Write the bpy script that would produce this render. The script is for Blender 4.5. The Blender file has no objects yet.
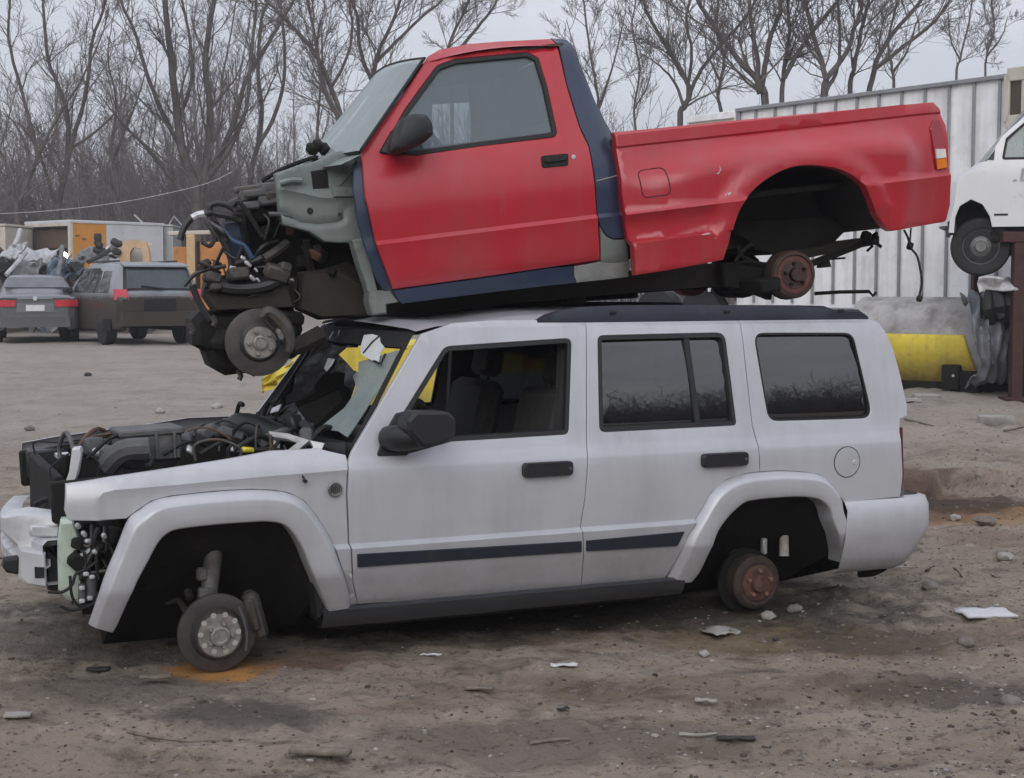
import bpy, bmesh, math, random
from math import sin, cos, tan, pi, hypot, atan2, sqrt
from mathutils import Vector, Matrix, noise
from mathutils.geometry import delaunay_2d_cdt

R = math.radians
rnd = random.Random(11)
SC = bpy.context.scene
COL = SC.collection

# ------------------------------------------------------------------ camera
FOC, HORIZON, CAMH = 1500.0, 283.0, 1.7057
PITCH = math.atan((389 - HORIZON) / FOC)
CP, SP = cos(PITCH), sin(PITCH)
cd = bpy.data.cameras.new('camera')
cam = bpy.data.objects.new('camera', cd)
COL.objects.link(cam)
SC.camera = cam
cam.location = (0, 0, CAMH)
cam.rotation_euler = (pi / 2 - PITCH, 0, 0)
cd.sensor_width = 36.0
cd.lens = 36.0 * FOC / 1024.0
cd.clip_start = 0.05
cd.clip_end = 6000
CAM = Vector((0, 0, CAMH))


def ray(px, py):
    a, b = (px - 512) / FOC, -(py - 389) / FOC
    return Vector((a, CP + b * SP, -SP + b * CP))


def at(px, py, Y):
    d = ray(px, py)
    return CAM + d * (Y / d.y)


# ------------------------------------------------------------------ terrain
def sstep(a, b, x):
    t = max(0.0, min(1.0, (x - a) / (b - a)))
    return t * t * (3 - 2 * t)


def hz_base(x, y):
    """the lie of the land without its small bumps"""
    z = 0.42 * sstep(13.5, 29, y) + 0.25 * sstep(40, 70, y)
    k = sstep(1.2, 3.0, x)
    e = 11.72 + .16 * sin(x * 2.1) + .10 * sin(x * 5.3 + 1) + .05 * sin(x * 13)
    z += k * (0.20 * sstep(e - .09, e + .09, y) + 0.10 * sstep(12.2, 17, y)) * (1 - 0.7 * sstep(22, 32, y))
    return z


PADS = []   # places kept level, where something rests


def hz(x, y):
    r = hypot(x, y)
    z = hz_base(x, y)
    if y > 0 and r < 90:
        f = 1.0 - 0.6 * sstep(20, 80, r)
        n = noise.fractal(Vector((x * 0.55, y * 0.8, 3.1)), 0.9, 2.1, 4) * 0.035
        n += noise.fractal(Vector((x * 2.6, y * 2.6, 7.7)), 0.8, 2.0, 4) * 0.016
        if r < 24:
            n += noise.fractal(Vector((x * 7, y * 7, 1.7)), 0.7, 2.0, 4) * 0.015
            for (y0, sl, wd) in ((5.25, .06, .13), (6.35, -.03, .12), (5.75, .16, .11)):
                q = (y - y0 - sl * x - .12 * noise.noise(Vector((x * .5, y0, 4)))) / wd
                if abs(q) < 3: n += (-.030 * math.exp(-q * q) + .016 * math.exp(-(abs(q) - 1.5) ** 2 * 3)) * (.6 + .8 * noise.noise(Vector((x * 1.3, y0, 8))))
            rough = sstep(0.9, 2.6, x + 0.25 * (y - 7)) * (1 - sstep(14, 20, y))
            n += rough * (abs(noise.noise(Vector((x * 3.3, y * 3.3, 9.2)))) * 0.05 + noise.noise(Vector((x * 14, y * 14, 2.0))) * 0.012)
        k = 1.0
        for (cx, cy, rr) in PADS:
            k = min(k, sstep(rr * 0.5, rr, hypot(x - cx, y - cy)))
        z += n * f * (0.25 + 0.75 * k)
    return z


def at_ground(px, py):
    d = ray(px, py)
    z = 0.0
    for _ in range(12):
        p = CAM + d * ((z - CAMH) / d.z)
        z = hz_base(p.x, p.y)
    return Vector((p.x, p.y, z))


# ------------------------------------------------------------------ materials
MATS = {}


def nn(nt, typ, **kw):
    n = nt.nodes.new(typ)
    for k, v in kw.items():
        if k in n.inputs:
            n.inputs[k].default_value = v
        else:
            setattr(n, k, v)
    return n


def rgba(c):
    return (c[0], c[1], c[2], 1.0)


def M(name, col, rough=0.5, metal=0.0, var=0.18, vs=5.0, dirt=None, coat=0.0, bump=0.0, bs=60.0, spec=0.5, croug=0.08, mud_shade=None, emit=None, streak=None):
    """procedural surface: base colour with two scales of mottling, optional dirt, low splashes and painted shade, fine bump"""
    if name in MATS:
        return MATS[name]
    m = bpy.data.materials.new(name)
    m.use_nodes = True
    nt = m.node_tree
    nt.nodes.clear()
    L = nt.links.new
    out = nn(nt, 'ShaderNodeOutputMaterial')
    bs_ = nn(nt, 'ShaderNodeBsdfPrincipled', **{'Metallic': metal, 'Roughness': rough, 'Coat Weight': coat, 'Coat Roughness': croug, 'Specular IOR Level': spec})
    L(bs_.outputs[0], out.inputs[0])
    tc = nn(nt, 'ShaderNodeTexCoord')
    n1 = nn(nt, 'ShaderNodeTexNoise', Scale=vs, Detail=7.0, Roughness=0.62)
    L(tc.outputs['Object'], n1.inputs['Vector'])
    mr = nn(nt, 'ShaderNodeMapRange')
    mr.inputs['From Min'].default_value = 0.3
    mr.inputs['From Max'].default_value = 0.7
    mr.inputs['To Min'].default_value = 1 - var
    mr.inputs['To Max'].default_value = 1 + var
    L(n1.outputs['Fac'], mr.inputs['Value'])
    mx = nn(nt, 'ShaderNodeMix', data_type='RGBA', blend_type='MULTIPLY')
    mx.inputs[0].default_value = 1.0
    mx.inputs[6].default_value = rgba(col)
    L(mr.outputs[0], mx.inputs[7])
    c = mx.outputs[2]
    rsock = None
    if dirt:
        dc, amt, ds = dirt
        n2 = nn(nt, 'ShaderNodeTexNoise', Scale=ds, Detail=8.0, Roughness=0.7)
        L(tc.outputs['Object'], n2.inputs['Vector'])
        r2 = nn(nt, 'ShaderNodeMapRange')
        r2.inputs['From Min'].default_value = 0.62 - amt * 0.4
        r2.inputs['From Max'].default_value = 0.75 - amt * 0.2
        r2.inputs['To Max'].default_value = min(1.0, 0.4 + amt)
        L(n2.outputs['Fac'], r2.inputs['Value'])
        m2 = nn(nt, 'ShaderNodeMix', data_type='RGBA')
        L(r2.outputs[0], m2.inputs[0])
        L(c, m2.inputs[6])
        m2.inputs[7].default_value = rgba(dc)
        c = m2.outputs[2]
        r3 = nn(nt, 'ShaderNodeMapRange')
        r3.inputs['To Min'].default_value = rough
        r3.inputs['To Max'].default_value = max(rough, 0.8)
        L(r2.outputs[0], r3.inputs['Value'])
        rsock = r3.outputs[0]
    if streak:
        sc_, amt_, sx_ = streak
        mp_ = nn(nt, 'ShaderNodeMapping')
        mp_.inputs['Scale'].default_value = (sx_, sx_, sx_ * .06)
        L(tc.outputs['Object'], mp_.inputs[0])
        n5 = nn(nt, 'ShaderNodeTexNoise', Scale=1.0, Detail=7.0, Roughness=0.7)
        L(mp_.outputs[0], n5.inputs['Vector'])
        n6 = nn(nt, 'ShaderNodeTexNoise', Scale=1.7, Detail=5.0, Roughness=0.6)
        L(tc.outputs['Object'], n6.inputs['Vector'])
        mu5 = nn(nt, 'ShaderNodeMath', operation='MULTIPLY')
        L(n5.outputs['Fac'], mu5.inputs[0])
        L(n6.outputs['Fac'], mu5.inputs[1])
        r5 = nn(nt, 'ShaderNodeMapRange')
        r5.inputs['From Min'].default_value = 0.20
        r5.inputs['From Max'].default_value = 0.42
        r5.inputs['To Max'].default_value = amt_
        L(mu5.outputs[0], r5.inputs['Value'])
        m5 = nn(nt, 'ShaderNodeMix', data_type='RGBA')
        L(r5.outputs[0], m5.inputs[0])
        L(c, m5.inputs[6])
        m5.inputs[7].default_value = rgba(sc_)
        c = m5.outputs[2]
    if mud_shade:
        mc, z0, z1, amt = mud_shade
        sx = nn(nt, 'ShaderNodeSeparateXYZ')
        L(tc.outputs['Object'], sx.inputs[0])
        zr = nn(nt, 'ShaderNodeMapRange')
        zr.inputs['From Min'].default_value = z1
        zr.inputs['From Max'].default_value = z0
        L(sx.outputs['Z'], zr.inputs['Value'])
        n3 = nn(nt, 'ShaderNodeTexNoise', Scale=9.0, Detail=9.0, Roughness=0.75)
        L(tc.outputs['Object'], n3.inputs['Vector'])
        mu = nn(nt, 'ShaderNodeMath', operation='MULTIPLY')
        L(zr.outputs[0], mu.inputs[0])
        L(n3.outputs['Fac'], mu.inputs[1])
        mu2 = nn(nt, 'ShaderNodeMath', operation='MULTIPLY', use_clamp=True)
        L(mu.outputs[0], mu2.inputs[0])
        mu2.inputs[1].default_value = amt * 2
        m3 = nn(nt, 'ShaderNodeMix', data_type='RGBA')
        L(mu2.outputs[0], m3.inputs[0])
        L(c, m3.inputs[6])
        m3.inputs[7].default_value = rgba(mc)
        c = m3.outputs[2]
        mm = nn(nt, 'ShaderNodeMix', data_type='FLOAT')
        L(mu2.outputs[0], mm.inputs[0])
        mm.inputs[2].default_value = metal
        mm.inputs[3].default_value = 0.0
        L(mm.outputs[0], bs_.inputs['Metallic'])
        m4 = nn(nt, 'ShaderNodeMix', data_type='FLOAT')
        L(mu2.outputs[0], m4.inputs[0])
        if rsock:
            L(rsock, m4.inputs[2])
        else:
            m4.inputs[2].default_value = rough
        m4.inputs[3].default_value = 0.85
        rsock = m4.outputs[0]
    L(c, bs_.inputs['Base Color'])
    if rsock:
        L(rsock, bs_.inputs['Roughness'])
    if bump:
        n4 = nn(nt, 'ShaderNodeTexNoise', Scale=bs, Detail=5.0, Roughness=0.6)
        L(tc.outputs['Object'], n4.inputs['Vector'])
        bp = nn(nt, 'ShaderNodeBump', Strength=1.0, Distance=bump)
        L(n4.outputs['Fac'], bp.inputs['Height'])
        L(bp.outputs[0], bs_.inputs['Normal'])
    if emit:
        bs_.inputs['Emission Color'].default_value = rgba(emit[0])
        bs_.inputs['Emission Strength'].default_value = emit[1]
    MATS[name] = m
    return m


def GLASS(name, tint, dust, dustcol=(0.4, 0.4, 0.4), refl=1.0, rough=0.02, scale=4.0, ior=1.6):
    """window glass: transparent with a tint, mirror-like by Fresnel, a film of dust"""
    if name in MATS:
        return MATS[name]
    m = bpy.data.materials.new(name)
    m.use_nodes = True
    nt = m.node_tree
    nt.nodes.clear()
    L = nt.links.new
    out = nn(nt, 'ShaderNodeOutputMaterial')
    tr = nn(nt, 'ShaderNodeBsdfTransparent', Color=rgba(tint))
    gl = nn(nt, 'ShaderNodeBsdfGlossy', Roughness=rough, Color=(refl, refl, refl, 1))
    fr = nn(nt, 'ShaderNodeFresnel', IOR=ior)
    m1 = nn(nt, 'ShaderNodeMixShader')
    L(fr.outputs[0], m1.inputs[0])
    L(tr.outputs[0], m1.inputs[1])
    L(gl.outputs[0], m1.inputs[2])
    df = nn(nt, 'ShaderNodeBsdfDiffuse', Color=rgba(dustcol))
    tc = nn(nt, 'ShaderNodeTexCoord')
    n1 = nn(nt, 'ShaderNodeTexNoise', Scale=scale, Detail=8.0, Roughness=0.65)
    L(tc.outputs['Object'], n1.inputs['Vector'])
    mr = nn(nt, 'ShaderNodeMapRange')
    mr.inputs['From Min'].default_value = 0.25
    mr.inputs['From Max'].default_value = 0.75
    mr.inputs['To Min'].default_value = dust * 0.7
    mr.inputs['To Max'].default_value = min(1.0, dust * 1.3)
    L(n1.outputs['Fac'], mr.inputs['Value'])
    m2 = nn(nt, 'ShaderNodeMixShader')
    L(mr.outputs[0], m2.inputs[0])
    L(m1.outputs[0], m2.inputs[1])
    L(df.outputs[0], m2.inputs[2])
    L(m2.outputs[0], out.inputs[0])
    MATS[name] = m
    return m


# ------------------------------------------------------------------ objects
def tag(o, label=None, cat=None, group=None, kind=None):
    if label: o['label'] = label
    if cat: o['category'] = cat
    if group: o['group'] = group
    if kind: o['kind'] = kind
    return o


def empty(name, loc=(0, 0, 0), rz=0.0, label=None, cat=None, group=None):
    o = bpy.data.objects.new(name, None)
    COL.objects.link(o)
    o.location = loc
    o.rotation_euler = (0, 0, rz)
    o.empty_display_size = 0.2
    return tag(o, label, cat, group)


def link(name, verts, faces, mat, parent=None, smooth=None, fmat=None):
    me = bpy.data.meshes.new(name)
    me.from_pydata([tuple(v) for v in verts], [], faces)
    mats = mat if isinstance(mat, (list, tuple)) else [mat]
    for m in mats:
        me.materials.append(m)
    if fmat:
        me.polygons.foreach_set('material_index', fmat)
    me.update()
    if smooth is not None:
        me.shade_smooth()
        me.set_sharp_from_angle(angle=R(smooth))
    o = bpy.data.objects.new(name, me)
    COL.objects.link(o)
    if parent: o.parent = parent
    return o


def catmull(pts, n=4):
    if len(pts) < 3: return [Vector(p) for p in pts]
    P = [Vector(p) for p in pts]
    P = [P[0] * 2 - P[1]] + P + [P[-1] * 2 - P[-2]]
    res = []
    for i in range(1, len(P) - 2):
        p0, p1, p2, p3 = P[i - 1], P[i], P[i + 1], P[i + 2]
        for k in range(n):
            t = k / n
            res.append(0.5 * ((2 * p1) + (p2 - p0) * t + (2 * p0 - 5 * p1 + 4 * p2 - p3) * t * t + (3 * p1 - p0 - 3 * p2 + p3) * t ** 3))
    res.append(P[-2])
    return res


class MB:
    def __init__(s):
        s.v, s.f = [], []

    def add(s, verts, faces):
        b = len(s.v)
        s.v += [Vector(v) for v in verts]
        s.f += [tuple(i + b for i in f) for f in faces]
        return s

    def box(s, c, d, rot=None, bev=0.01, jit=0.0):
        """centre, full sizes, optional rotation (Euler tuple), chamfer"""
        bm = bmesh.new()
        bmesh.ops.create_cube(bm, size=1.0)
        for v in bm.verts:
            v.co = Vector((v.co.x * d[0], v.co.y * d[1], v.co.z * d[2]))
        bev = min(bev, min(d) * 0.3)
        if bev > 0:
            bmesh.ops.bevel(bm, geom=bm.edges[:], offset=bev, segments=1, affect='EDGES')
        mt = Matrix.Translation(Vector(c))
        if rot: mt = mt @ Matrix.Rotation(rot[2], 4, 'Z') @ Matrix.Rotation(rot[1], 4, 'Y') @ Matrix.Rotation(rot[0], 4, 'X')
        bm.transform(mt)
        if jit:
            for v in bm.verts:
                v.co += Vector((rnd.uniform(-jit, jit), rnd.uniform(-jit, jit), rnd.uniform(-jit, jit)))
        bm.verts.index_update()
        s.add([v.co.copy() for v in bm.verts], [[v.index for v in f.verts] for f in bm.faces])
        bm.free()
        return s

    def tube(s, pts, r, n=8, smooth=0, cap=True):
        P = catmull(pts, smooth) if smooth else [Vector(p) for p in pts]
        m = len(P)
        if isinstance(r, (list, tuple)):
            rr = []
            for i in range(m):
                t = i / (m - 1) * (len(r) - 1)
                a = min(int(t), len(r) - 2)
                rr.append(r[a] + (r[a + 1] - r[a]) * (t - a))
        else:
            rr = [r] * m
        up = None
        vs, fs = [], []
        for i in range(m):
            d = (P[min(i + 1, m - 1)] - P[max(i - 1, 0)])
            if d.length < 1e-9: d = Vector((0, 0, 1))
            d.normalize()
            if up is None:
                up = Vector((0, 0, 1)) if abs(d.z) < 0.9 else Vector((1, 0, 0))
            sd = d.cross(up)
            if sd.length < 1e-6: sd = d.orthogonal()
            sd.normalize()
            up = sd.cross(d).normalized()
            for k in range(n):
                a = 2 * pi * k / n
                vs.append(P[i] + (sd * cos(a) + up * sin(a)) * rr[i])
        for i in range(m - 1):
            for k in range(n):
                k2 = (k + 1) % n
                fs.append((i * n + k, i * n + k2, (i + 1) * n + k2, (i + 1) * n + k))
        if cap:
            fs.append(tuple(range(n)))
            fs.append(tuple(range((m - 1) * n, m * n))[::-1])
        return s.add(vs, fs)

    def lathe(s, c, prof, n=32, axis=(0, -1, 0)):
        """prof: list of (distance along axis, radius) - turned round axis through c"""
        ax = Vector(axis).normalized()
        a1 = ax.orthogonal().normalized()
        a2 = ax.cross(a1)
        c = Vector(c)
        vs, fs = [], []
        for (t, r) in prof:
            for k in range(n):
                a = 2 * pi * k / n
                vs.append(c + ax * t + (a1 * cos(a) + a2 * sin(a)) * max(r, 1e-4))
        for i in range(len(prof) - 1):
            for k in range(n):
                k2 = (k + 1) % n
                fs.append((i * n + k, i * n + k2, (i + 1) * n + k2, (i + 1) * n + k))
        fs.append(tuple(range(n))[::-1])
        fs.append(tuple(range((len(prof) - 1) * n, len(prof) * n)))
        return s.add(vs, fs)

    def slab(s, poly, ext, bev=0.0):
        """flat polygon of 3-D points pushed along ext; a small chamfer on the front edge"""
        P = [Vector(p) for p in poly]
        e = Vector(ext)
        n = len(P)
        c = sum(P, Vector()) / n
        if bev > 0:
            f = P[:]
            inn = [p + (c - p).normalized() * bev for p in P]
            rings = [inn, [p + e.normalized() * bev for p in f], [p + e for p in f]]
        else:
            rings = [P, [p + e for p in P]]
        vs = [p for r_ in rings for p in r_]
        fs = [tuple(range(n))]
        for j in range(len(rings) - 1):
            for i in range(n):
                i2 = (i + 1) % n
                fs.append((j * n + i, (j + 1) * n + i, (j + 1) * n + i2, j * n + i2))
        b = (len(rings) - 1) * n
        fs.append(tuple(range(b, b + n))[::-1])
        return s.add(vs, fs)

    def grid(s, rows, close=False):
        m, n = len(rows), len(rows[0])
        vs = [p for r_ in rows for p in r_]
        fs = []
        for i in range(m - 1):
            for k in range(n - 1):
                fs.append((i * n + k, i * n + k + 1, (i + 1) * n + k + 1, (i + 1) * n + k))
        return s.add(vs, fs)

    def mirror(s, W):
        return s

    def build(s, name, mat, parent=None, smooth=38, fix=True):
        o = link(name, s.v, s.f, mat, parent)
        me = o.data
        if fix:
            bm = bmesh.new()
            bm.from_mesh(me)
            bmesh.ops.recalc_face_normals(bm, faces=bm.faces[:])
            bm.to_mesh(me)
            bm.free()
        me.shade_smooth()
        me.set_sharp_from_angle(angle=R(smooth))
        return o


def round_poly(pts, closed=True, seg=5):
    """pts: (x, y) or (x, y, radius)"""
    out = []
    n = len(pts)
    for i, p in enumerate(pts):
        r = p[2] if len(p) > 2 else 0
        if r <= 0:
            out.append(Vector((p[0], p[1])))
            continue
        a, b = pts[i - 1], pts[(i + 1) % n]
        P = Vector((p[0], p[1]))
        A, B = Vector((a[0], a[1])) - P, Vector((b[0], b[1])) - P
        la, lb = A.length, B.length
        A.normalize(); B.normalize()
        ang = math.acos(max(-1, min(1, A.dot(B))))
        t = min(r / max(tan(ang / 2), 1e-3), la * 0.48, lb * 0.48)
        p0, p2 = P + A * t, P + B * t
        for k in range(seg + 1):
            u = k / seg
            out.append(p0 * (1 - u) ** 2 + P * 2 * u * (1 - u) + p2 * u * u)
    return out


def densify(pts, step, closed=True, bow=0.0):
    out = []
    n = len(pts)
    if bow:
        ar = sum(pts[i].x * pts[(i + 1) % n].y - pts[i].y * pts[(i + 1) % n].x for i in range(n))
        bow = bow if ar > 0 else -bow
    for i in range(n if closed else n - 1):
        a, b = pts[i], pts[(i + 1) % n]
        k = max(1, int(math.ceil((b - a).length / step)))
        for j in range(k):
            t = j / k
            q = a.lerp(b, t)
            if bow and j:
                d = (b - a).normalized()
                q = q + Vector((-d.y, d.x)) * (bow * 4 * t * (1 - t))
            out.append(q)
    if not closed: out.append(pts[-1])
    return out


def inside(p, poly):
    x, y = p[0], p[1]
    c = False
    n = len(poly)
    j = n - 1
    for i in range(n):
        xi, yi = poly[i][0], poly[i][1]
        xj, yj = poly[j][0], poly[j][1]
        if (yi > y) != (yj > y) and x < (xj - xi) * (y - yi) / (yj - yi) + xi:
            c = not c
        j = i
    return c


def pl_dist(p, line):
    best = 1e9
    for i in range(len(line) - 1):
        a, b = line[i], line[i + 1]
        d = b - a
        l2 = d.length_squared
        t = 0 if l2 == 0 else max(0, min(1, (p - a).dot(d) / l2))
        q = (a + d * t - p).length
        if q < best: best = q
    return best


class Car:
    """a local frame on the ground: x along the vehicle (nose to tail), y away from the viewer, z up"""

    def __init__(s, X, Y, yaw, Z=0.0):
        s.o = Vector((X, Y, Z))
        s.yaw = yaw
        s.e = Vector((cos(yaw), sin(yaw), 0))
        s.n = Vector((-sin(yaw), cos(yaw), 0))

    def loc(s, p):
        q = p - s.o
        return Vector((q.dot(s.e), q.dot(s.n), q.z))

    def glob(s, p):
        return s.o + s.e * p[0] + s.n * p[1] + Vector((0, 0, p[2]))

    def lr(s, px, py):
        d = ray(px, py)
        return s.loc(CAM), Vector((d.dot(s.e), d.dot(s.n), d.z))

    def P(s, px, py, w=0.0):
        c, d = s.lr(px, py)
        return c + d * ((w - c.y) / d.y)

    def U(s, px, py, w=0.0):
        p = s.P(px, py, w)
        return Vector((p.x, p.z))

    def S(s, px, py, wf):
        w = 0.0
        for _ in range(8):
            p = s.P(px, py, w)
            w = wf(p.x, p.z)
        return Vector((p.x, p.z))

    def plane(s, px, py, p0, nrm):
        c, d = s.lr(px, py)
        return c + d * ((Vector(p0) - c).dot(nrm) / d.dot(nrm))

    def poly(s, pts, wf):
        r_ = []
        for p in pts:
            q = s.S(p[0], p[1], wf) if callable(wf) else s.U(p[0], p[1], wf)
            r_.append((q.x, q.y) + tuple(p[2:3]))
        return r_


def panel2d(name, out, holes, wf, mat, parent, step=0.06, lip=0.025, inset=0.0045, levels=(), lines=(), relief=None, W=None, smooth=32, roll=0.003):
    """sheet-metal panel: outline and holes in (s, z), surface y = wf(s, z) - relief(s, z), folded edges"""
    # edges bowed by a hair, so that no three rim points lie on one line
    outp = densify(round_poly(out), step * 0.7, bow=.0005)
    holep = [densify(round_poly(h), step * 0.7, bow=-.0005) for h in holes]
    V, E = [], []

    def addloop(lp, closed=True):
        b = len(V)
        V.extend(lp)
        n = len(lp)
        for i in range(n if closed else n - 1):
            E.append((b + i, b + (i + 1) % n))
    addloop(outp)
    for h in holep: addloop(h)
    xs = [p.x for p in outp]; ys = [p.y for p in outp]
    x0, x1, y0, y1 = min(xs), max(xs), min(ys), max(ys)
    for lv in levels:
        if y0 < lv < y1:
            k = max(2, int((x1 - x0) / step))
            addloop([Vector((x0 + (x1 - x0) * i / k, lv)) for i in range(k + 1)], False)
    for ln in lines:
        addloop(densify([Vector(p) for p in ln], step, False), False)
    allb = [outp] + holep
    nx, ny = int((x1 - x0) / step) + 1, int((y1 - y0) / step) + 1
    for i in range(nx + 1):
        for j in range(ny + 1):
            p = Vector((x0 + (i + 0.5 * (j % 2)) * step, y0 + j * step * 0.9))
            if not inside(p, outp) or any(inside(p, h) for h in holep): continue
            if min(pl_dist(p, b + [b[0]]) for b in allb) < step * 0.35: continue
            if any(abs(p.y - lv) < step * 0.3 for lv in levels): continue
            if any(pl_dist(p, [Vector(q) for q in ln]) < step * 0.3 for ln in lines): continue
            V.append(p)
    rv, re, rf, _, _, _ = delaunay_2d_cdt(V, E, [], 0, 1e-5)
    tris = []
    for f in rf:
        if len(f) < 3: continue
        c = sum((Vector(rv[i]) for i in f), Vector((0, 0))) / len(f)
        if inside(c, outp) and not any(inside(c, h) for h in holep):
            tris.append(tuple(f))
    used = sorted({i for f in tris for i in f})
    ix = {k: i for i, k in enumerate(used)}
    P2 = [Vector(rv[k]) for k in used]
    T = []
    for f in tris:
        f = [ix[i] for i in f]
        a, b, c = P2[f[0]], P2[f[1]], P2[f[2]]
        if (b - a).cross(c - a) < 0: f = f[::-1]
        T.append(tuple(f))
    ec = {}
    for f in T:
        for i in range(len(f)):
            a, b = f[i], f[(i + 1) % len(f)]
            ec.setdefault((min(a, b), max(a, b)), []).append((a, b))
    bd = [v[0] for v in ec.values() if len(v) == 1]
    nrm = {}
    for a, b in bd:
        d = (P2[b] - P2[a])
        if d.length == 0: continue
        n_ = Vector((d.y, -d.x))
        nrm.setdefault(a, []).append(n_)
        nrm.setdefault(b, []).append(n_)
    N = {}
    for k, l_ in nrm.items():
        v = sum(l_, Vector((0, 0)))
        big = max(l_, key=lambda q: q.length).normalized()
        if v.length < 1e-7: v = big.copy()
        v.normalize()
        N[k] = v / max(0.6, v.dot(big))
    rl = relief or (lambda a, b: 0.0)
    f3 = lambda p: Vector((p.x, wf(p.x, p.y) - rl(p.x, p.y), p.y))
    base = [f3(p) for p in P2]
    for k, n_ in N.items():
        q = P2[k] - n_ * inset
        base[k] = Vector((q.x, base[k].y, q.y))
    verts = base[:]
    faces = list(T)
    i1, i2 = {}, {}
    for k, n_ in N.items():
        q = P2[k] - n_ * (inset - roll)
        i1[k] = len(verts); verts.append(Vector((q.x, base[k].y + roll, q.y)))
        i2[k] = len(verts); verts.append(Vector((q.x, base[k].y + lip, q.y)))
    for a, b in bd:
        faces.append((b, a, i1[a], i1[b]))
        faces.append((i1[b], i1[a], i2[a], i2[b]))
    if W is not None:
        verts = [Vector((v.x, W - v.y, v.z)) for v in verts]
        faces = [f[::-1] for f in faces]
    return link(name, verts, faces, mat, parent, smooth)


def panel(car, name, out, holes, wf, mat, parent, **kw):
    return panel2d(name, car.poly(out, wf), [car.poly(h, wf) for h in holes], wf, mat, parent, **kw)


def ring2d(name, poly, wf, mat, parent, width=0.02, dy=-0.004, thick=0.02, W=None, inner=True):
    """rubber seal that follows a closed outline"""
    P = densify(round_poly(poly), 0.06)
    n = len(P)
    area = sum(P[i].cross(P[(i + 1) % n]) for i in range(n))
    sg = 1 if area > 0 else -1
    vs, fs = [], []
    for i in range(n):
        t = (P[(i + 1) % n] - P[i - 1]).normalized()
        nr = Vector((-t.y, t.x)) * sg
        for (k, d) in ((-0.12, thick), (-0.12, 0.0), (0.0, dy), (0.85, dy), (1.0, 0.003), (1.0, thick)):
            q = P[i] + nr * width * k
            vs.append(Vector((q.x, wf(q.x, q.y) + d, q.y)))
    for i in range(n):
        j = (i + 1) % n
        for k in range(5):
            fs.append((i * 6 + k, i * 6 + k + 1, j * 6 + k + 1, j * 6 + k) if sg > 0 else (i * 6 + k, j * 6 + k, j * 6 + k + 1, i * 6 + k + 1))
    if W is not None:
        vs = [Vector((v.x, W - v.y, v.z)) for v in vs]
        fs = [f[::-1] for f in fs]
    return link(name, vs, fs, mat, parent, 40)


def pw(tab):
    def f(z):
        if z <= tab[0][0]: return tab[0][1]
        for (a, va), (b, vb) in zip(tab, tab[1:]):
            if z <= b: return va + (vb - va) * (z - a) / (b - a)
        return tab[-1][1]
    return f
# ------------------------------------------------------------------ palette
SILVER = M('silver_paint', (0.505, 0.515, 0.55), rough=0.38, metal=0.22, var=0.06, vs=2.0, coat=0.30, croug=0.14, streak=((0.27, 0.26, 0.25), 0.30, 9.0), dirt=((0.34, 0.33, 0.32), 0.10, 2.2), mud_shade=((0.17, 0.15, 0.13), 0.12, 0.60, 0.55))
BLACKP = M('black_plastic', (0.013, 0.014, 0.016), rough=0.5, var=0.2, dirt=((0.06, 0.057, 0.054), 0.08, 8.0), bump=0.0006, bs=300)
BLUEPL = M('blue_black_trim', (0.016, 0.02, 0.032), rough=0.5, var=0.2, dirt=((0.09, 0.085, 0.08), 0.1, 9.0))
RUBBER = M('rubber', (0.011, 0.011, 0.012), rough=0.7, var=0.25, dirt=((0.07, 0.065, 0.06), 0.08, 10))
DARK = M('dark_grimy_metal', (0.011, 0.010, 0.0095), rough=0.8, var=0.4, vs=9, spec=.3, dirt=((0.035, 0.027, 0.02), 0.15, 6.0), bump=0.002, bs=50)
GRIME = M('greasy_cast_metal', (0.07, 0.066, 0.062), rough=0.6, metal=0.3, var=0.4, vs=14, dirt=((0.10, 0.065, 0.04), 0.25, 9), bump=0.002, bs=70)
ROTOR = M('brake_disc_metal', (0.075, 0.07, 0.068), rough=0.55, metal=0.5, var=0.3, vs=12, dirt=((0.11, 0.06, 0.035), 0.15, 14))
HUBM = M('hub_metal', (0.30, 0.285, 0.27), rough=0.5, metal=0.5, var=0.3, vs=20, dirt=((0.13, 0.08, 0.05), 0.22, 18))
RUST = M('rusty_drum', (0.085, 0.04, 0.03), rough=0.85, var=0.45, vs=22, dirt=((0.16, 0.085, 0.06), 0.3, 30), bump=0.001, bs=120)
ALU = M('bare_aluminium', (0.55, 0.56, 0.58), rough=0.45, metal=0.35, var=0.15, vs=12, dirt=((0.2, 0.19, 0.17), 0.2, 9))
GREYPL = M('grey_plastic', (0.085, 0.087, 0.09), rough=0.6, var=0.2, vs=12, dirt=((0.2, 0.19, 0.17), 0.18, 8), bump=0.001)
FABRIC = M('seat_fabric', (0.045, 0.044, 0.045), rough=0.9, var=0.25, vs=20)
TRIMG = M('interior_trim', (0.06, 0.058, 0.055), rough=0.8, var=0.2)
TANKPL = M('milky_plastic', (0.50, 0.58, 0.50), rough=0.45, var=0.22, vs=9, dirt=((0.30, 0.38, 0.30), 0.3, 5))
YELB = M('yellow_cap', (0.65, 0.55, 0.05), rough=0.5)
GL_TINT = GLASS('privacy_glass', (0.03, 0.035, 0.042), 0.02, (0.30, 0.32, 0.36), rough=0.018, ior=2.1)
GL_DUST = GLASS('dusty_glass', (0.70, 0.78, 0.76), 0.45, (0.46, 0.52, 0.52))
GL_WHITE = GLASS('crazed_glint_glass', (0.9, 0.93, 0.92), 0.72, (0.85, 0.87, 0.88))
GL_THIN = GLASS('clear_glass', (0.72, 0.76, 0.76), 0.10, (0.4, 0.42, 0.42))

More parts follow.
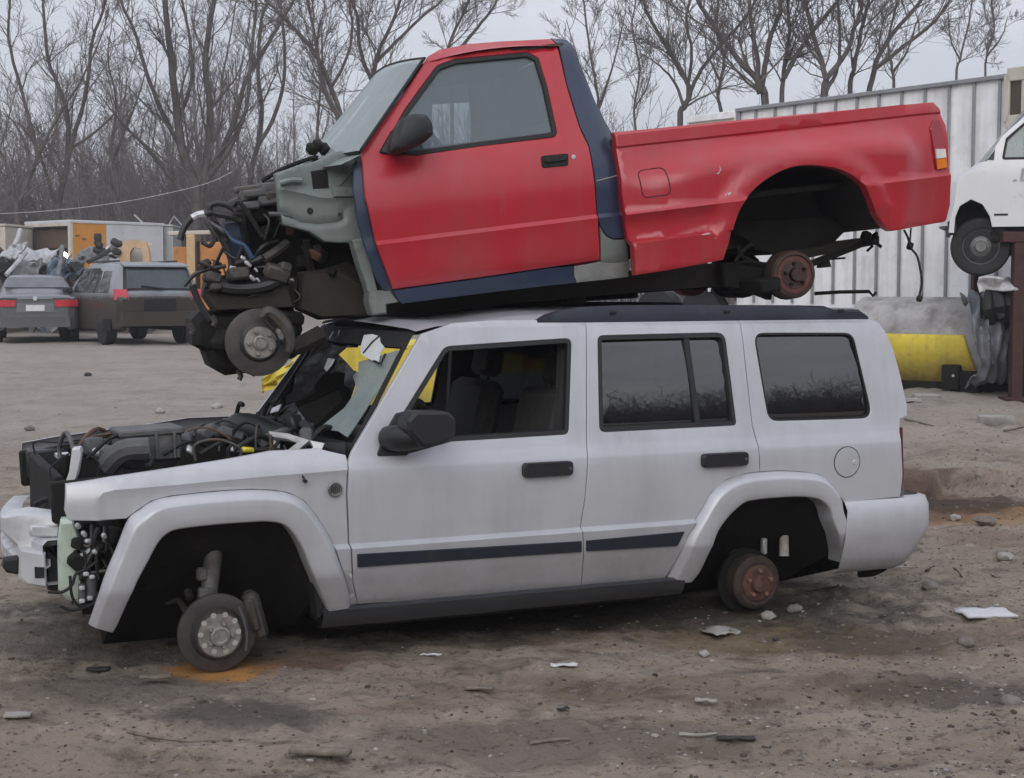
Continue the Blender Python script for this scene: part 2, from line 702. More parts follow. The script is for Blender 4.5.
SX = Car(-1.23236, 6.35335, 0.41229)
for s_ in (0.0, 2.79):
    for w_ in (0.2, 1.6):
        g_ = SX.glob((s_, w_, 0)); PADS.append((g_.x, g_.y, 0.35))
WS = 1.90
suv = empty('silver_suv', SX.o, SX.yaw, 'silver four-door SUV stripped of its front end and wheels, under the red pickup', 'SUV')

_wf = pw([(0.12, 0.09), (0.25, 0.070), (0.43, -0.010), (0.536, -0.028), (0.552, 0.004), (0.62, -0.001), (0.70, -0.004), (0.78, -0.004), (0.84, -0.001), (0.885, 0.006), (0.935, 0.026), (1.0, 0.042), (1.445, 0.132), (1.50, 0.150), (1.535, 0.185), (1.56, 0.26)])
wf = lambda a, b: _wf(b)
LV = (0.42, 0.44, 0.534, 0.545, 0.552, 0.875, 0.888, 0.93, 0.945, 1.5)
C = SX


def both(name, out, holes, mat, **kw):
    a = panel(C, name, out, holes, wf, mat, suv, **kw)
    panel(C, name, out, holes, wf, mat, suv, W=WS, **kw)
    return a


# --- doors
FD = [(348, 462), (347.5, 495), (349.5, 542), (353, 582), (358, 604.5), (440, 599.5), (581.5, 587), (583, 532), (585, 500), (585, 322), (540, 319.8), (490, 320), (452, 323, .05), (421, 334, .02), (352, 452)]
FW = [(378, 455, .03), (445, 347, .06), (571.5, 338.5, .03), (568.5, 434, .03), (452, 441), (408, 453.5)]
RD = [(585, 322), (585, 500), (583, 532), (581.5, 587), (664, 581), (677, 560), (687.5, 537), (700, 512), (712, 492), (727, 480), (745, 474), (760, 472), (759, 447.5), (752.5, 425), (738, 319)]
RW = [(598, 336, .03), (724.5, 333, .05), (736.5, 425, .02), (600, 432, .03)]
QP = [(738, 319), (752.5, 425), (759, 447.5), (760, 472), (780, 471), (802, 472), (820, 475), (832, 485), (840, 497), (845, 502.5), (900, 497), (901.5, 492), (903, 475), (902, 450), (900, 432), (900.5, 419), (907.5, 416), (907.5, 405), (900, 372), (894, 350), (886, 332), (880, 323.5), (872, 319.5, .03), (862, 318)]
QW = [(754, 333.5, .05), (853, 333.5, .06), (873, 418, .06), (769, 421, .06)]


def dish(out, amt, rad):
    """pressed-in surround of a window: the sheet steps in towards the opening"""
    P = densify(round_poly(C.poly(out, wf)), .05)
    P.append(P[0])
    return lambda a, b: -amt * (1 - sstep(0, rad, pl_dist(Vector((a, b)), P)))


fd = both('front_door', FD, [FW], SILVER, levels=LV, step=.05, smooth=26)
rd = both('rear_door', RD, [RW], SILVER, levels=LV, step=.05, smooth=26)
qp = both('quarter_panel', QP, [QW], SILVER, levels=LV, step=.05, smooth=26)
for (h_, par, wd) in ((FW, fd, .022), (RW, rd, .022)):
    ring2d('window_seal', C.poly(h_, wf), lambda a, b: wf(a, b) + .004, BLACKP, par, width=wd)
    ring2d('window_seal', C.poly(h_, wf), lambda a, b: wf(a, b) + .004, BLACKP, suv, width=wd, W=WS)
ring2d('window_seal', C.poly(QW, wf), lambda a, b: wf(a, b) + .006, RUBBER, qp, width=.008)


def pane(out, mat, par, off=.014, W=None, nm='window_pane', grow=0.0):
    """car glass: a little barrel-shaped, so that it mirrors low woods below and sky above"""
    P = C.poly(out, wf)
    zs = [p[1] for p in P]
    zc, hh = (min(zs) + max(zs)) / 2, (max(zs) - min(zs)) / 2
    sc_ = [p[0] for p in P]
    xc, hx = (min(sc_) + max(sc_)) / 2, (max(sc_) - min(sc_)) / 2
    wp = lambda a, b: wf(a, b) + off + .010 - .012 * (1 - ((b - zc) / hh) ** 2) + .004 * ((a - xc) / hx) ** 2
    return panel2d(nm, P, [], wp, mat, par, step=.05, lip=.003, inset=-.006, W=W, smooth=60)


pane(RW, GL_TINT, rd); pane(QW, GL_TINT, qp, .008)
pane(RW, GL_TINT, suv, W=WS); pane(QW, GL_TINT, suv, .008, W=WS)
# rear door fixed-glass divider
P_ = [C.P(x, y, .1) for x, y in ((687.5, 335), (692.5, 335), (695.5, 427), (690.5, 427))]
MB().slab([Vector((p.x, wf(p.x, p.z) + .005, p.z)) for p in P_], (0, .02, 0)).build('window_divider', BLACKP, rd)


def strip(out, par, mat, dy=-.012, nm='rub_strip'):
    P = round_poly(C.poly(out, wf))
    vs = [Vector((p.x, wf(p.x, p.y) + dy, p.y)) for p in P]
    return MB().slab(vs, (0, .03, 0), bev=.004).build(nm, mat, par)


strip([(357, 554), (470, 547.5), (581, 541), (581, 551.5), (470, 559), (357.5, 567)], fd, BLUEPL)
strip([(586, 540.5), (684, 531.5), (677, 545.5), (586, 551)], rd, BLUEPL)


def handle(px0, px1, py0, py1, par):
    a, b = C.S(px0, (py0 + py1) / 2 + 1.5, wf), C.S(px1, (py0 + py1) / 2 - 1.0, wf)
    h = (py1 - py0) / 196 * .94
    z = (a.y + b.y) / 2
    y = wf(a.x, z)
    m = MB()
    q = round_poly([(a.x, z - h / 2, .022), (b.x, z - h / 2, .022), (b.x, z + h / 2, .022), (a.x, z + h / 2, .022)])
    m.slab([Vector((p.x, y - .034, p.y)) for p in q], (0, .032, 0), bev=.008)
    o = m.build('door_handle', BLACKP, par)
    MB().lathe((b.x - .02, y - .034, z), [(0, .008), (.003, .007)], 12).build('door_lock', GREYPL, o)


handle(521.5, 571, 461.5, 475.5, fd)
handle(700.5, 746, 452, 466, rd)
# fuel flap
q_ = C.S(847, 462, wf)
m = MB(); m.lathe((q_.x, wf(q_.x, q_.y) + .001, q_.y), [(-.001, .078), (.004, .076), (.005, .070), (.006, .0)], 36)
ff = m.build('fuel_flap', SILVER, qp)
ring = MB(); ring.tube([(q_.x + .079 * cos(2 * pi * k / 36), wf(0, q_.y) - .0005, q_.y + .079 * sin(2 * pi * k / 36)) for k in range(37)], .0022, 5, cap=False)
ring.build('flap_gap', RUBBER, ff)
MB().lathe((q_.x + .045, wf(0, q_.y) - .004, q_.y - .004), [(0, .014), (.004, .011), (.005, 0)], 14).build('flap_catch', ALU, ff)

# --- fender and flares
FE = [(348, 462), (347.5, 495), (349.5, 542), (353, 582), (358, 604.5), (350, 606), (350, 595), (342, 567), (332, 542), (317, 517), (305, 502), (290, 494), (275, 491), (252, 490), (215, 492), (170, 497), (152, 502), (140, 510), (127, 519.5), (98, 521.5), (68, 521, .02), (64.5, 511), (65.5, 484), (110, 477), (177, 467), (225, 459.5), (270, 451), (318, 448.5), (346, 455)]
ftab = pw([(.85, .0), (.885, .005), (.93, .022), (.99, .066), (1.02, .10)])


def wfe(s_, z):
    base = wf(s_, min(z, .84)) + ftab(z + .045 * sstep(.1, -.65, s_))
    return base + .05 * sstep(-.35, -.72, s_) ** 2


fstep = [C.S(x, y, wfe) for x, y in ((97, 524), (97.5, 500), (103, 493), (115, 490), (160, 486.5), (260, 477), (352, 469.5))]
pstep = densify(fstep, .03, False)


def frel(s_, z):
    p = Vector((s_, z))
    below = False
    for a, b in zip(fstep, fstep[1:]):
        if a.x <= s_ <= b.x and b.x > a.x + 1e-4:
            t = (s_ - a.x) / (b.x - a.x)
            below = z < a.y + (b.y - a.y) * t
    d = pl_dist(p, fstep)
    return -.012 * sstep(0, .03, d) if below else 0.0


fe = panel(C, 'front_fender', FE, [], wfe, SILVER, suv, levels=(.42, .44, .534, .552), lines=[[(p.x, p.y) for p in fstep[1:]]], step=.032, relief=frel, lip=.03, smooth=20)
panel(C, 'front_fender', FE, [], wfe, SILVER, suv, W=WS, step=.06, lip=.03)
b_ = C.S(335, 489.5, wfe)
m = MB().lathe((b_.x, wfe(b_.x, b_.y), b_.y), [(0, .033), (.004, .033), (.006, .029), (.005, .027), (.005, 0)], 28)
bd_ = m.build('round_badge', M('badge_grey', (.16, .16, .165), .4, .6), fe)
m = MB()
for k in range(-2, 3):
    m.box((b_.x + k * .009, wfe(b_.x, b_.y) - .0065, b_.y), (.004, .003, .034 - abs(k) * .005), bev=0)
m.build('badge_emblem', M('badge_dark', (.06, .06, .065), .4, .5), bd_)


def even(P, n):
    L_ = [0.0]
    for a, b in zip(P, P[1:]): L_.append(L_[-1] + (b - a).length)
    out, i = [], 0
    for k in range(n):
        t = L_[-1] * k / (n - 1)
        while i < len(P) - 2 and L_[i + 1] < t: i += 1
        out.append(P[i].lerp(P[i + 1], min(1, max(0, (t - L_[i]) / max(1e-9, L_[i + 1] - L_[i])))))
    return out


def flare(nm, outer, inner, par=None, W=None, tail=1.0):
    """moulded wheel-arch lip: a strip between two curves, rolled at its outer edge, folded in at the opening"""
    oo = [C.S(x, y, wf) for x, y in outer]
    ii = [C.S(x, y, wf) for x, y in inner]
    sm = lambda P: [Vector((p.x, p.y)) for p in catmull([Vector((q.x, q.y, 0)) for q in P], 5)]
    n = 110
    A, B = even(sm(oo), n), even(sm(ii), n)

    def base(p):
        return wf(p.x, min(p.y, .88)) if p.y > .56 else .002
    prof = [(0.0, .012), (.0, .004), (.02, -.008), (.05, -.016), (.12, -.029), (.20, -.041), (.24, -.045), (.30, -.047), (.5, -.048), (.7, -.048), (.93, -.046), (.98, -.042), (1.0, -.034), (1.0, .03), (1.0, .085)]
    rows = []
    for k in range(n):
        row = []
        fall = 1.0 - (1 - tail) * sstep(.55, 1.0, k / (n - 1))
        for t, d in prof:
            p = A[k].lerp(B[k], t)
            y = base(p) + (d * fall if d < .02 else d)
            if p.y < .425: y += (.425 - p.y) * .42
            row.append(Vector((p.x, y if not W else W - y, p.y)))
        rows.append(row)
    return MB().grid(rows).build(nm, SILVER, par or suv, smooth=44)


FOo = [(89, 624.5), (103, 584), (117, 547), (128, 520), (140, 510), (152, 502), (170, 497), (215, 492), (252, 490), (275, 491), (290, 494), (305, 502), (317, 517), (332, 542), (342, 567), (350, 595), (351, 606)]
FOi = [(112, 631), (117, 622), (127, 600), (137, 580), (147, 560), (157, 541), (167, 531.5), (180, 527.5), (215, 523.5), (250, 521), (265, 520.5), (280, 523), (290, 531), (300, 547), (310, 570), (320, 595), (326, 609.5)]
flare('wheel_arch_flare', FOo, FOi); flare('wheel_arch_flare', FOo, FOi, W=WS)
RO1 = [(666, 581.5), (677, 560), (687.5, 537), (700, 512), (712, 492), (727, 480), (745, 474), (761, 472)]
RI1 = [(689, 581), (697, 570), (707, 550), (717, 530), (727, 513), (740, 502), (752, 499), (764.5, 497.5)]
RO2 = [(761, 472), (780, 471), (802, 472), (820, 475), (832, 485), (840, 498), (846, 512), (853, 540), (855, 562)]
RI2 = [(764.5, 497.5), (790, 496), (808, 497), (817, 500), (825, 508), (832, 523), (837, 540), (839, 552), (838.5, 562)]
for W_ in (None, WS):
    flare('wheel_arch_flare', RO1, RI1, W=W_)
    flare('wheel_arch_flare', RO2, RI2, W=W_, tail=.75)

# --- rear bumper : wraps the corner
q0 = C.S(846, 502, wf); q1 = C.S(931, 496.5, wf)
zt = .590
zb = C.U(864, 570, 0).y
m = MB()
rows = []
prof = [(zt, .05), (zt - .004, -.012), (zt - .045, -.040), (.44, -.045), (.40, -.040), (.30, -.012), (zb + .005, .02), (zb - .02, .07)]
xe = q1.x
path = []
for (z, y) in prof:
    row = []
    tap = max(0, (.42 - z)) * .55
    end = xe - tap
    x0b = q0.x - .02 if z > .50 else C.U(840, 574, 0).x
    for k in range(7): row.append(Vector((x0b + (end - .09 - x0b) * k / 6, y, z)))
    for k in range(1, 7):
        a = k / 6 * pi / 2
        row.append(Vector((end - .09 + sin(a) * .09, y + (1 - cos(a)) * .09, z)))
    for k in range(1, 9):
        row.append(Vector((end + .05 * sin(k / 8 * pi), y + .09 + (WS - 2 * y - .18) * k / 8, z)))
    rows.append(row)
m.grid(rows)
bump_ = m.build('rear_bumper', SILVER, suv, smooth=50)
# rocker
m = MB()
ra, rb = C.U(325, 612, 0).x, C.U(688, 583, 0).x
rows = []
for (z, y) in [(.262, .10), (.262, .040), (.252, .028), (.235, .030), (.20, .042), (.172, .065), (.165, .14)]:
    rows.append([Vector((ra + (rb - ra) * k / 12, y, z + .001 * sin(k * 2.2))) for k in range(13)])
m.grid(rows)
m.build('rocker_panel', M('rocker_paint', (.026, .029, .036), .3, .1, var=.1, coat=.5, mud_shade=((.05, .044, .038), .1, .27, .4)), suv)
m2 = MB(); m2.grid([[Vector((v.x, WS - v.y, v.z)) for v in r_] for r_ in rows]); m2.build('rocker_panel', SILVER, suv)

# --- roof
def roofz(s_, w):
    t = (w - WS / 2) / (WS / 2 - .2)
    z = 1.512 + .03 * (1 - t * t) + .035 * sstep(1.0, 1.6, s_) - .03 * sstep(2.8, 3.5, s_)
    z -= .03 * math.exp(-((s_ - 1.25) / .22) ** 2) * sstep(.2, .5, w) * .6
    return z


rows = []
for i in range(25):
    row = []
    for k in range(25):
        w = .19 + (WS - .38) * k / 24
        fr = .945 - .10 * (1 - ((w - WS / 2) / .76) ** 2)
        s_ = fr + (3.43 - fr) * i / 24
        z = roofz(s_, w)
        if i == 0: z -= .022
        if k in (0, 24): z = min(z, 1.522) - .006
        row.append(Vector((s_, w, z)))
    rows.append(row)
MB().grid(rows).build('roof', SILVER, suv, smooth=60)
# roof rails
for y0 in (.20, WS - .20):
    m = MB()
    prf = [(535, 0.0), (545, .028), (557, .046), (577, .062), (615, .070), (700, .070), (800, .064), (822, .060), (832, .040), (857, .040), (862, .02), (865, 0.0)]
    rws = []
    for (px, h) in prf:
        s_ = C.U(px, 318, .2).x
        zb_ = 1.527
        rws.append([Vector((s_, y0 - .03, zb_ - .012)), Vector((s_, y0 - .028, zb_ + h * .7)), Vector((s_, y0 - .012, zb_ + h)), Vector((s_, y0 + .012, zb_ + h)), Vector((s_, y0 + .03, zb_ + h * .6)), Vector((s_, y0 + .034, zb_ - .012))])
    m.grid(rws)
    rl_ = m.build('roof_rail', BLUEPL, suv, smooth=45)
    if y0 < 1:
        for px in (613, 727, 841):
            s_ = C.U(px, 310, .17).x
            MB().box((s_, y0 - .031, 1.562), (.035, .008, .016), bev=.002).build('rail_cap', RUBBER, rl_)

# --- windshield opening
WB, WT = Vector((.600, 0, .925)), Vector((.965, 0, 1.478))


def wsp(v, w):
    u = (w - WS / 2) / .78
    q = WB.lerp(WT, v)
    return Vector((q.x - .10 * (1 - u * u), w, q.z))


wn = Vector((-(WT.z - WB.z), 0, WT.x - WB.x)).normalized()


def wspx(px, py, off=0.0):
    bow = 0.0
    for _ in range(8):
        p = C.plane(px, py, WB + Vector((-bow, 0, 0)) + wn * off, wn)
        bow = .10 * (1 - ((p.y - WS / 2) / .78) ** 2)
    return p


def edge_w(v):
    return .115 + .10 * v


def wstrip(nm, mat, path, width, par=suv):
    """band on the windshield surface round its opening"""
    m = MB()
    rows = []
    for (v, w, dv, dw) in path:
        rows.append([wsp(v, w) + wn * .004, wsp(v + dv * width, w + dw * width) + wn * .004, wsp(v + dv * width, w + dw * width) - wn * .012])
    m.grid(rows)
    return m.build(nm, mat, par, smooth=60)


wsd = wstrip('windshield', RUBBER, [(0.0 + .995 * k / 10, edge_w(k / 10) + .005, 0, 1) for k in range(11)], .045)
wstrip('windshield_seal', RUBBER, [(k / 10, WS - edge_w(k / 10), 0, -1) for k in range(11)], .07, wsd)
wstrip('windshield_seal', RUBBER, [(1.0, .215 + (WS - .43) * k / 16, -.13, 0) for k in range(17)], 1.0, wsd)
wstrip('windshield_seal', RUBBER, [(0.0, .12 + (WS - .24) * k / 16, .10, 0) for k in range(17)], 1.0, wsd)
# far A-pillar trim and near A-pillar inner trim
MB().tube([wsp(0, WS - .15) + Vector((.04, 0, -.05)), wsp(1, WS - .24) + Vector((.05, 0, -.03))], .042, 8).build('pillar_trim', BLACKP, suv)
MB().tube([wsp(0, .15) + Vector((.05, .0, -.05)), wsp(1, .24) + Vector((.06, .0, -.03))], .035, 8).build('pillar_trim', BLACKP, suv)


def shard(px, mat, off=0.0, par=wsd, nm='glass_shard', th=.005):
    P = [wspx(x, y, off) for x, y in px]
    # fan with a bowed centre keeps it from being a dead-flat cut-out
    MB().slab(P, wn * -th).build(nm, mat, par)


GL_DUSTY = GLASS('pale_dusty_glass', (.86, .92, .86), .30, (0.55, 0.60, 0.58))
shard([(358.5, 362), (372, 358), (385, 354), (398, 350), (389, 371), (380, 387), (368, 384), (356, 386), (353, 376), (358, 371)], GL_DUSTY)
shard([(356, 386), (368, 384), (380, 387), (372, 399), (360, 418), (347, 437), (338, 431), (318, 429), (330, 419), (344, 408), (352, 397)], GL_DUST)
shard([(364, 335), (372, 334), (379, 336), (380, 342), (384, 347), (380, 352), (378, 362), (371, 360), (361, 354), (360, 348)], GL_WHITE, .01)
shard([(333, 331), (340, 330), (338, 336), (331, 340), (329, 338)], GL_WHITE, .004)  # small white shards: sky reflections painted as white glass
shard([(328, 358), (334, 359), (331, 365), (326, 371), (324, 368)], GL_WHITE, .004)
shard([(272, 408), (281, 404), (278, 411), (270, 413)], GL_WHITE, .004)
GL_LAM = GLASS('reflection_tinted_glass', (.10, .12, .12), .02, (.1, .12, .12), refl=.22)  # dark tint stands in for the pickup's underside mirrored in the glass
shard([(264, 414), (281, 392), (300, 369), (332, 331), (362, 333), (357, 347), (346, 347), (338, 354), (346, 362), (344, 384), (318, 392), (296, 402)], GL_LAM, -.004)
shard([(264, 414), (296, 402), (318, 392), (344, 384), (346, 362), (353, 370), (358, 372), (354, 386), (350, 398), (344, 408), (330, 419), (318, 429), (300, 428), (278, 421)], GL_LAM, -.004)
MB().tube([wspx(379, 336, .014), wspx(372, 342, .015), wspx(363, 353, .014)], .004, 5).build('torn_film', RUBBER, wsd)
MB().tube([wspx(385, 354, .014), wspx(381, 364, .02), wspx(374, 361, .016)], .006, 5).build('torn_film', RUBBER, wsd)

# --- cabin
FLR = 0.20
MB().box((1.38, WS / 2, FLR), (1.8, WS - .2, .1)).box((2.9, WS / 2, .34), (1.3, .5, .1)).build('floor_pan', DARK, suv)
MB().box((.66, WS / 2, .56), (.06, WS - .28, .72), (0, -.1, 0)).build('firewall', DARK, suv)
m = MB().box((.93, WS / 2, .87), (.42, WS - .3, .16), (0, .12, 0), .05)
m.box((.80, WS / 2, .925), (.36, WS - .34, .03), (0, -.05, 0), .012)
m.build('dashboard', TRIMG, suv)
m = MB()
sw = Vector((1.16, .50, .93))
ax1 = Vector((-.38, 0, .92)); ax2 = Vector((0, 1, 0))
m.tube([sw + (ax1 * cos(2 * pi * k / 28) + ax2 * sin(2 * pi * k / 28)) * .185 for k in range(29)], .017, 7, cap=False)
m.box(sw + Vector((-.02, 0, -.01)), (.07, .16, .13), (0, .4, 0), .02)
m.tube([sw + ax2 * -.18, sw + ax2 * .18], .014, 6)
m.tube([sw, (.9, .5, .82)], .03, 8)
m.build('steering_wheel', BLACKP, suv)


def seat(x, y, wd=.5):
    st = MB().box((x, y, .58), (.5, wd, .2), (0, -.12, 0), .06).box((x + .05, y, .36), (.4, wd * .8, .26), bev=.03).build('seat', FABRIC, suv)
    MB().box((x + .33, y, .90), (.14, wd, .56), (0, .22, 0), .055).build('backrest', FABRIC, st)
    m_ = MB().box((x + .44, y, 1.275), (.10, wd * .52, .17), (0, .18, 0), .045)
    for d in (-.07, .07): m_.tube([(x + .40, y + d, 1.12), (x + .43, y + d, 1.25)], .008, 6)
    m_.build('headrest', FABRIC, st)


seat(1.40, .52); seat(1.36, WS - .52); seat(2.25, .48, .5); seat(2.25, WS - .48, .5); seat(2.25, .95, .3)
for W_ in (0, 1):
    sgn = (lambda y: y) if not W_ else (lambda y: WS - y)
    m = MB()
    m.slab([(1.64, sgn(.17), .3), (1.86, sgn(.17), .3), (1.86, sgn(.21), 1.47), (1.70, sgn(.21), 1.47)], (0, .05 if not W_ else -.05, 0))
    m.build('centre_pillar', TRIMG, suv)
    m = MB()
    m.slab([(2.62, sgn(.15), .95), (2.84, sgn(.15), .95), (2.80, sgn(.21), 1.48), (2.60, sgn(.21), 1.48)], (0, .05 if not W_ else -.05, 0))
    m.build('centre_pillar', TRIMG, suv)
    # inner door trim
    m = MB().box((1.15, sgn(.12), .60), (1.02, .05, .68), bev=.02)
    m.build('door_trim', TRIMG, suv)
MB().box((1.75, WS / 2, 1.478), (1.5, WS - .5, .02)).build('headliner', TRIMG, suv)
m = MB().box((1.02, WS / 2 - .02, 1.42), (.03, .22, .07), (0, .2, 0), .02).build('rear_view_mirror', BLACKP, suv)
# tailgate, tail lamps
m = MB()
tg = [(3.70, .30), (3.70, .62), (3.66, .95), (3.60, 1.05), (3.47, 1.46), (3.40, 1.52)]
tg = [(3.60, .30), (3.60, .62), (3.585, .95), (3.56, 1.05), (3.45, 1.44), (3.40, 1.525)]
rows = [[Vector((x, _wf(z) + .02 + (WS - 2 * _wf(z) - .04) * k / 10, z)) for k in range(11)] for (x, z) in tg]
m.grid(rows)
tgt = m.build('tailgate', SILVER, suv, smooth=40)
m = MB().slab([(3.578, .18, 1.08), (3.578, WS - .18, 1.08), (3.47, WS - .24, 1.42), (3.47, .24, 1.42)], (.01, 0, .004)).build('rear_window', GL_TINT, tgt)
for sgn in (0, 1):
    y = .035 if not sgn else WS - .035
    z0, z1 = .62, .955
    m = MB()
    m.slab([(3.565, y, z0), (3.612, y, z0), (3.595, y, z1), (3.545, y, z1)], (0, .12 if not sgn else -.12, 0), .006)
    m.build('tail_lamp', M('red_lens', (.10, .012, .014), .25, coat=.6), suv)

# --- wheel wells, chassis
def well(inner, depth, zlo=.23, nm='wheel_well'):
    P = [C.S(x, y, wf) for x, y in inner]
    m_ = MB()
    cx = sum(p.x for p in P) / len(P)
    r0 = [Vector((p.x + (.015 if p.x > cx else -.015), .06, p.y + .012)) for p in P]
    r1 = [Vector((p.x, depth, p.y)) for p in r0]
    r0[0].z = r0[-1].z = r1[0].z = r1[-1].z = zlo
    m_.grid([r0, r1])
    m_.add(r1, [tuple(range(len(r1)))])
    for W_ in (0, 1):
        if W_: m_.v = [Vector((v.x, WS - v.y, v.z)) for v in m_.v]
        m2 = MB(); m2.v = m_.v[:]; m2.f = m_.f[:]
        m2.build(nm, DARK, suv)


well(FOi[1:], .62, .31)
well([RI1[0]] + RI1[1:] + RI2[1:-1] + [(838, 572)], .60)
for y in (.50, 1.40):
    m = MB().tube([(-.62, y, .42), (.1, y, .42), (.6, y, .26), (2.2, y, .24), (2.6, y, .42), (3.5, y, .40)], .055, 6, smooth=3)
    m.build('frame_rail', DARK, suv)


def rotor(car_root, c, r, hubr, w_out, mat, hubmat, studs=5, nm='brake_disc', holes=9, holer=.62, rot=0.0):
    """brake disc with hat, studs and hub nut; its face looks to -y"""
    m_ = MB().lathe(c, [(-.030, r * .5), (-.030, r), (-.018, r), (-.016, r * .96), (-.013, r * .96), (-.011, r), (0, r), (.001, r * .985), (.001, hubr * 1.12), (.012, hubr * 1.06), (w_out - .006, hubr), (w_out, hubr * .95), (w_out, hubr * .3)], 44)
    d = m_.build(nm, mat, car_root, smooth=30)
    m_ = MB().lathe((c[0], c[1] - w_out, c[2]), [(-.002, hubr * .90), (.003, hubr * .88), (.003, hubr * .45), (.012, hubr * .42), (.022, hubr * .40), (.024, hubr * .30), (.018, hubr * .25), (.018, 0)], 32)
    h = m_.build('hub', hubmat, d, smooth=35)
    m_ = MB()
    for k in range(studs):
        a = rot + 2 * pi * k / studs
        p = (c[0] + cos(a) * hubr * holer, c[1] - w_out - .002, c[2] + sin(a) * hubr * holer)
        m_.lathe(p, [(0, .009), (.022, .009), (.026, .006)], 8)
    m_.build('wheel_studs', HUBM, h)
    return d, h


FH = C.P(222, 632.5, .11)
fr_, fh_ = rotor(suv, (FH.x - .012, .15, FH.z - .010), .172, .106, .045, ROTOR, HUBM, 5, holer=.5)
m = MB()
for k in range(10):
    a = 2 * pi * k / 10
    m.lathe((FH.x - .012 + cos(a) * .083, .1035, FH.z + sin(a) * .083), [(0, .0125), (.002, .012), (.002, 0)], 10)
m.build('hub_holes', M('bright_rim_bolts', (.55, .53, .5), .45, .4), fh_)
# caliper and bracket behind the disc
m = MB().box((FH.x + .165, .185, FH.z + .05), (.07, .10, .22), (0, -.25, 0), .02)
m.box((FH.x + .145, .15, FH.z + .06), (.05, .05, .16), (0, -.25, 0), .015)
m.build('brake_caliper', GRIME, suv)
MB().tube([C.P(239, 607, .09), C.P(244, 620, .08), C.P(247, 636, .08), C.P(246, 651, .08)], .006, 6, smooth=4).build('brake_line', GREYPL, suv)
m = MB().tube([C.P(208, 600, .23), C.P(216, 533, .25)], .040, 12).tube([C.P(215, 545, .25), C.P(217, 518, .25)], .054, 12)
m.box(C.P(202, 574, .22), (.05, .04, .06), bev=.01).box(C.P(206, 597, .21), (.07, .05, .09), bev=.01)
m.build('suspension_strut', M('grey_strut', (.12, .118, .115), .6, .2, var=.4, vs=16, dirt=((.05, .04, .03), .25, 9)), suv)
m = MB().tube([(FH.x, .25, FH.z + .02), (FH.x - .04, .5, .2), (FH.x - .05, .75, .24)], [.05, .035, .04], 8)
m.tube([(FH.x + .0, .25, FH.z + .22), (FH.x - .02, .5, .42)], .028, 8)
m.build('control_arm', GRIME, suv)
m = MB().tube([C.P(160, 588, .5), C.P(172, 577, .46), C.P(184, 583, .42), C.P(190, 598, .36)], .02, 7, smooth=4)
m.tube([C.P(166, 602, .45), C.P(178, 600, .42), C.P(186, 612, .36)], .016, 7, smooth=3)
m.build('sway_bar', GRIME, suv)
fr2, _ = rotor(suv, (FH.x - .012, WS - .13, .184), .186, .092, .02, ROTOR, HUBM)
for px in (262, 280):
    MB().box(C.P(px, 532 if px == 262 else 530, .5), (.02, .03, .13 if px == 262 else .10), (0, .15, 0), .004).build('liner_bracket', GREYPL, suv)
MB().slab([C.P(312, 572, .06), C.P(322, 590, .06), C.P(326, 612, .06), C.P(318, 618, .06)], (0, .12, 0)).build('splash_flap', RUBBER, suv)
# rear axle
RH = C.P(764, 585, .10)
m = MB().lathe((RH.x, .17, RH.z), [(-.09, .10), (-.09, .136), (-.02, .140), (.0, .138), (.012, .128), (.018, .112), (.014, .098), (.014, .09)], 40)
dr = m.build('brake_drum', M('sooty_drum', (.045, .034, .030), .85, .1, var=.45, vs=20, dirt=((.09, .045, .03), .25, 18), bump=.001, bs=80), suv, smooth=30)
m = MB().lathe((RH.x, .155, RH.z), [(0, .094), (.006, .092), (.010, .085), (.008, .05), (.030, .042), (.032, 0)], 32)
m.build('drum_face', RUST, dr)
m = MB()
for k in range(5):
    a = .3 + 2 * pi * k / 5
    m.lathe((RH.x + cos(a) * .066, .149, RH.z + sin(a) * .066), [(0, .011), (.02, .010)], 8)
m.build('wheel_studs', M('pale_rust', (.2, .12, .09), .8), dr)
m = MB().lathe((RH.x - .01, .26, RH.z - .004), [(-.01, .168), (.012, .168)], 28)
m.build('brake_disc', DARK, suv)
MB().tube([(RH.x, .2, RH.z), (RH.x, WS - .2, RH.z)], .045, 10).lathe((RH.x, .95, RH.z), [(-.17, .06), (-.1, .14), (.1, .14), (.17, .06)], 16).build('rear_axle', DARK, suv)
m = MB().lathe((RH.x, WS - .17, RH.z), [(-.02, .118), (.0, .150), (.09, .148)], 24, axis=(0, -1, 0))
m.build('brake_drum', RUST, suv)
# coil spring, damper, bright tags seen above the drum
m = MB()
cc = C.P(735, 548, .42)
m.tube([(cc.x + .055 * cos(t * .55), cc.y + .055 * sin(t * .55), .20 + t * .0052) for t in range(70)], .009, 5)
m.build('coil_spring', GRIME, suv)
MB().box(C.P(764, 546, .30), (.028, .03, .085), bev=.006).build('damper_mount', ALU, suv)
m = MB().tube([C.P(784, 556, .30), C.P(784, 530, .32)], [.028, .024], 10)
m.build('damper', M('dirty_white', (.42, .41, .38), .6, var=.4, vs=25), suv)
MB().box((3.25, .95, .36), (.5, 1.0, .2), bev=.05).build('muffler', DARK, suv)
MB().tube([C.P(858, 572, .3), C.P(872, 571, .25), C.P(884, 565, .22)], .03, 8, smooth=3).build('exhaust_pipe', DARK, suv)

# --- engine bay
MB().box((.0, .95, .48), (1.1, .9, .40), bev=.05).build('engine', DARK, suv)
for y in (.30, 1.60):
    m = MB().box((-.05, y, .80), (1.25, .05, .18), (0, -.05, 0), .01)
    m.build('inner_wing', DARK, suv)
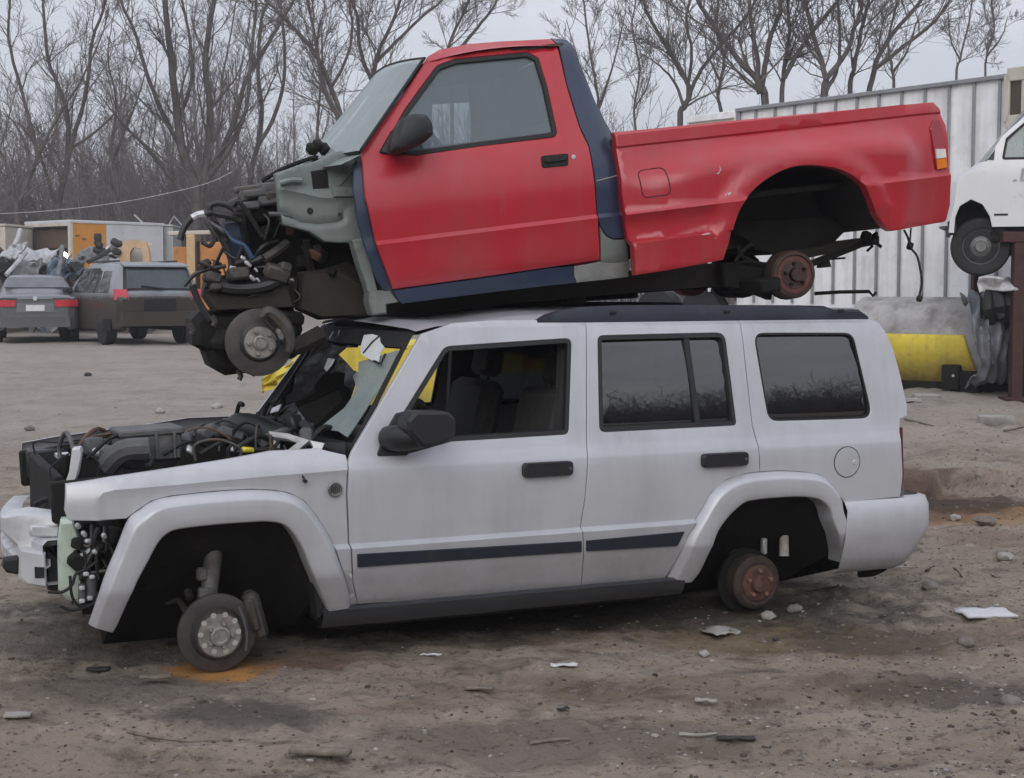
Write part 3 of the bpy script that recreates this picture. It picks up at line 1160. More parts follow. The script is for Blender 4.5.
# battery box / air box
bb = C.P(151, 455, .42)
m = MB().box((bb.x, .52, .975), (.27, .24, .13), (0, -.03, .03), .015).box((bb.x, .52, 1.043), (.29, .26, .03), (0, -.03, .03), .008)
m.box((bb.x + .02, .395, .985), (.012, .012, .12), bev=.002).box((bb.x + .10, .395, .985), (.012, .012, .12), bev=.002)
m.build('battery_box', GREYPL, suv)
m = MB().box((-.34, .50, .93), (.22, .26, .08), (0, .2, .2), .03).tube([(-.42, .42, .90), (-.36, .36, .97), (-.25, .34, .98)], .05, 9, smooth=4)
m.build('air_intake', GREYPL, suv)
m = MB()
for k in range(9):
    x = -.45 + .13 * k + rnd.uniform(-.04, .04)
    y = rnd.uniform(.36, .8)
    z = .93 + .04 * rnd.random() + .05 * sstep(-.3, .4, x)
    MB().box((x, y, z), (rnd.uniform(.05, .13), rnd.uniform(.06, .16), rnd.uniform(.05, .10)), (rnd.uniform(-.4, .4), rnd.uniform(-.4, .4), rnd.uniform(-.6, .6)), .012).build('engine_ancillary', GREYPL, suv)
m = MB()
for k in range(7):
    x = -.5 + .16 * k
    MB().tube([(x, .36 + .1 * rnd.random(), .93 + .02 * rnd.random()), (x + .12, .42, .99 + rnd.uniform(-.02, .05)), (x + .25, .6 * rnd.uniform(.8, 1.2), .95)], rnd.uniform(.007, .014), 6, smooth=5).build('engine_hose', RUBBER, suv)
m = MB()
for k in range(5):
    p = (-.45 + .2 * k, .40 + .1 * rnd.random(), .955)
    MB().box(p, (.045, .04, .022), (rnd.random(), rnd.random(), rnd.random()), .008).build('loose_clip', ALU, suv)
MB().box(C.P(247, 449.5, .40), (.06, .05, .025), (.1, .1, .3), .008).build('fluid_cap', YELB, suv)
# far wing and its hood seal
MB().tube([C.P(40, 451, 1.62), C.P(62, 446, 1.55), C.P(98, 438, 1.48), C.P(130, 431.5, 1.42)], .011, 6, smooth=4).build('hood_seal', RUBBER, suv)
# cowl: fat dark plenum, hinge, wiper
m = MB().tube([C.P(222, 437, .9), C.P(240, 428, .85), C.P(262, 432, .70), C.P(285, 442, .52)], [.05, .075, .075, .06], 12, smooth=4)
m.build('cowl_duct', BLACKP, suv)
m = MB().slab([C.P(232, 414, 1.5), C.P(240, 412, 1.5), C.P(300, 436, .5), C.P(346, 441, .14), C.P(346, 455, .14), C.P(300, 448, .45), C.P(245, 428, 1.2)], (.0, .02, -.05), .01)
m.build('cowl_panel', BLACKP, suv)
m = MB().slab([C.P(268, 431, .34), C.P(288, 433, .34), C.P(310, 440, .30), C.P(296, 452, .28), C.P(287, 451, .30), C.P(300, 441, .34), C.P(270, 436, .36)], (0, .015, -.012), .003)
m.slab([C.P(310, 440, .22), C.P(325, 443, .2), C.P(322, 450, .2), C.P(300, 459, .2), C.P(297, 457, .2), C.P(314, 447, .22)], (0, .015, -.01), .003)
m.build('hood_hinge', ALU, suv)
for k, (a, b) in enumerate((((236, 416), (243, 405)), ((262, 420), (275, 404)), ((225, 426), (258, 418)), ((300, 432), (308, 421)))):
    MB().tube([C.P(*a, 1.0), C.P((a[0] + b[0]) / 2, b[1] - 1, .95), C.P(*b, .9)], .012, 6, smooth=3).build('cowl_hose', RUBBER, suv)
m = MB()
for k in range(7):
    MB().box(C.P(228 + k * 13 + rnd.uniform(-4, 4), 430 - k * .5 + rnd.uniform(-8, 3), 1.1 - k * .09), (.08, .08, .05), (rnd.random(), rnd.random(), rnd.random()), .01).build('cowl_fitting', BLACKP, suv)
m = MB().tube([C.P(284, 446, .25), C.P(290, 456, .12), C.P(299, 470, .03), C.P(305, 480, -.005)], .005, 6, smooth=3)
m.lathe(C.P(305, 481, -.01), [(-.01, .009), (.012, .009)], 8)
m.build('wiper_arm', BLACKP, suv)
# radiator support post (curved white metal), far lamp bracket, crash beam
m = MB().slab([C.P(72, 449, .30), C.P(80, 448, .30), C.P(81.5, 452, .30), C.P(78, 474, .30), C.P(73, 486, .30), C.P(64, 500, .30), C.P(62, 492, .30), C.P(69, 472, .30)], (.02, .09, 0), .006)
m.build('radiator_support', M('white_primer', (.62, .63, .64), .5, dirt=((.3, .28, .26), .15, 9)), suv)
m = MB().box(C.P(46, 462, 1.60), (.20, .16, .14), (0, -.05, 0), .01)
m.build('lamp_housing', BLACKP, suv)
m = MB().slab([C.P(33, 450, 1.66), C.P(27, 449, 1.70), C.P(23, 475, 1.70), C.P(28, 476, 1.66)], (.01, .05, 0), .003)
m.build('lamp_bracket', ALU, suv)
m = MB().slab([C.P(57, 455, 1.2), C.P(70, 454, 1.2), C.P(70, 457.5, 1.2), C.P(57, 458.5, 1.2)], (.0, .1, 0))
m.build('cross_member_tab', ALU, suv)
m = MB().tube([C.P(66, 455, 1.0), C.P(64, 475, 1.0), C.P(60, 495, 1.0)], .03, 8)
m.build('hood_latch', DARK, suv)
for (pts) in (((38, 503), (50, 497), (62, 490)), ((44, 511), (56, 500), (66, 486)), ((50, 513), (60, 505), (66, 495)), ((36, 504), (46, 499), (60, 498))):
    MB().tube([C.P(x, y, .75 - .05 * k) for k, (x, y) in enumerate(pts)], .014, 6, smooth=3).build('front_hose', RUBBER, suv)
# radiator / condenser pack across the nose
MB().box((-.62, .95, .62), (.05, 1.0, .48), bev=.01).build('radiator', DARK, suv)
# bumper beam
BX = C.P(28, 530, .45).x
m = MB()
bl = []
for k in range(13):
    w = .22 + 1.46 * k / 12
    u = (w - .95) / .73
    bl.append((w, -.80 + .10 * u * u))
rows = []
for (dx, z) in ((.08, .62), (.0, .62), (-.02, .60), (-.02, .555), (.01, .54), (.01, .51), (-.02, .495), (-.02, .45), (.0, .43), (.08, .43)):
    rows.append([Vector((x + dx, w, z)) for (w, x) in bl])
m.grid(rows)
m.build('bumper_beam', ALU, suv, smooth=30)
m = MB().slab([C.P(1, 517, .42), C.P(28, 512, .42), C.P(59, 516, .30), C.P(59, 545, .30), C.P(36, 549, .34), C.P(22, 552, .36), C.P(0, 530, .42)], (.02, .16, 0), .012)
m.box(C.P(44, 531, .30), (.12, .03, .05), (0, .1, 0), .008)
m.build('crash_box', ALU, suv)
cb = C.P(33, 566, .22)
m = MB().slab([C.P(20, 549, .22), C.P(46, 553, .22), C.P(47.5, 588, .22), C.P(27, 586, .22), C.P(19, 578, .22)], (0, .10, 0), .012)
tb = m.build('tow_hook_bracket', M('pale_grey_paint', (.50, .51, .53), .5, var=.15, dirt=((.3, .28, .25), .15, 9)), suv)
MB().slab([C.P(34.5, 567, .215), C.P(44.5, 567.5, .215), C.P(44.5, 578, .215), C.P(35, 578, .215)], (0, .01, 0)).build('black_label', BLACKP, tb)
m = MB().slab([C.P(5, 560, .24), C.P(19, 558, .24), C.P(19, 575, .24), C.P(7, 573, .24), C.P(3, 568, .24)], (0, .08, 0), .01)
m.build('rubber_stop', RUBBER, suv)
# washer tank, pumps, wires under the fender
tk = [(60, 520), (72, 519), (76, 528), (80, 541), (88, 551), (92, 562), (86, 580), (84, 596), (78, 604), (66, 600), (58, 590), (57, 560), (57, 540)]
m = MB().slab([C.P(x, y, .19) for x, y in tk], (.03, .16, 0), .02)
m.build('washer_tank', TANKPL, suv)
m = MB().slab([C.P(47, 548, .30), C.P(60, 560, .30), C.P(58, 592, .30), C.P(48, 590, .30)], (0, .14, 0), .01)
m.build('air_duct', BLACKP, suv)
m = MB().tube([C.P(92, 575, .15), C.P(91, 600, .15)], .024, 10).tube([C.P(82, 584, .14), C.P(82, 602, .14)], .016, 8)
m.build('washer_pump', GREYPL, suv)
m = MB()
for p in ((92, 577), (82, 588), (82, 601), (90, 598), (86, 574)):
    MB().box(C.P(*p, .12), (.024, .02, .018), bev=.004).build('pump_clip', ALU, suv)
for pts in (((48, 592), (62, 592), (72, 585), (76, 574), (88, 568), (98, 560)), ((70, 576), (72, 596), (80, 606), (94, 603), (98, 592)), ((84, 552), (86, 566), (80, 580)), ((60, 606), (72, 610), (90, 606)), ((100, 545), (96, 560), (99, 580))):
    MB().tube([C.P(x, y, .13) for x, y in pts], .007, 6, smooth=5).build('wiring', RUBBER, suv)
m = MB()
for k in range(14):
    m.box(C.P(rnd.uniform(76, 116), rnd.uniform(524, 566), rnd.uniform(.16, .3)), (rnd.uniform(.03, .09), .06, rnd.uniform(.03, .09)), (rnd.random(), rnd.random(), rnd.random()), .01)
m.build('front_clutter', DARK, suv)
m = MB()
for p in ((88, 541), (84, 534), (104, 536), (95, 552), (78, 526)):
    MB().box(C.P(*p, .13), (.03, .02, .02), (rnd.random(), rnd.random(), rnd.random()), .006).build('lamp_fragment', ALU, suv)
MB().slab([C.P(104, 527, .2), C.P(111, 529, .2), C.P(106, 548, .2), C.P(102, 550, .2)], (0, .02, 0)).build('inner_bracket', ALU, suv)
MB().box((-.50, .42, .56), (.24, .3, .44), bev=.03).build('inner_arch', DARK, suv)

# thin wiring looms and pipes strung through the open nose
for k in range(22):
    a = Vector((rnd.uniform(-.66, .35), rnd.uniform(.30, .9), .90 + .08 * rnd.random()))
    d = Vector((rnd.uniform(-.28, .28), rnd.uniform(-.1, .3), 0))
    a.z += .05 * sstep(-.3, .4, a.x)
    mid = a + d * .5 + Vector((0, 0, rnd.uniform(.0, .09)))
    MB().tube([a - Vector((0, 0, .05)), a + Vector((0, 0, .02)), mid, a + d, a + d - Vector((0, 0, .06))], rnd.choice((.004, .005, .007, .010)), 6, smooth=4).build('wiring', rnd.choice((RUBBER, RUBBER, GREYPL, GRIME, M('brown_wire', (.10, .06, .04), .6))), suv)
for k in range(14):
    a = C.P(rnd.uniform(74, 118), rnd.uniform(522, 575), rnd.uniform(.13, .22))
    MB().tube([a, a + Vector((rnd.uniform(-.05, .05), -.02, rnd.uniform(-.10, .04))), a + Vector((rnd.uniform(-.12, .12), 0, rnd.uniform(-.2, -.05)))], rnd.choice((.004, .006, .008)), 6, smooth=4).build('wiring', rnd.choice((RUBBER, GREYPL, ALU, GRIME)), suv)
# --- door mirror
mh = [(405, 420, .02), (412, 411.5, .03), (446, 411, .05), (453.5, 418, .03), (453, 437, .03), (440, 443, .03), (420, 447, .03), (405, 430, .02)]
P2 = round_poly(C.poly(mh, -.16))
m = MB().slab([Vector((p.x, -.20 + .02 * 0, p.y)) for p in P2], (.0, .13, 0), .016)
mir = m.build('door_mirror', BLACKP, fd, smooth=30)
m = MB().tube([C.P(388, 438, .03), C.P(402, 438, -.06), C.P(425, 436, -.13)], [.055, .06, .05], 12, smooth=3)
m.build('mirror_arm', BLACKP, mir, smooth=60)
P2 = round_poly(C.poly([(376, 456, .01), (384, 436), (398, 414, .01), (406, 412), (412, 440), (408, 455, .02)], .03))
MB().slab([Vector((p.x, wf(p.x, p.y) - .012, p.y)) for p in P2], (0, .03, 0), .008).build('mirror_base', BLACKP, mir)
MB().tube([C.P(410, 409, .2), C.P(418, 402, .25), C.P(424, 409, .2)], .02, 8, smooth=3).build('mirror_wire', RUBBER, mir)
m = MB().slab([Vector((p.x, WS + .2, p.y)) for p in P2], (0, -.2, 0), .02)
m.build('door_mirror', BLACKP, suv)
# ------------------------------------------------------------------ red pickup lying on the roof of the SUV
RED = M('red_paint', (0.42, 0.013, 0.025), rough=0.36, var=0.06, vs=2.5, coat=0.40, croug=0.16, dirt=((0.33, 0.07, 0.075), 0.08, 2.6), streak=((0.30, 0.105, 0.10), 0.35, 8.0), spec=.5)
NAVY = M('navy_paint', (0.022, 0.036, 0.075), rough=0.42, var=0.12, vs=5, coat=0.25, croug=.15, dirt=((0.09, 0.095, 0.11), 0.12, 6))
PRIMER = M('grey_primer', (0.165, 0.185, 0.175), rough=0.65, var=0.18, vs=7, dirt=((0.10, 0.09, 0.075), 0.22, 7))
PRIMERL = M('pale_primer', (0.27, 0.28, 0.27), rough=0.65, var=0.2, vs=9, dirt=((0.08, 0.08, 0.085), 0.22, 9))
APRON = M('grey_green_sheet', (0.175, 0.205, 0.195), rough=0.5, var=0.18, vs=6, coat=.1, dirt=((0.05, 0.05, 0.048), 0.25, 6))
BROWN = M('oily_brown_frame', (0.020, 0.015, 0.012), rough=0.7, var=0.45, vs=8, dirt=((0.036, 0.027, 0.02), 0.3, 6), bump=.003, bs=30)
GL_TRUCK = GLASS('hazy_cab_glass', (0.66, 0.70, 0.72), 0.36, (0.25, 0.30, 0.325), scale=1.5)
GL_SCREEN = GLASS('frosted_windscreen', (0.6, 0.65, 0.65), 0.62, (0.36, 0.41, 0.42), scale=3.0)
GL_FAR = GLASS('clear_far_glass', (0.9, 0.93, 0.93), 0.05, (0.4, 0.42, 0.42))
o_ = SX.glob((0.2, 0.54, 1.45))
T = Car(o_.x, o_.y, SX.yaw - R(6.5), o_.z)
WT_ = 1.74
truck = empty('red_pickup', T.o, T.yaw, 'red pickup with a navy cab corner and no wheels, stacked on the silver SUV', 'pickup truck')
PT = R(7.25)


def tv(s_, z): return -s_ * sin(PT) + z * cos(PT)


def vpx(px, py):
    q = T.U(px, py, 0.05)
    return tv(q.x, q.y)


V_SILL = vpx(480, 277)
V_CR = vpx(490, 230.5)
V_BELT = vpx(480, 147)
V_TOP = vpx(470, 46)
V_SH = V_BELT - .10
_tp = [(V_SILL - .25, .10), (V_SILL - .06, .05), (V_SILL + .03, .015), (V_CR - .04, -.004), (V_CR - .004, -.012), (V_CR + .016, .002), (V_CR + .15, -.006), (V_SH - .06, .004), (V_SH, .018), (V_BELT - .03, .045), (V_BELT, .06), (V_TOP - .05, .215), (V_TOP - .015, .235), (V_TOP + .02, .28), (V_TOP + .05, .36)]
tf = pw(_tp)
wt = lambda a, b: tf(tv(a, b))


def vline(v, s0=-1, s1=4.5):
    """a line of constant height along the truck"""
    return [(s0, (v + s0 * sin(PT)) / cos(PT)), (s1, (v + s1 * sin(PT)) / cos(PT))]


TL = [vline(v, .3, 2.0) for v in (V_CR - .04, V_CR - .004, V_CR + .016, V_SH)]
TD = [(361, 151, .01), (361, 158), (365, 197), (377, 247), (392.5, 289.5), (480, 277.5), (600, 260), (598.5, 220), (595, 183), (589, 146), (580, 127), (567, 85), (551, 38.5), (500, 41), (470, 43.5), (440, 49, .03), (428, 56, .03), (405, 92), (380, 125)]
TW = [(382, 152, .02), (405, 110), (437, 66, .06), (455, 59.5), (527, 52.5, .05), (538, 58, .02), (547, 87), (557.5, 136, .03), (480, 146), (415, 155)]


def tboth(name, out, holes, mat, **kw):
    a = panel(T, name, out, holes, wt, mat, truck, **kw)
    panel(T, name, out, holes, wt, mat, truck, W=WT_, **kw)
    return a


def mud_(a, b): return 0


# soft denting of old sheet metal
def dent(a, b): return .0035 * noise.noise(Vector((a * 2.2, b * 2.2, 5.0)))


td = tboth('cab_door', TD, [TW], RED, lines=TL, step=.06, relief=dent)
ring2d('window_seal', T.poly(TW, wt), lambda a, b: wt(a, b) + .003, RUBBER, td, width=.022)


def tpane(out, mat, par, off=.014, W=None, nm='window_pane'):
    P = round_poly(T.poly(out, wt))
    vs = [Vector((p.x, wt(p.x, p.y) + off, p.y)) for p in P]
    if W: vs = [Vector((v.x, W - v.y, v.z)) for v in vs]
    return MB().slab(vs, (0, .004 if not W else -.004, 0)).build(nm, mat, par)


tpane(TW, GL_TRUCK, td)
TWf = T.poly(TW, wt)
qd = [T.P(x, y, WT_ - .09) for x, y in ((428, 107), (469, 104.5), (473, 141.5), (430, 146))]
panel2d('window_pane', TWf, [[(p.x, p.z) for p in qd]], lambda a, b: wt(a, b) + .014, GLASS('foggy_far_glass', (.25, .28, .30), .62, (.20, .235, .255), scale=1.2), truck, step=.1, lip=.004, W=WT_)
# handle and lock
a, b = T.S(541.5, 162, wt), T.S(568, 159.5, wt)
z = (a.y + b.y) / 2
y = wt(a.x, z)
q = round_poly([(a.x, a.y - .03, .012), (b.x, b.y - .03, .012), (b.x, b.y + .03, .012), (a.x, a.y + .03, .012)])
hd = MB().slab([Vector((p.x, y - .014, p.y)) for p in q], (0, .02, 0), bev=.006).build('door_handle', RUBBER, td)
q = round_poly([(a.x + .012, a.y - .005, .01), (b.x - .012, b.y - .005, .01), (b.x - .012, b.y + .022, .01), (a.x + .012, a.y + .022, .01)])
MB().slab([Vector((p.x, y - .026, p.y)) for p in q], (0, .016, 0), bev=.006).build('handle_grip', BLACKP, hd)
l_ = T.S(573.5, 157, wt)
MB().lathe((l_.x, wt(l_.x, l_.y), l_.y), [(0, .012), (.004, .011), (.005, 0)], 14).build('door_lock', ALU, td)
# mirror
mh = [(394, 130, .02), (399, 119, .03), (412, 114.5, .03), (424, 115, .03), (430, 124, .03), (431, 135, .02), (422, 143, .03), (400, 152, .04), (389, 154, .03), (390, 143, .02)]
P2 = round_poly(T.poly(mh, -.10))
mt_ = MB().slab([Vector((p.x, -.16 + .3 * (p.x - P2[0].x) * 0, p.y)) for p in P2], (0.02, .19, 0), .03).build('door_mirror', BLACKP, td, smooth=50)
P2 = round_poly(T.poly([(380, 152.5, .01), (395, 128, .02), (402, 130), (408, 152), (396, 155, .02)], .03))
MB().slab([Vector((p.x, wt(p.x, p.y) - .01, p.y)) for p in P2], (0, .04, 0), .01).build('mirror_base', BLACKP, mt_)
P2 = [Vector((p.x, WT_ + .14, p.y)) for p in round_poly(T.poly(mh, -.10))]
MB().slab(P2, (0.02, -.16, 0), .03).build('door_mirror', BLACKP, truck)

# navy corner of the cab
BC = [(551, 38), (566, 39, .03), (574, 47, .06), (584, 72), (595, 100), (606, 122), (612, 132), (617, 155), (622, 195), (626, 216), (627, 238), (614, 239), (607, 236), (603, 230), (600, 225), (598.5, 220), (595, 183), (589, 146), (580, 127), (567, 85)]


def bc_wf(a, b):
    # the corner rolls round towards the back of the cab
    qx = T.S(567, 85, wt)
    line = a - (-(b - bcz0) * bck + bcx0)
    return wt(a, b) + .10 * max(0.0, (line) / .16) ** 2 * .6


p0, p1 = T.S(551, 38.5, wt), T.S(598, 215, wt)
bcz0, bcx0 = p0.y, p0.x
bck = (p1.x - p0.x) / (p0.y - p1.y)
for W_ in (None, WT_):
    o2 = panel(T, 'cab_corner', BC, [], bc_wf, NAVY, truck, W=W_, step=.05, lines=[vline(v, 1.4, 2.2) for v in (V_CR - .004, V_CR + .016)])
    if W_ is None: cc_ = o2
# paint-line seams across the navy corner
for (x0, y0, x1, y1) in ((596.5, 181, 619.5, 175),):
    A, B = T.S(x0, y0, bc_wf), T.S(x1, y1, bc_wf)
    pts = []
    for k in range(7):
        p = A.lerp(B, k / 6)
        pts.append((p.x, bc_wf(p.x, p.y) - .001, p.y))
    MB().tube(pts, .0035, 5).build('seam_sealer', PRIMERL, cc_)
for W_ in (None, WT_):
    panel(T, 'sill_patch', [(600, 226), (603, 231), (607, 236.5), (614, 239.5), (627, 239), (629, 262), (614, 263), (601, 262.5), (600.5, 258)], [], lambda a, b: bc_wf(a, b) + .006, PRIMER, truck, W=W_, step=.05, smooth=45)
    panel(T, 'sill_patch', [(574, 266), (600, 261.5), (614, 263), (629, 262), (629, 277), (600, 280.5), (577, 283), (574, 276)], [], lambda a, b: bc_wf(a, b) + .010, PRIMERL, truck, W=W_, step=.05)
    panel(T, 'door_sill', [(393, 290), (480, 278), (552, 267.5), (574, 266), (574, 276), (577, 283), (540, 287), (480, 294), (402, 304), (396, 297)], [], lambda a, b: wt(a, b) + .008, NAVY, truck, W=W_, step=.06)
# hinge pillar (navy) and body mount
HP = [(353, 164), (361, 153), (365, 197), (377, 247), (393, 290), (396, 297), (388, 300), (377, 280), (366, 250), (357, 220), (353, 190)]
for W_ in (None, WT_):
    panel(T, 'hinge_pillar', HP, [], lambda a, b: wt(a, b) + .035, NAVY, truck, W=W_, step=.06)
MB().slab([T.P(x, y, .06) for x, y in ((370, 291), (391, 290), (399, 302), (387, 304.5), (387, 314), (373, 315.5), (369, 302))], (0, .14, 0), .01).build('body_mount', PRIMER, truck)
MB().slab([T.P(x, y, .10) for x, y in ((352, 240), (362, 238), (372, 262), (378, 292), (370, 300), (366, 285), (358, 262))], (0, .1, 0), .01).build('body_mount', APRON, truck)
# roof, windscreen, back of the cab
tp0 = T.P(424, 57, .24); tp1 = T.P(553, 38, .24)
sA, sB = tp0.x, tp1.x + .03


def tz(s_, v): return (v + s_ * sin(PT)) / cos(PT)


rows = []
for i in range(15):
    row = []
    for k in range(15):
        w_ = .222 + (WT_ - .444) * k / 14
        u = (w_ - WT_ / 2) / (WT_ / 2 - .222)
        s0 = sA - .07 * (1 - u * u) - .02
        s1 = sB + .05 * (1 - u * u)
        t = i / 14
        s_ = s0 + (s1 - s0) * t
        v = V_TOP - .016 + .040 * (1 - u ** 4) + .020 * (1 - (2 * t - 1) ** 2) - .03 * (1 - t) ** 3
        row.append(Vector((s_, w_, tz(s_, v))))
    rows.append(row)
MB().grid(rows).build('cab_roof', RED, truck, smooth=60)
bA = T.P(362, 150, .02)
bT = T.P(425, 58, .215)


def twsp(v, k):
    """k 0..1 across"""
    w0 = bA.y + (bT.y - bA.y) * v
    w_ = w0 + (WT_ - 2 * w0) * k
    u = 2 * k - 1
    q = bA.lerp(bT, v)
    return Vector((q.x - (.13 - .05 * v) * (1 - u * u), w_, q.z + (.0 + .03 * v) * (1 - u * u)))


rows = [[twsp(i / 10, .002 + .996 * k / 16) for k in range(17)] for i in range(11)]
tws = MB().grid(rows).build('windscreen', GL_SCREEN, truck, smooth=60)
MB().tube([twsp(i / 10, .006) for i in range(11)], .008, 6).build('windscreen_seal', RUBBER, tws)
MB().tube([twsp(i / 10, .988) for i in range(11)], .008, 6).build('windscreen_seal', RUBBER, tws)
MB().tube([twsp(1, k / 16) for k in range(17)], .006, 6).build('windscreen_seal', RUBBER, tws)
# cowl below the screen
rows = [[twsp(0, k / 12) + Vector((0.0 - .10 * t, 0, -.05 * t - .02)) for k in range(13)] for t in (0, .12, .4, .7, 1)]
MB().grid(rows).build('cowl', APRON, truck)
m = MB()
for (x, y) in ((312, 149), (318, 146), (324, 149)): m.box(T.P(x, y, .5), (.05, .06, .05), (rnd.random(), 0, rnd.random()), .01)
m.tube([T.P(309, 152, .5), T.P(316, 145, .5), T.P(326, 147, .5)], .012, 6, smooth=4)
m.tube([T.P(312, 146, .5), T.P(318, 143.5, .5), T.P(322, 147, .5)], .008, 6)
m.build('wiper_linkage', DARK, truck)
# rear wall of the cab: from one navy corner round to the other
edge = []
for (x, y) in ((571, 42), (576, 51), (584, 72), (595, 100), (606, 122), (612, 132), (617, 155), (622, 195), (626, 216), (627, 236)):
    p = T.S(x, y, bc_wf)
    edge.append(Vector((p.x, bc_wf(p.x, p.y) + .004, p.y)))
edge = catmull(edge, 3)
rows = []
for e in edge:
    rows.append([Vector((e.x - .006 + .05 * (1 - (2 * k / 12 - 1) ** 4), e.y + (WT_ - 2 * e.y) * k / 12, e.z)) for k in range(13)])
bwo = MB().grid(rows).build('cab_back', NAVY, truck, smooth=50)
a_i, b_i = 5, 12
rw_ = MB().grid([[r_[k] + Vector((.008, 0, .004)) for k in range(2, 11)] for r_ in rows[a_i:b_i]])
rw_.build('rear_window', GL_TINT, bwo)
# cab inside
hp0, hp1 = T.P(430, 66, .3), T.P(560, 50, .3)
MB().slab([Vector((hp0.x, .25, hp0.z)), Vector((hp1.x, .25, hp1.z)), Vector((hp1.x, .25, hp1.z + .03)), Vector((hp0.x, .25, hp0.z + .03))], (0, WT_ - .5, 0)).build('headliner', TRIMG, truck)
fl = T.P(480, 282, .1)
m = MB().slab([T.P(395, 292, .12), T.P(600, 264, .12), T.P(600, 270, .12), T.P(395, 298, .12)], (0, WT_ - .24, 0))
m.build('cab_floor', DARK, truck)
sb = MB()
P2 = [T.P(x, y, .30) for x, y in ((530, 245), (545, 170), (557, 118), (570, 116), (585, 180), (592, 245))]
sb.slab(P2, (0, WT_ - .6, 0), .03)
sb.slab([T.P(x, y, .30) for x, y in ((455, 240), (462, 222), (545, 214), (545, 245))], (0, WT_ - .6, 0), .03)
seat_ = sb.build('bench_seat', M('dusty_seat', (.10, .11, .115), .9, var=.15), truck)
for w_ in (.36, 1.05):
    MB().slab([T.P(x, y, w_) for x, y in ((548, 116), (556, 84), (566, 84), (570, 114))], (0, .34, 0), .03).build('headrest', M('dusty_seat', (.10, .11, .115)), seat_)
m = MB().slab([T.P(x, y, .14) for x, y in ((366, 158), (380, 148), (412, 150), (420, 168), (416, 190), (372, 195))], (0, WT_ - .28, 0), .03)
m.build('dashboard', TRIMG, truck)
sw = T.P(436, 160, .42)
ax1 = Vector((-.45, 0, .9)).normalized(); ax2 = Vector((0, 1, 0))
MB().tube([sw + (ax1 * cos(2 * pi * k / 26) + ax2 * sin(2 * pi * k / 26)) * .18 for k in range(27)], .015, 7, cap=False).tube([sw - ax2 * .17, sw + ax2 * .17], .014, 6).tube([sw, sw + Vector((-.3, 0, -.2))], .03, 8).build('steering_wheel', BLACKP, truck)

# ---------------- bed
BD = [(613.5, 132), (720, 121.5), (800, 114), (870, 107.5), (934, 102, .02), (940, 108, .04), (946, 125), (949, 145), (949, 165), (951.5, 182), (950.5, 205), (946.5, 222, .03), (882, 232), (876.5, 229), (872, 211), (865, 193), (855, 180.5), (840, 171.5), (825, 167.5), (802, 166), (780, 171), (757, 185), (741, 204), (732, 225), (727, 245), (721.5, 260), (665, 271), (636, 275.5), (634, 246), (627, 236), (626, 216), (622, 195), (617, 155)]
ARCH = [(882, 232), (876.5, 229), (872, 211), (865, 193), (855, 180.5), (840, 171.5), (825, 167.5), (802, 166), (780, 171), (757, 185), (741, 204), (732, 225), (727, 245), (721.5, 260)]
V_RAIL = vpx(780, 116)
V_BC = vpx(730, 201)
_bp = pw([(V_SILL - .25, .05), (V_SILL - .02, .03), (V_BC - .05, .0), (V_BC - .006, -.012), (V_BC + .014, .004), (V_BC + .2, .0), (V_RAIL - .14, .012), (V_RAIL - .076, .028), (V_RAIL - .066, .018), (V_RAIL - .01, .022), (V_RAIL + .02, .05)])
wb0 = lambda a, b: _bp(tv(a, b))
wbk = lambda a, b: wb0(a, b) - .085
ARC = [Vector((p.x, p.y)) for p in catmull([Vector((q.x, q.y, 0)) for q in [T.S(x, y, wbk) for x, y in ARCH[2:-1]]], 4)]
arch2 = densify([T.S(*ARCH[0], wb0), T.S(*ARCH[1], wb0)] + ARC + [T.S(*ARCH[-1], wbk)], .03, False)
ridge = [T.S(x, y, lambda a, b: wb0(a, b) - .03) for x, y in ((650, 165), (668, 159), (686, 153.5), (703, 149), (720, 145.5), (745, 141.3), (770, 137.5), (795, 134), (820, 131.3), (848, 129.3), (875, 128.6), (892, 129.2), (905, 131.3), (918, 138))]
ridge = [Vector((p.x, p.y)) for p in catmull([Vector((q.x, q.y, 0)) for q in ridge], 6)]
s_r0, s_r1 = ridge[0].x, T.S(920, 150, wb0).x
stepl = [T.S(x, y, wb0) for x, y in ((636, 242), (668, 237), (702, 233))]


def ridge_z(s_):
    for a, b in zip(ridge, ridge[1:]):
        if a.x <= s_ <= b.x: return a.y + (b.y - a.y) * (s_ - a.x) / (b.x - a.x)
    return ridge[0].y if s_ < ridge[0].x else ridge[-1].y


def bed_rel(s_, z):
    d = ridge_z(s_) - z
    g_ = .092 * sstep(-.04, .12, d) * sstep(s_r0 - .28, s_r0 + .26, s_) * (1 - sstep(s_r1 - .16, s_r1 + .05, s_) * .9)
    da = pl_dist(Vector((s_, z)), arch2)
    g_ += .026 * (1 - sstep(.05, .125, da)) * (1 if tv(s_, z) > V_BC - .15 else .3)
    # running-board pod ahead of the wheel
    zl = stepl[0].y + (stepl[-1].y - stepl[0].y) * (s_ - stepl[0].x) / (stepl[-1].x - stepl[0].x)
    k = 1 - sstep(stepl[-1].x - .05, stepl[-1].x + .15, s_)
    inn = sstep(zl + .012, zl - .006, z)
    g_ += k * (.035 * inn - .030 * (1 - inn) * sstep(V_BC + .0, V_BC - .05, tv(s_, z)))
    k2 = 1 - sstep(s_r1 - .02, s_r1 + .12, s_)
    g_ -= .035 * sstep(s_r1 + .0, s_r1 + .15, s_) ** 2
    return g_ + dent(s_, z)


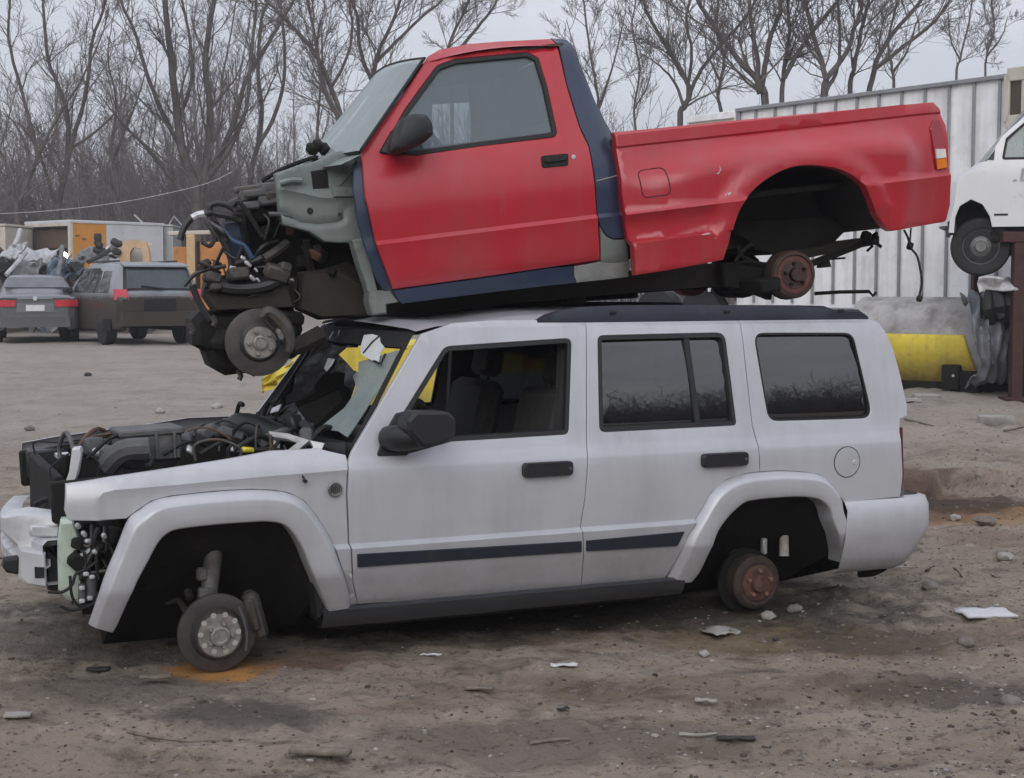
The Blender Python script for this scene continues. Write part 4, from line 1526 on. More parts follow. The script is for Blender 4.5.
BL = [vline(v, 1.6, 4.2) for v in (V_RAIL - .076, V_RAIL - .066, V_RAIL - .01, V_BC - .006, V_BC + .014)]
BL += [[(p.x, p.y + .006) for p in stepl], [(p.x, p.y - .008) for p in stepl]]
wbr = lambda a, b: wb0(a, b) - bed_rel(a, b)
na = len(ARCH)
ia = BD.index(ARCH[0])
BP = [tuple(q) if len(q) < 3 else q for q in T.poly(BD[:ia], wbr)] + [(p.x, p.y) for p in [T.S(*ARCH[0], wb0), T.S(*ARCH[1], wb0)] + ARC + [T.S(*ARCH[-1], wbk)]] + T.poly(BD[ia + na:], wbr)
bd = panel2d('bed_side', BP, [], wb0, RED, truck, step=.036, lines=BL, relief=bed_rel, lip=.06, smooth=44)
panel2d('bed_side', BP, [], wb0, RED, truck, step=.06, lines=BL[:4], relief=bed_rel, lip=.06, W=WT_, smooth=52)
# fuel door outline
q = densify(round_poly(T.poly([(636, 171, .03), (661, 167.5, .03), (665.5, 195, .03), (640, 198.5, .03)], wb0)), .02)
q.append(q[0])
MB().tube([(p.x, wb0(p.x, p.y) - bed_rel(p.x, p.y) - .0005, p.y) for p in q], .0028, 5, cap=False).build('fuel_door', M('dark_red_gap', (.06, .006, .008), .7), bd)
# scraped-off paint: chips on the bed side
PALE = M('bared_metal', (.55, .40, .41), .6)
chips = [[(712, 166), (713.2, 171), (710.5, 175.5), (708.5, 175), (711, 173.5), (712, 171)], [(715, 196), (717.5, 195), (717.5, 196.5)], [(718.5, 194), (722, 193.4), (719.5, 197)], [(691, 235.3), (700, 233), (700.5, 234.8), (692, 236)], [(704, 238.5), (706, 238), (705.5, 239.5)]]
for ch in chips:
    P = []
    for x, y in ch:
        p = T.S(x, y, wb0)
        P.append(Vector((p.x, wb0(p.x, p.y) - bed_rel(p.x, p.y) - .0025, p.y)))
    MB().slab(P, (0, .002, 0)).build('paint_chip', PALE, bd)
# tail lamp
TLp = [(930, 128, .02), (936, 118, .02), (943, 120, .03), (947, 140), (949, 166), (937, 170, .01), (933, 150)]
for W_ in (None, WT_):
    P = round_poly(T.poly(TLp, wb0))
    vs_ = [Vector((p.x, wb0(p.x, p.y) - bed_rel(p.x, p.y) - .012, p.y)) for p in P]
    if W_: vs_ = [Vector((v.x, W_ - v.y, v.z)) for v in vs_]
    tl = MB().slab(vs_, (0, .05 if not W_ else -.05, 0), .006).build('tail_lamp', M('pickup_red_lens', (.30, .012, .02), .22, coat=.5), truck)
    for (pl, mt) in (([(935.5, 149), (947.5, 148.5), (948.2, 157.5), (936.5, 159)], M('white_lens', (.72, .68, .64), .3, coat=.4)), ([(936.5, 159.3), (948.2, 158), (949, 167.5), (938, 169.5)], M('amber_lens', (.75, .22, .02), .3, coat=.4))):
        P = round_poly(T.poly(pl, wb0))
        vs_ = [Vector((p.x, wb0(p.x, p.y) - bed_rel(p.x, p.y) - .0155, p.y)) for p in P]
        if W_: vs_ = [Vector((v.x, W_ - v.y, v.z)) for v in vs_]
        MB().slab(vs_, (0, .03 if not W_ else -.03, 0), .003).build('lamp_lens', mt, tl)
# bed floor, front wall, tailgate, well
f0, f1 = T.P(628, 212, .08), T.P(944, 176, .08)
MB().slab([Vector((f0.x, .1, f0.z)), Vector((f1.x, .1, f1.z)), Vector((f1.x, .1, f1.z + .03)), Vector((f0.x, .1, f0.z + .03))], (0, WT_ - .2, 0)).build('bed_floor', DARK, truck)
f2 = T.P(616, 136, .08)
MB().slab([Vector((f0.x + .01, .1, f0.z)), Vector((f0.x + .04, .1, f0.z)), Vector((f2.x + .04, .1, f2.z)), Vector((f2.x + .01, .1, f2.z))], (0, WT_ - .2, 0)).build('bed_front', RED, truck)
g0, g1 = T.P(945, 200, .1), T.P(934, 105, .1)
MB().slab([Vector((g0.x - .06, .06, g0.z)), Vector((g0.x - .01, .06, g0.z)), Vector((g1.x - .01, .06, g1.z)), Vector((g1.x - .05, .06, g1.z))], (0, WT_ - .12, 0), .01).build('tailgate', RED, truck)
acx = sum(p.x for p in arch2) / len(arch2)
r0 = [Vector((p.x + (.02 if p.x > acx else -.02), -.02, p.y + .02)) for p in arch2]
r1 = [Vector((p.x, .5, p.z)) for p in r0]
for W_ in (None, WT_):
    m = MB().grid([r0, r1]); m.add(r1, [tuple(range(len(r1)))])
    if W_: m.v = [Vector((v.x, W_ - v.y, v.z)) for v in m.v]
    m.build('wheel_well', RUBBER, truck)

# ---------------- underneath
m = MB().slab([T.P(x, y, .42) for x, y in ((735, 220), (872, 215), (876, 229), (846, 232), (838, 240), (836, 243), (829, 244), (827, 250), (815, 253), (800, 252), (770, 255), (752, 250), (745, 240), (735, 234))], (0, .5, 0), .02)
m.build('fuel_tank', DARK, truck)
for w_ in (.42, WT_ - .54):
    m = MB().slab([T.P(x, y, w_) for x, y in ((210, 275), (300, 277), (345, 262), (400, 290), (520, 283), (640, 270), (730, 262), (775, 262), (800, 246), (880, 236), (880, 244), (808, 258), (782, 280), (735, 285), (640, 292), (520, 303), (400, 318), (330, 318), (300, 308), (212, 305))], (0, .10, 0), .008)
    m.build('chassis_rail', BROWN, truck)
MB().slab([T.P(x, y, .60) for x, y in ((420, 290), (640, 272), (640, 298), (520, 306), (420, 316))], (0, .5, 0), .03).build('gearbox', DARK, truck)
m = MB()
for (x, y, d) in ((690, 282, .9), (560, 297, .7), (750, 285, .3)):
    p = T.P(x, y, d); MB().box(p, (.12, .5, .07), (0, -PT, 0), .01).build('cross_member', DARK, truck)
m = MB().tube([T.P(x, y, .75) for x, y in ((480, 303), (560, 295), (640, 288), (720, 282))], .028, 8)
m.build('exhaust_pipe', DARK, truck)
m = MB().slab([T.P(x, y, .30) for x, y in ((722, 262), (770, 268), (776, 280), (772, 300), (752, 292), (724, 286))], (0, .07, 0), .01)
m.build('spring_hanger', DARK, truck)
# see-through clutter ahead of the axle
for pts in (((735, 262), (744, 250), (752, 244)), ((738, 246), (742, 256), (754, 262)), ((727, 266), (750, 262), (780, 268))):
    MB().tube([T.P(x, y, .38) for x, y in pts], .012, 6, smooth=3).build('brake_cable', RUBBER, truck)
D = T.P(798, 274.5, .12)
m = MB().lathe((D.x, .17, D.z), [(-.10, .09), (-.10, .125), (-.03, .128), (0, .127), (.014, .118), (.018, .106), (.006, .100), (.006, .078), (.014, .074), (.016, .05), (.016, .034), (.045, .032), (.047, 0)], 40)
RUST2 = M('pinkish_rust', (.13, .05, .048), .8, var=.35, vs=26, dirt=((.07, .04, .035), .25, 22))
tdr = m.build('brake_drum', M('brown_drum_rim', (.075, .05, .042), .75, .2, var=.35, vs=18), truck, smooth=30)
m = MB().lathe((D.x, .163, D.z), [(0, .099), (.003, .098), (.004, .05)], 36)
dh = m.build('drum_face', RUST2, tdr)
m = MB()
for k in range(5):
    a_ = .5 + 2 * pi * k / 5
    m.lathe((D.x + cos(a_) * .058, .160, D.z + sin(a_) * .058), [(0, .010), (.02, .009)], 8)
m.lathe((D.x, .155, D.z), [(0, .036), (.02, .034), (.022, .0)], 16)
m.build('wheel_studs', DARK, dh)
m = MB().lathe((D.x, .30, D.z), [(-.02, .06), (.03, .075), (.05, .135)], 24)
m.build('backing_plate', DARK, truck)
MB().tube([(D.x, .2, D.z), (D.x, WT_ - .2, D.z)], .045, 10).lathe((D.x, WT_ / 2, D.z), [(-.16, .06), (-.1, .13), (.1, .13), (.16, .06)], 16).build('rear_axle', DARK, truck)
MB().lathe((D.x, WT_ - .17, D.z), [(-.02, .11), (0, .127), (.1, .125)], 24).build('brake_drum', RUST2, truck)
m = MB()
for k, off in enumerate((0, 3.0)):
    m.tube([T.P(x, y + off, .30) for x, y in ((770, 271), (800, 266), (820, 258.5), (845, 249), (866, 240), (877, 233))], .012, 5, smooth=3)
m.build('leaf_spring', DARK, truck)
m = MB().tube([T.P(868, 236, .28), T.P(872, 246, .28), T.P(867, 251, .28)], .008, 5).tube([T.P(872, 240, .28), T.P(881, 247, .28)], .01, 5).tube([T.P(867, 251, .28), T.P(873, 246, .28)], .006, 5)
m.box(T.P(866, 236, .28), (.05, .05, .05), (0, .4, 0), .01)
m.build('spring_shackle', DARK, truck)
m = MB().tube([T.P(818, 260, .34), T.P(845, 258, .34)], .006, 5).slab([T.P(x, y, .33) for x, y in ((822, 260), (830, 260), (832, 267), (821, 268))], (0, .05, 0), .005)
m.build('bump_stop', RUBBER, truck)
m = MB().tube([T.P(x, y, .85) for x, y in ((815, 293.5), (840, 292), (869, 291.5))], .012, 6)
m.tube([T.P(869, 291.5, .85), T.P(873, 296, .85), T.P(876, 292, .85)], .008, 5)
m.build('hoist_bar', DARK, truck)
m = MB().tube([T.P(x, y, .12) for x, y in ((904, 230), (908, 238), (911, 248), (917, 256), (920, 268), (922, 282), (920, 292), (919, 298))], .006, 6, smooth=4)
m.tube([T.P(x, y, .12) for x, y in ((911, 228), (910, 240), (910, 247))], .005, 5)
m.box(T.P(910, 246, .12), (.03, .03, .04), (0, .3, 0), .006).box(T.P(919.5, 298.5, .12), (.03, .03, .035), (0, .4, 0), .008)
m.build('hanging_wire', RUBBER, truck)

# ---------------- nose: apron, engine, hoses, front suspension
AP = [(274.5, 173, .01), (292, 167), (318, 160), (331, 152), (346, 150), (361, 153), (356, 166), (355, 190), (360, 222), (366, 243), (340, 243), (325, 242), (310, 232), (283, 225, .02), (279, 208), (277, 190)]
apw = lambda a, b: .22 + .06 * sstep(.3, -.3, a)
bead = [T.S(x, y, apw) for x, y in ((281, 212), (290, 216), (302, 222.5), (320, 224), (338, 222), (344, 218), (344, 209))]
flg = [T.S(x, y, apw) for x, y in ((280, 189), (300, 193), (320, 198), (358, 199))]


def ap_rel(s_, z):
    d = pl_dist(Vector((s_, z)), bead)
    g_ = -.016 * math.exp(-(d / .010) ** 2)
    d2 = pl_dist(Vector((s_, z)), flg)
    g_ += .014 * math.exp(-(d2 / .012) ** 2)
    return g_ + .006 * noise.noise(Vector((s_ * 5, z * 5, 1)))


ap = panel(T, 'inner_wing', AP, [], apw, APRON, truck, step=.022, relief=ap_rel, lines=[[(p.x, p.y) for p in bead], [(p.x, p.y) for p in flg]], lip=.08, smooth=50)
panel(T, 'inner_wing', AP, [], apw, APRON, truck, step=.06, lip=.08, W=WT_)
hl = T.S(310, 211, apw)
MB().lathe((hl.x, apw(hl.x, 0) - .003, hl.y), [(0, .016), (.002, .014), (.001, 0)], 16).build('wing_hole', RUBBER, ap)
hl = T.S(339.5, 214.5, apw)
MB().lathe((hl.x, apw(hl.x, 0) - .003, hl.y), [(0, .008), (.002, .007), (.001, 0)], 12).build('wing_hole', RUBBER, ap)
MB().slab([T.P(x, y, .215) for x, y in ((311, 171), (327, 169), (329, 188), (313, 189))], (0, .02, 0), .003).build('wing_recess', DARK, ap)
MB().slab([T.P(x, y, .21) for x, y in ((334, 180), (352, 162), (356, 160), (356, 168), (340, 186), (334, 190))], (0, .03, 0), .006).build('wing_brace', APRON, ap)
MB().slab([T.P(x, y, .19) for x, y in ((332, 186), (354, 186), (356, 197), (334, 197))], (0, .06, 0), .01).build('wing_ledge', APRON, ap)
MB().tube([T.P(280, 183, .2), T.P(292, 180, .19), T.P(302, 180.5, .19)], .014, 8).build('wing_bead', APRON, ap)
MB().tube([T.P(262, 181, .3), T.P(285, 168, .3), T.P(312, 158, .3), T.P(318, 158, .3)], .012, 6, smooth=3).build('hood_cable', DARK, truck)
m = MB().slab([T.P(x, y, .55) for x, y in ((238, 212), (276, 206), (300, 215), (345, 235), (362, 260), (365, 295), (310, 300), (262, 272), (244, 262))], (0, .6, 0), .04)
m.build('engine_block', DARK, truck)
MB().slab([T.P(x, y, .95) for x, y in ((300, 200), (362, 150), (372, 290), (330, 300), (300, 260))], (0, .06, 0)).build('firewall', DARK, truck)
m = MB()
for k in range(14):
    p = T.P(rnd.uniform(240, 280), rnd.uniform(185, 214), rnd.uniform(.35, .9))
    MB().box(p, (rnd.uniform(.08, .2), rnd.uniform(.08, .2), rnd.uniform(.03, .07)), (rnd.uniform(-.2, .2), -PT, rnd.uniform(-.5, .5)), .012).build('engine_ancillary', GRIME, truck)
m = MB()
for (x, y, w_, h_) in ((258, 193, .14, .04), (268, 200, .10, .05), (247, 206, .12, .04), (272, 189, .09, .05)):
    MB().box(T.P(x, y, .33), (w_, .08, h_), (0, -PT, 0), .01).build('intake_part', GREYPL, truck)
HOSE = M('black_hose', (.02, .02, .021), .5, var=.2)
for (pts, r_, d_) in ((((180, 240), (184, 228), (192, 218), (204, 214), (216, 214), (232, 217), (241, 221)), .016, .35), (((211, 214), (210, 206), (218, 203.5), (228, 206), (238, 212)), .014, .38), (((212, 216), (218, 232), (226, 248), (231, 262), (230, 282)), .014, .30), (((230, 285), (232, 268), (242, 262), (252, 262), (262, 258)), .016, .34), (((184, 286), (194, 275), (206, 270), (220, 267), (226, 266)), .010, .30), (((206, 282), (222, 287), (240, 289), (262, 287), (276, 281), (284, 272)), .030, .28), (((192, 285), (198, 300), (206, 314), (210, 320)), .016, .3), (((226, 218), (236, 216), (242, 232), (246, 252), (256, 264)), .010, .42)):
    MB().tube([T.P(x, y, d_) for x, y in pts], r_, 8, smooth=5).build('engine_hose', HOSE, truck)
for k in range(26):
    x0_, y0_ = rnd.uniform(196, 300), rnd.uniform(205, 292)
    w_ = rnd.uniform(.26, .42)
    x1_, y1_ = x0_ + rnd.uniform(-34, 34), y0_ + rnd.uniform(-6, 34)
    MB().tube([T.P(x0_, y0_, w_), T.P(x0_ * .6 + x1_ * .4 + rnd.uniform(-8, 8), min(y0_, y1_) + rnd.uniform(-6, 16), w_ - .03), T.P(x1_, y1_, w_ + .02)], rnd.choice((.004, .006, .008, .011)), 6, smooth=5).build('wiring', rnd.choice((HOSE, HOSE, GRIME, BROWN, GREYPL)), truck)
for k in range(16):
    p = T.P(rnd.uniform(200, 340), rnd.uniform(225, 300), rnd.uniform(.30, .42))
    MB().box(p, (rnd.uniform(.03, .10), .05, rnd.uniform(.02, .07)), (rnd.uniform(-1, 1), rnd.uniform(-.6, .6), rnd.uniform(-1, 1)), .008).build('bracket', rnd.choice((GRIME, BROWN, DARK, RUST)), truck)
MB().tube([T.P(192, 218, .345), T.P(198, 215, .345), T.P(204, 213.8, .345)], .0175, 8, smooth=3).build('hose_sleeve', ALU, truck)
MB().tube([T.P(222, 229, .33), T.P(232, 240, .32), T.P(244, 246, .32), T.P(252, 258, .33)], .013, 8, smooth=4).build('blue_hose', M('blue_hose', (.05, .09, .17), .5), truck)
MB().slab([T.P(x, y, .40) for x, y in ((224, 222), (239, 220), (244, 242), (241, 258), (230, 258), (226, 242))], (0, .06, 0), .01).build('fluid_bottle', NAVY, truck)
MB().tube([T.P(264, 259, .32), T.P(275, 252, .34), T.P(287, 243, .38)], .022, 8).build('radiator_hose', GRIME, truck)
MB().tube([T.P(306, 240, .34), T.P(308, 260, .36), T.P(314, 276, .4)], .02, 8, smooth=3).build('radiator_hose', DARK, truck)
m = MB().slab([T.P(x, y, .30) for x, y in ((206, 276), (240, 282), (262, 281), (288, 268), (290, 280), (296, 308), (214, 312), (203, 296))], (0, .12, 0), .02)
m.build('front_crossmember', BROWN, truck)
MB().slab([T.P(x, y, .34) for x, y in ((300, 272), (340, 268), (368, 285), (370, 316), (320, 320), (298, 310))], (0, .1, 0), .02).build('rail_side', BROWN, truck)
m = MB()
for (x, y, sx, sz) in ((277, 273, .12, .07), (284, 268, .06, .05), (238, 274, .10, .06), (212, 278, .08, .05), (215, 287, .06, .04)):
    MB().box(T.P(x, y, .27), (sx, .08, sz), (rnd.uniform(-.3, .3), rnd.uniform(-.3, .3), rnd.uniform(-.3, .3)), .012).build('steering_part', GRIME, truck)
m = MB()
for (x, y, s_) in ((248, 264, .05), (243, 258, .035), (258, 280, .03), (292, 280, .022), (233, 268, .04), (252, 278, .05), (256, 270, .03)):
    MB().box(T.P(x, y, .26), (s_ * .8, .02, s_ * .35), (rnd.random(), rnd.random(), rnd.random()), .005).build('bright_clip', ALU, truck)
FR = T.P(262, 342.5, .11)
rotor(truck, (FR.x - .008, .14, FR.z), .160, .084, .025, ROTOR, HUBM, 5, holer=.66, rot=.7)
m = MB().tube([T.P(x, y, .08) for x, y in ((261, 318), (268, 312), (278, 318), (287, 330), (290, 344), (288, 352))], [.016, .03, .034, .034, .026, .02], 8, smooth=4)
m.build('brake_caliper', GRIME, truck)
MB().box(T.P(281, 334, .09), (.06, .05, .075), (0, .5, 0), .015).build('caliper_piston', M('grey_cast', (.17, .17, .165), .55, .3, var=.3, vs=18), truck)
MB().tube([T.P(264, 320, .06), T.P(270, 326, .05), T.P(277, 336, .05), T.P(279, 348, .06)], .006, 6, smooth=4).build('brake_line', RUBBER, truck)
m = MB().slab([T.P(x, y, .34) for x, y in ((192, 320), (200, 312), (225, 310), (300, 312), (304, 330), (296, 350), (282, 368), (262, 373), (240, 374), (226, 376), (212, 368), (206, 352), (193, 345))], (0, .35, 0), .04)
m.build('front_axle_beam', DARK, truck)
m = MB()
for k in range(16):
    p = T.P(rnd.uniform(192, 290), rnd.uniform(315, 368), rnd.uniform(.28, .5))
    m.box(p, (rnd.uniform(.06, .16), .12, rnd.uniform(.05, .12)), (rnd.uniform(-.5, .5), rnd.uniform(-.5, .5), rnd.uniform(-.5, .5)), .02)
m.build('suspension_parts', DARK, truck)
MB().tube([T.P(290, 350, .2), T.P(300, 345, .25), T.P(320, 335, .3)], [.035, .045, .05], 8).build('radius_arm', BROWN, truck)
for (x, y) in ((212, 322), (190, 330), (238, 376)):
    MB().tube([T.P(x, y - 6, .26), T.P(x + 3, y, .26), T.P(x + 1, y + 4, .26)], .014, 6).build('loose_bolt', GRIME, truck)
FR2 = FR
MB().lathe((FR.x, WT_ - .15, FR.z), [(-.01, .15), (.01, .15)], 24).build('brake_disc', ROTOR, truck)
# ------------------------------------------------------------------ bare trees
import numpy as np
BARK = M('grey_bark', (0.105, 0.093, 0.088), rough=0.95, var=0.35, vs=3.0, spec=.1)  # these barks are lightened: part of the haze is put into their colour
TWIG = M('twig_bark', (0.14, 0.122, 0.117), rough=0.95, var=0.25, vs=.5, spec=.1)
WOODS = M('hazed_bark', (0.18, 0.16, 0.155), rough=0.95, var=0.25, vs=.2, spec=.1)


class Sticks:
    """collects tapered many-sided sticks as arrays"""

    def __init__(s): s.v, s.f, s.n = [], [], 0

    def add(s, P, r0, r1, n):
        m = len(P)
        up = Vector((rnd.uniform(-1, 1), rnd.uniform(-1, 1), .2)).normalized()
        vs = []
        for i in range(m):
            d = P[min(i + 1, m - 1)] - P[max(i - 1, 0)]
            sd = d.cross(up)
            if sd.length < 1e-6: sd = d.orthogonal()
            sd.normalize()
            u2 = sd.cross(d).normalized()
            r_ = r0 + (r1 - r0) * i / (m - 1)
            for k in range(n):
                a = 2 * pi * k / n
                q = P[i] + (sd * cos(a) + u2 * sin(a)) * r_
                vs.append((q.x, q.y, q.z))
        b = s.n
        for i in range(m - 1):
            for k in range(n):
                k2 = (k + 1) % n
                s.f.append((b + i * n + k, b + i * n + k2, b + (i + 1) * n + k2, b + (i + 1) * n + k))
        s.v += vs
        s.n += len(vs)

    def build(s, name, mat, parent=None):
        return qlink(name, np.array(s.v, dtype=np.float32), np.array(s.f, dtype=np.int32), mat, parent)


def qlink(name, V, Fq, mat, parent=None, kind=None):
    me = bpy.data.meshes.new(name)
    me.vertices.add(len(V))
    me.vertices.foreach_set('co', V.ravel())
    nf = len(Fq)
    me.loops.add(nf * 4)
    me.loops.foreach_set('vertex_index', Fq.ravel())
    me.polygons.add(nf)
    me.polygons.foreach_set('loop_start', np.arange(0, nf * 4, 4, dtype=np.int32))
    me.polygons.foreach_set('loop_total', np.full(nf, 4, dtype=np.int32))
    me.polygons.foreach_set('use_smooth', np.ones(nf, dtype=bool))
    me.materials.append(mat)
    me.update(calc_edges=True)
    me.validate()
    o = bpy.data.objects.new(name, me)
    COL.objects.link(o)
    if parent: o.parent = parent
    return o


def rdir(d, ang, lift=.25):
    """direction d bent by ang towards a random side, then lifted a little"""
    ax = d.orthogonal().normalized()
    ax.rotate(Matrix.Rotation(rnd.uniform(0, 2 * pi), 3, d))
    q = d.copy()
    q.rotate(Matrix.Rotation(ang, 3, ax))
    q.z += lift
    return q.normalized()


def branch(st, p, d, L, r, lvl, maxl, dens):
    """one branch with its own side branches"""
    k = 5 if lvl == 1 else 4 if lvl == 2 else 3
    P = [p.copy()]
    dd = d.copy()
    for i in range(k):
        dd = (dd + Vector((rnd.gauss(0, .16), rnd.gauss(0, .16), rnd.gauss(.04, .10)))).normalized()
        P.append(P[-1] + dd * (L / k))
    st.add(P, r, max(r * .3, .006), 5 if lvl == 1 else 3)
    if lvl >= maxl: return
    nb = int((9 if lvl == 1 else 7.5) * dens + rnd.random())
    for j in range(nb):
        t = .22 + .78 * (j + rnd.random()) / nb
        x = t * k
        i = min(int(x), k - 1)
        q = P[i].lerp(P[i + 1], x - i)
        td = (P[i + 1] - P[i]).normalized()
        branch(st, q, rdir(td, R(rnd.uniform(22, 52)), .12), L * rnd.uniform(.35, .6) * (1.15 - .5 * t), max(r * (1 - .7 * t) * .55, .008), lvl + 1, maxl, dens)


def stem_branches(st, P, r0, r1, dens, maxl, Lm, t0=.18):
    tot = sum((b - a).length for a, b in zip(P, P[1:]))
    nb = int(tot * 2.1 * dens)
    for j in range(nb):
        t = t0 + (1 - t0) * (j + rnd.random()) / nb
        x = t * (len(P) - 1)
        i = min(int(x), len(P) - 2)
        q = P[i].lerp(P[i + 1], x - i)
        td = (P[i + 1] - P[i]).normalized()
        rr = r0 + (r1 - r0) * t
        branch(st, q, rdir(td, R(rnd.uniform(25, 58)), .22), Lm * rnd.uniform(.45, 1.0) * (1.1 - .45 * t), max(min(rr * rnd.uniform(.25, .5), .06), .012), 1, maxl, dens)


def hero(Y, stems, label, dens=1.0, Lm=3.2, maxl=3):
    b = stems[0][1][0]
    base = at(b[0], b[1], Y)
    gz = hz_base(base.x, Y)
    o = empty('bare_tree', (base.x, Y, gz), 0, label, 'tree', 'bare winter trees behind the yard')
    org = Vector((base.x, Y, gz))
    tr, cr = Sticks(), Sticks()
    if b[0] < 300: dens *= .78
    for (wpx, pts) in stems:
        drift = rnd.uniform(-1.4, 1.4)
        n_ = len(pts)
        P = [at(x, y, Y + drift * (i / max(1, n_ - 1)) if (x, y) != b else Y) - org for i, (x, y) in enumerate(pts)]
        if pts[-1][1] <= 8:
            d = (P[-1] - P[-2]).normalized()
            d.z += .2
            for k in range(3):
                d = (d + Vector((rnd.gauss(0, .12), rnd.gauss(0, .12), .1))).normalized()
                P.append(P[-1] + d * 1.3)
        if tuple(pts[0]) == tuple(b):
            P[0] = P[0].copy()
            if P[0].z > .3: P.insert(0, Vector((0, 0, -.2)))
        P = catmull(P, 4)
        # small natural wander
        P = [p + Vector((rnd.gauss(0, .012), rnd.gauss(0, .012), 0)) for p in P]
        r0 = wpx * .36 * Y / FOC
        r1 = max(.014, r0 * .13)
        tr.add(P, r0, r1, 8)
        stem_branches(cr, P, r0, r1, dens, maxl, Lm)
    tr.build('trunk', BARK, o)
    cr.build('crown', TWIG, o)
    return o


hero(56, [(10, [(18, 226), (13, 188), (4, 160), (-6, 140)]), (8, [(18, 226), (22, 195), (38, 158), (55, 122), (80, 82), (100, 40), (108, 14)]), (6, [(38, 158), (30, 122), (20, 85), (9, 40), (10, 4)]), (5, [(32, 170), (20, 132), (2, 108)])], 'leaning bare tree at the far left edge, forked low', .9)
hero(58, [(9, [(58, 226), (60, 198), (67, 160), (68, 120), (60, 90), (48, 60), (44, 16), (43, 2)]), (7, [(66, 165), (80, 116), (88, 80), (92, 40), (105, 4)]), (6, [(58, 215), (48, 180), (38, 152), (25, 130), (4, 114)]), (5, [(68, 150), (95, 132), (122, 104), (128, 70)])], 'bare tree with a tall upright fork behind the orange box truck', .9)
hero(62, [(17, [(196, 232), (196, 190), (182, 150), (176, 100), (170, 50), (165, 2)]), (14, [(196, 232), (205, 172), (210, 110), (205, 60), (214, 2)]), (9, [(203, 185), (218, 158), (235, 120), (246, 80), (270, 40), (292, 4)]), (8, [(194, 205), (162, 166), (140, 141), (121, 122), (100, 95)]), (7, [(182, 150), (161, 110), (146, 70), (134, 30), (122, 4)]), (7, [(210, 175), (229, 150), (246, 110), (251, 60), (256, 2)]), (6, [(178, 120), (192, 80), (190, 40), (182, 2)])], 'massive many-stemmed bare tree, widest crown on the left side', 1.0, 3.6)
hero(64, [(9, [(246, 215), (252, 170), (262, 120), (258, 70), (262, 20), (268, 2)]), (6, [(256, 150), (276, 112), (285, 70), (282, 20), (278, 2)])], 'slim bare tree just right of the massive many-stemmed one', .9)
hero(60, [(8, [(120, 228), (118, 190), (112, 150), (116, 100), (108, 60), (112, 20)]), (5, [(113, 160), (126, 128), (140, 92), (150, 52)])], 'thin bare tree between the orange truck and the massive tree', .8, 2.8)
hero(50, [(9, [(346, 150), (341, 116), (318, 58), (287, 21), (262, -4)]), (7, [(346, 150), (338, 120), (325, 92), (318, 58), (312, 22), (308, 2)]), (5, [(330, 90), (345, 62), (352, 30), (350, 2)])], 'dark bare tree leaning left above the pickup windscreen', .9)
hero(54, [(8, [(374, 110), (373, 84), (378, 55), (390, 28), (400, 2)]), (6, [(373, 84), (360, 52), (358, 20), (352, 2)]), (5, [(376, 62), (402, 36), (425, 14), (440, 2)])], 'bare tree showing over the pickup cab roof, left of its middle', .9)
hero(66, [(6, [(452, 80), (448, 50), (460, 20), (468, 2)]), (5, [(450, 60), (472, 34), (490, 12), (496, 2)])], 'small bare tree whose twigs show just above the cab roof', .9, 2.4)
hero(60, [(5, [(600, 150), (598, 98), (590, 52), (584, 4)]), (4, [(599, 110), (614, 62), (626, 10)]), (4, [(598, 120), (586, 96), (578, 60), (566, 20)])], 'slender bare tree right beside the navy cab corner', .8, 2.6, 3)
hero(62, [(4, [(636, 150), (634, 110), (640, 70), (632, 30), (636, 2)]), (3, [(634, 110), (648, 84), (654, 50)])], 'faint thin bare tree over the front of the pickup bed', .8, 2.4)
hero(48, [(9, [(680, 130), (684, 108), (690, 92), (681, 70), (666, 46), (652, 22), (644, 2)]), (6, [(690, 92), (701, 70), (722, 44), (738, 26), (752, 8)]), (5, [(684, 108), (676, 84), (660, 66), (642, 54)]), (5, [(688, 84), (692, 52), (686, 20), (690, 2)])], 'gnarled bare tree over the middle of the pickup bed', .9, 2.8)
hero(46, [(12, [(766, 112), (760, 92), (756, 78), (742, 64), (724, 40), (704, 10), (698, 2)]), (8, [(760, 92), (757, 56), (751, 24), (750, 2)]), (8, [(762, 88), (768, 48), (776, 22), (782, 2)])], 'stout bare tree with a limb reaching left over the bed', .9, 3.0)
hero(46, [(8, [(782, 112), (784, 70), (789, 36), (788, 2)]), (7, [(784, 78), (800, 50), (818, 24), (836, 2)]), (5, [(786, 60), (806, 54), (824, 40)])], 'bare tree close to the right of the stout one', .9, 3.0)
hero(45, [(10, [(824, 106), (826, 78), (815, 42), (806, 4)]), (8, [(826, 80), (846, 52), (856, 24), (862, 2)]), (6, [(826, 92), (838, 66), (840, 30), (838, 2)])], 'dark forked bare tree rising behind the cream trailer roof', .9, 3.0)
hero(46, [(8, [(850, 104), (853, 70), (862, 30), (868, 2)]), (8, [(868, 96), (876, 62), (896, 30), (920, 2)]), (6, [(874, 70), (904, 46), (932, 24), (945, 8)])], 'bare tree leaning right, last of the dark ones', .9, 3.0)
hero(60, [(4, [(956, 90), (960, 60), (968, 26), (972, 2)]), (3, [(960, 62), (950, 36), (948, 10)])], 'thin pale bare tree above the white trailer', .8, 2.2)
hero(62, [(3.5, [(985, 90), (986, 60), (994, 30), (992, 4)]), (3, [(987, 56), (1002, 36), (1008, 16)])], 'thin bare tree nearest the right edge over the trailer', .8, 2.2)
hero(60, [(5, [(894, 110), (892, 70), (888, 40), (896, 6)]), (4, [(892, 74), (908, 50), (916, 22)])], 'slim bare tree behind the right-leaning one', .8, 2.4)
hero(58, [(6, [(722, 130), (718, 96), (724, 60), (716, 26), (718, 2)]), (4, [(720, 80), (708, 56), (704, 30)])], 'slim bare tree between the gnarled and the stout tree', .8, 2.6)

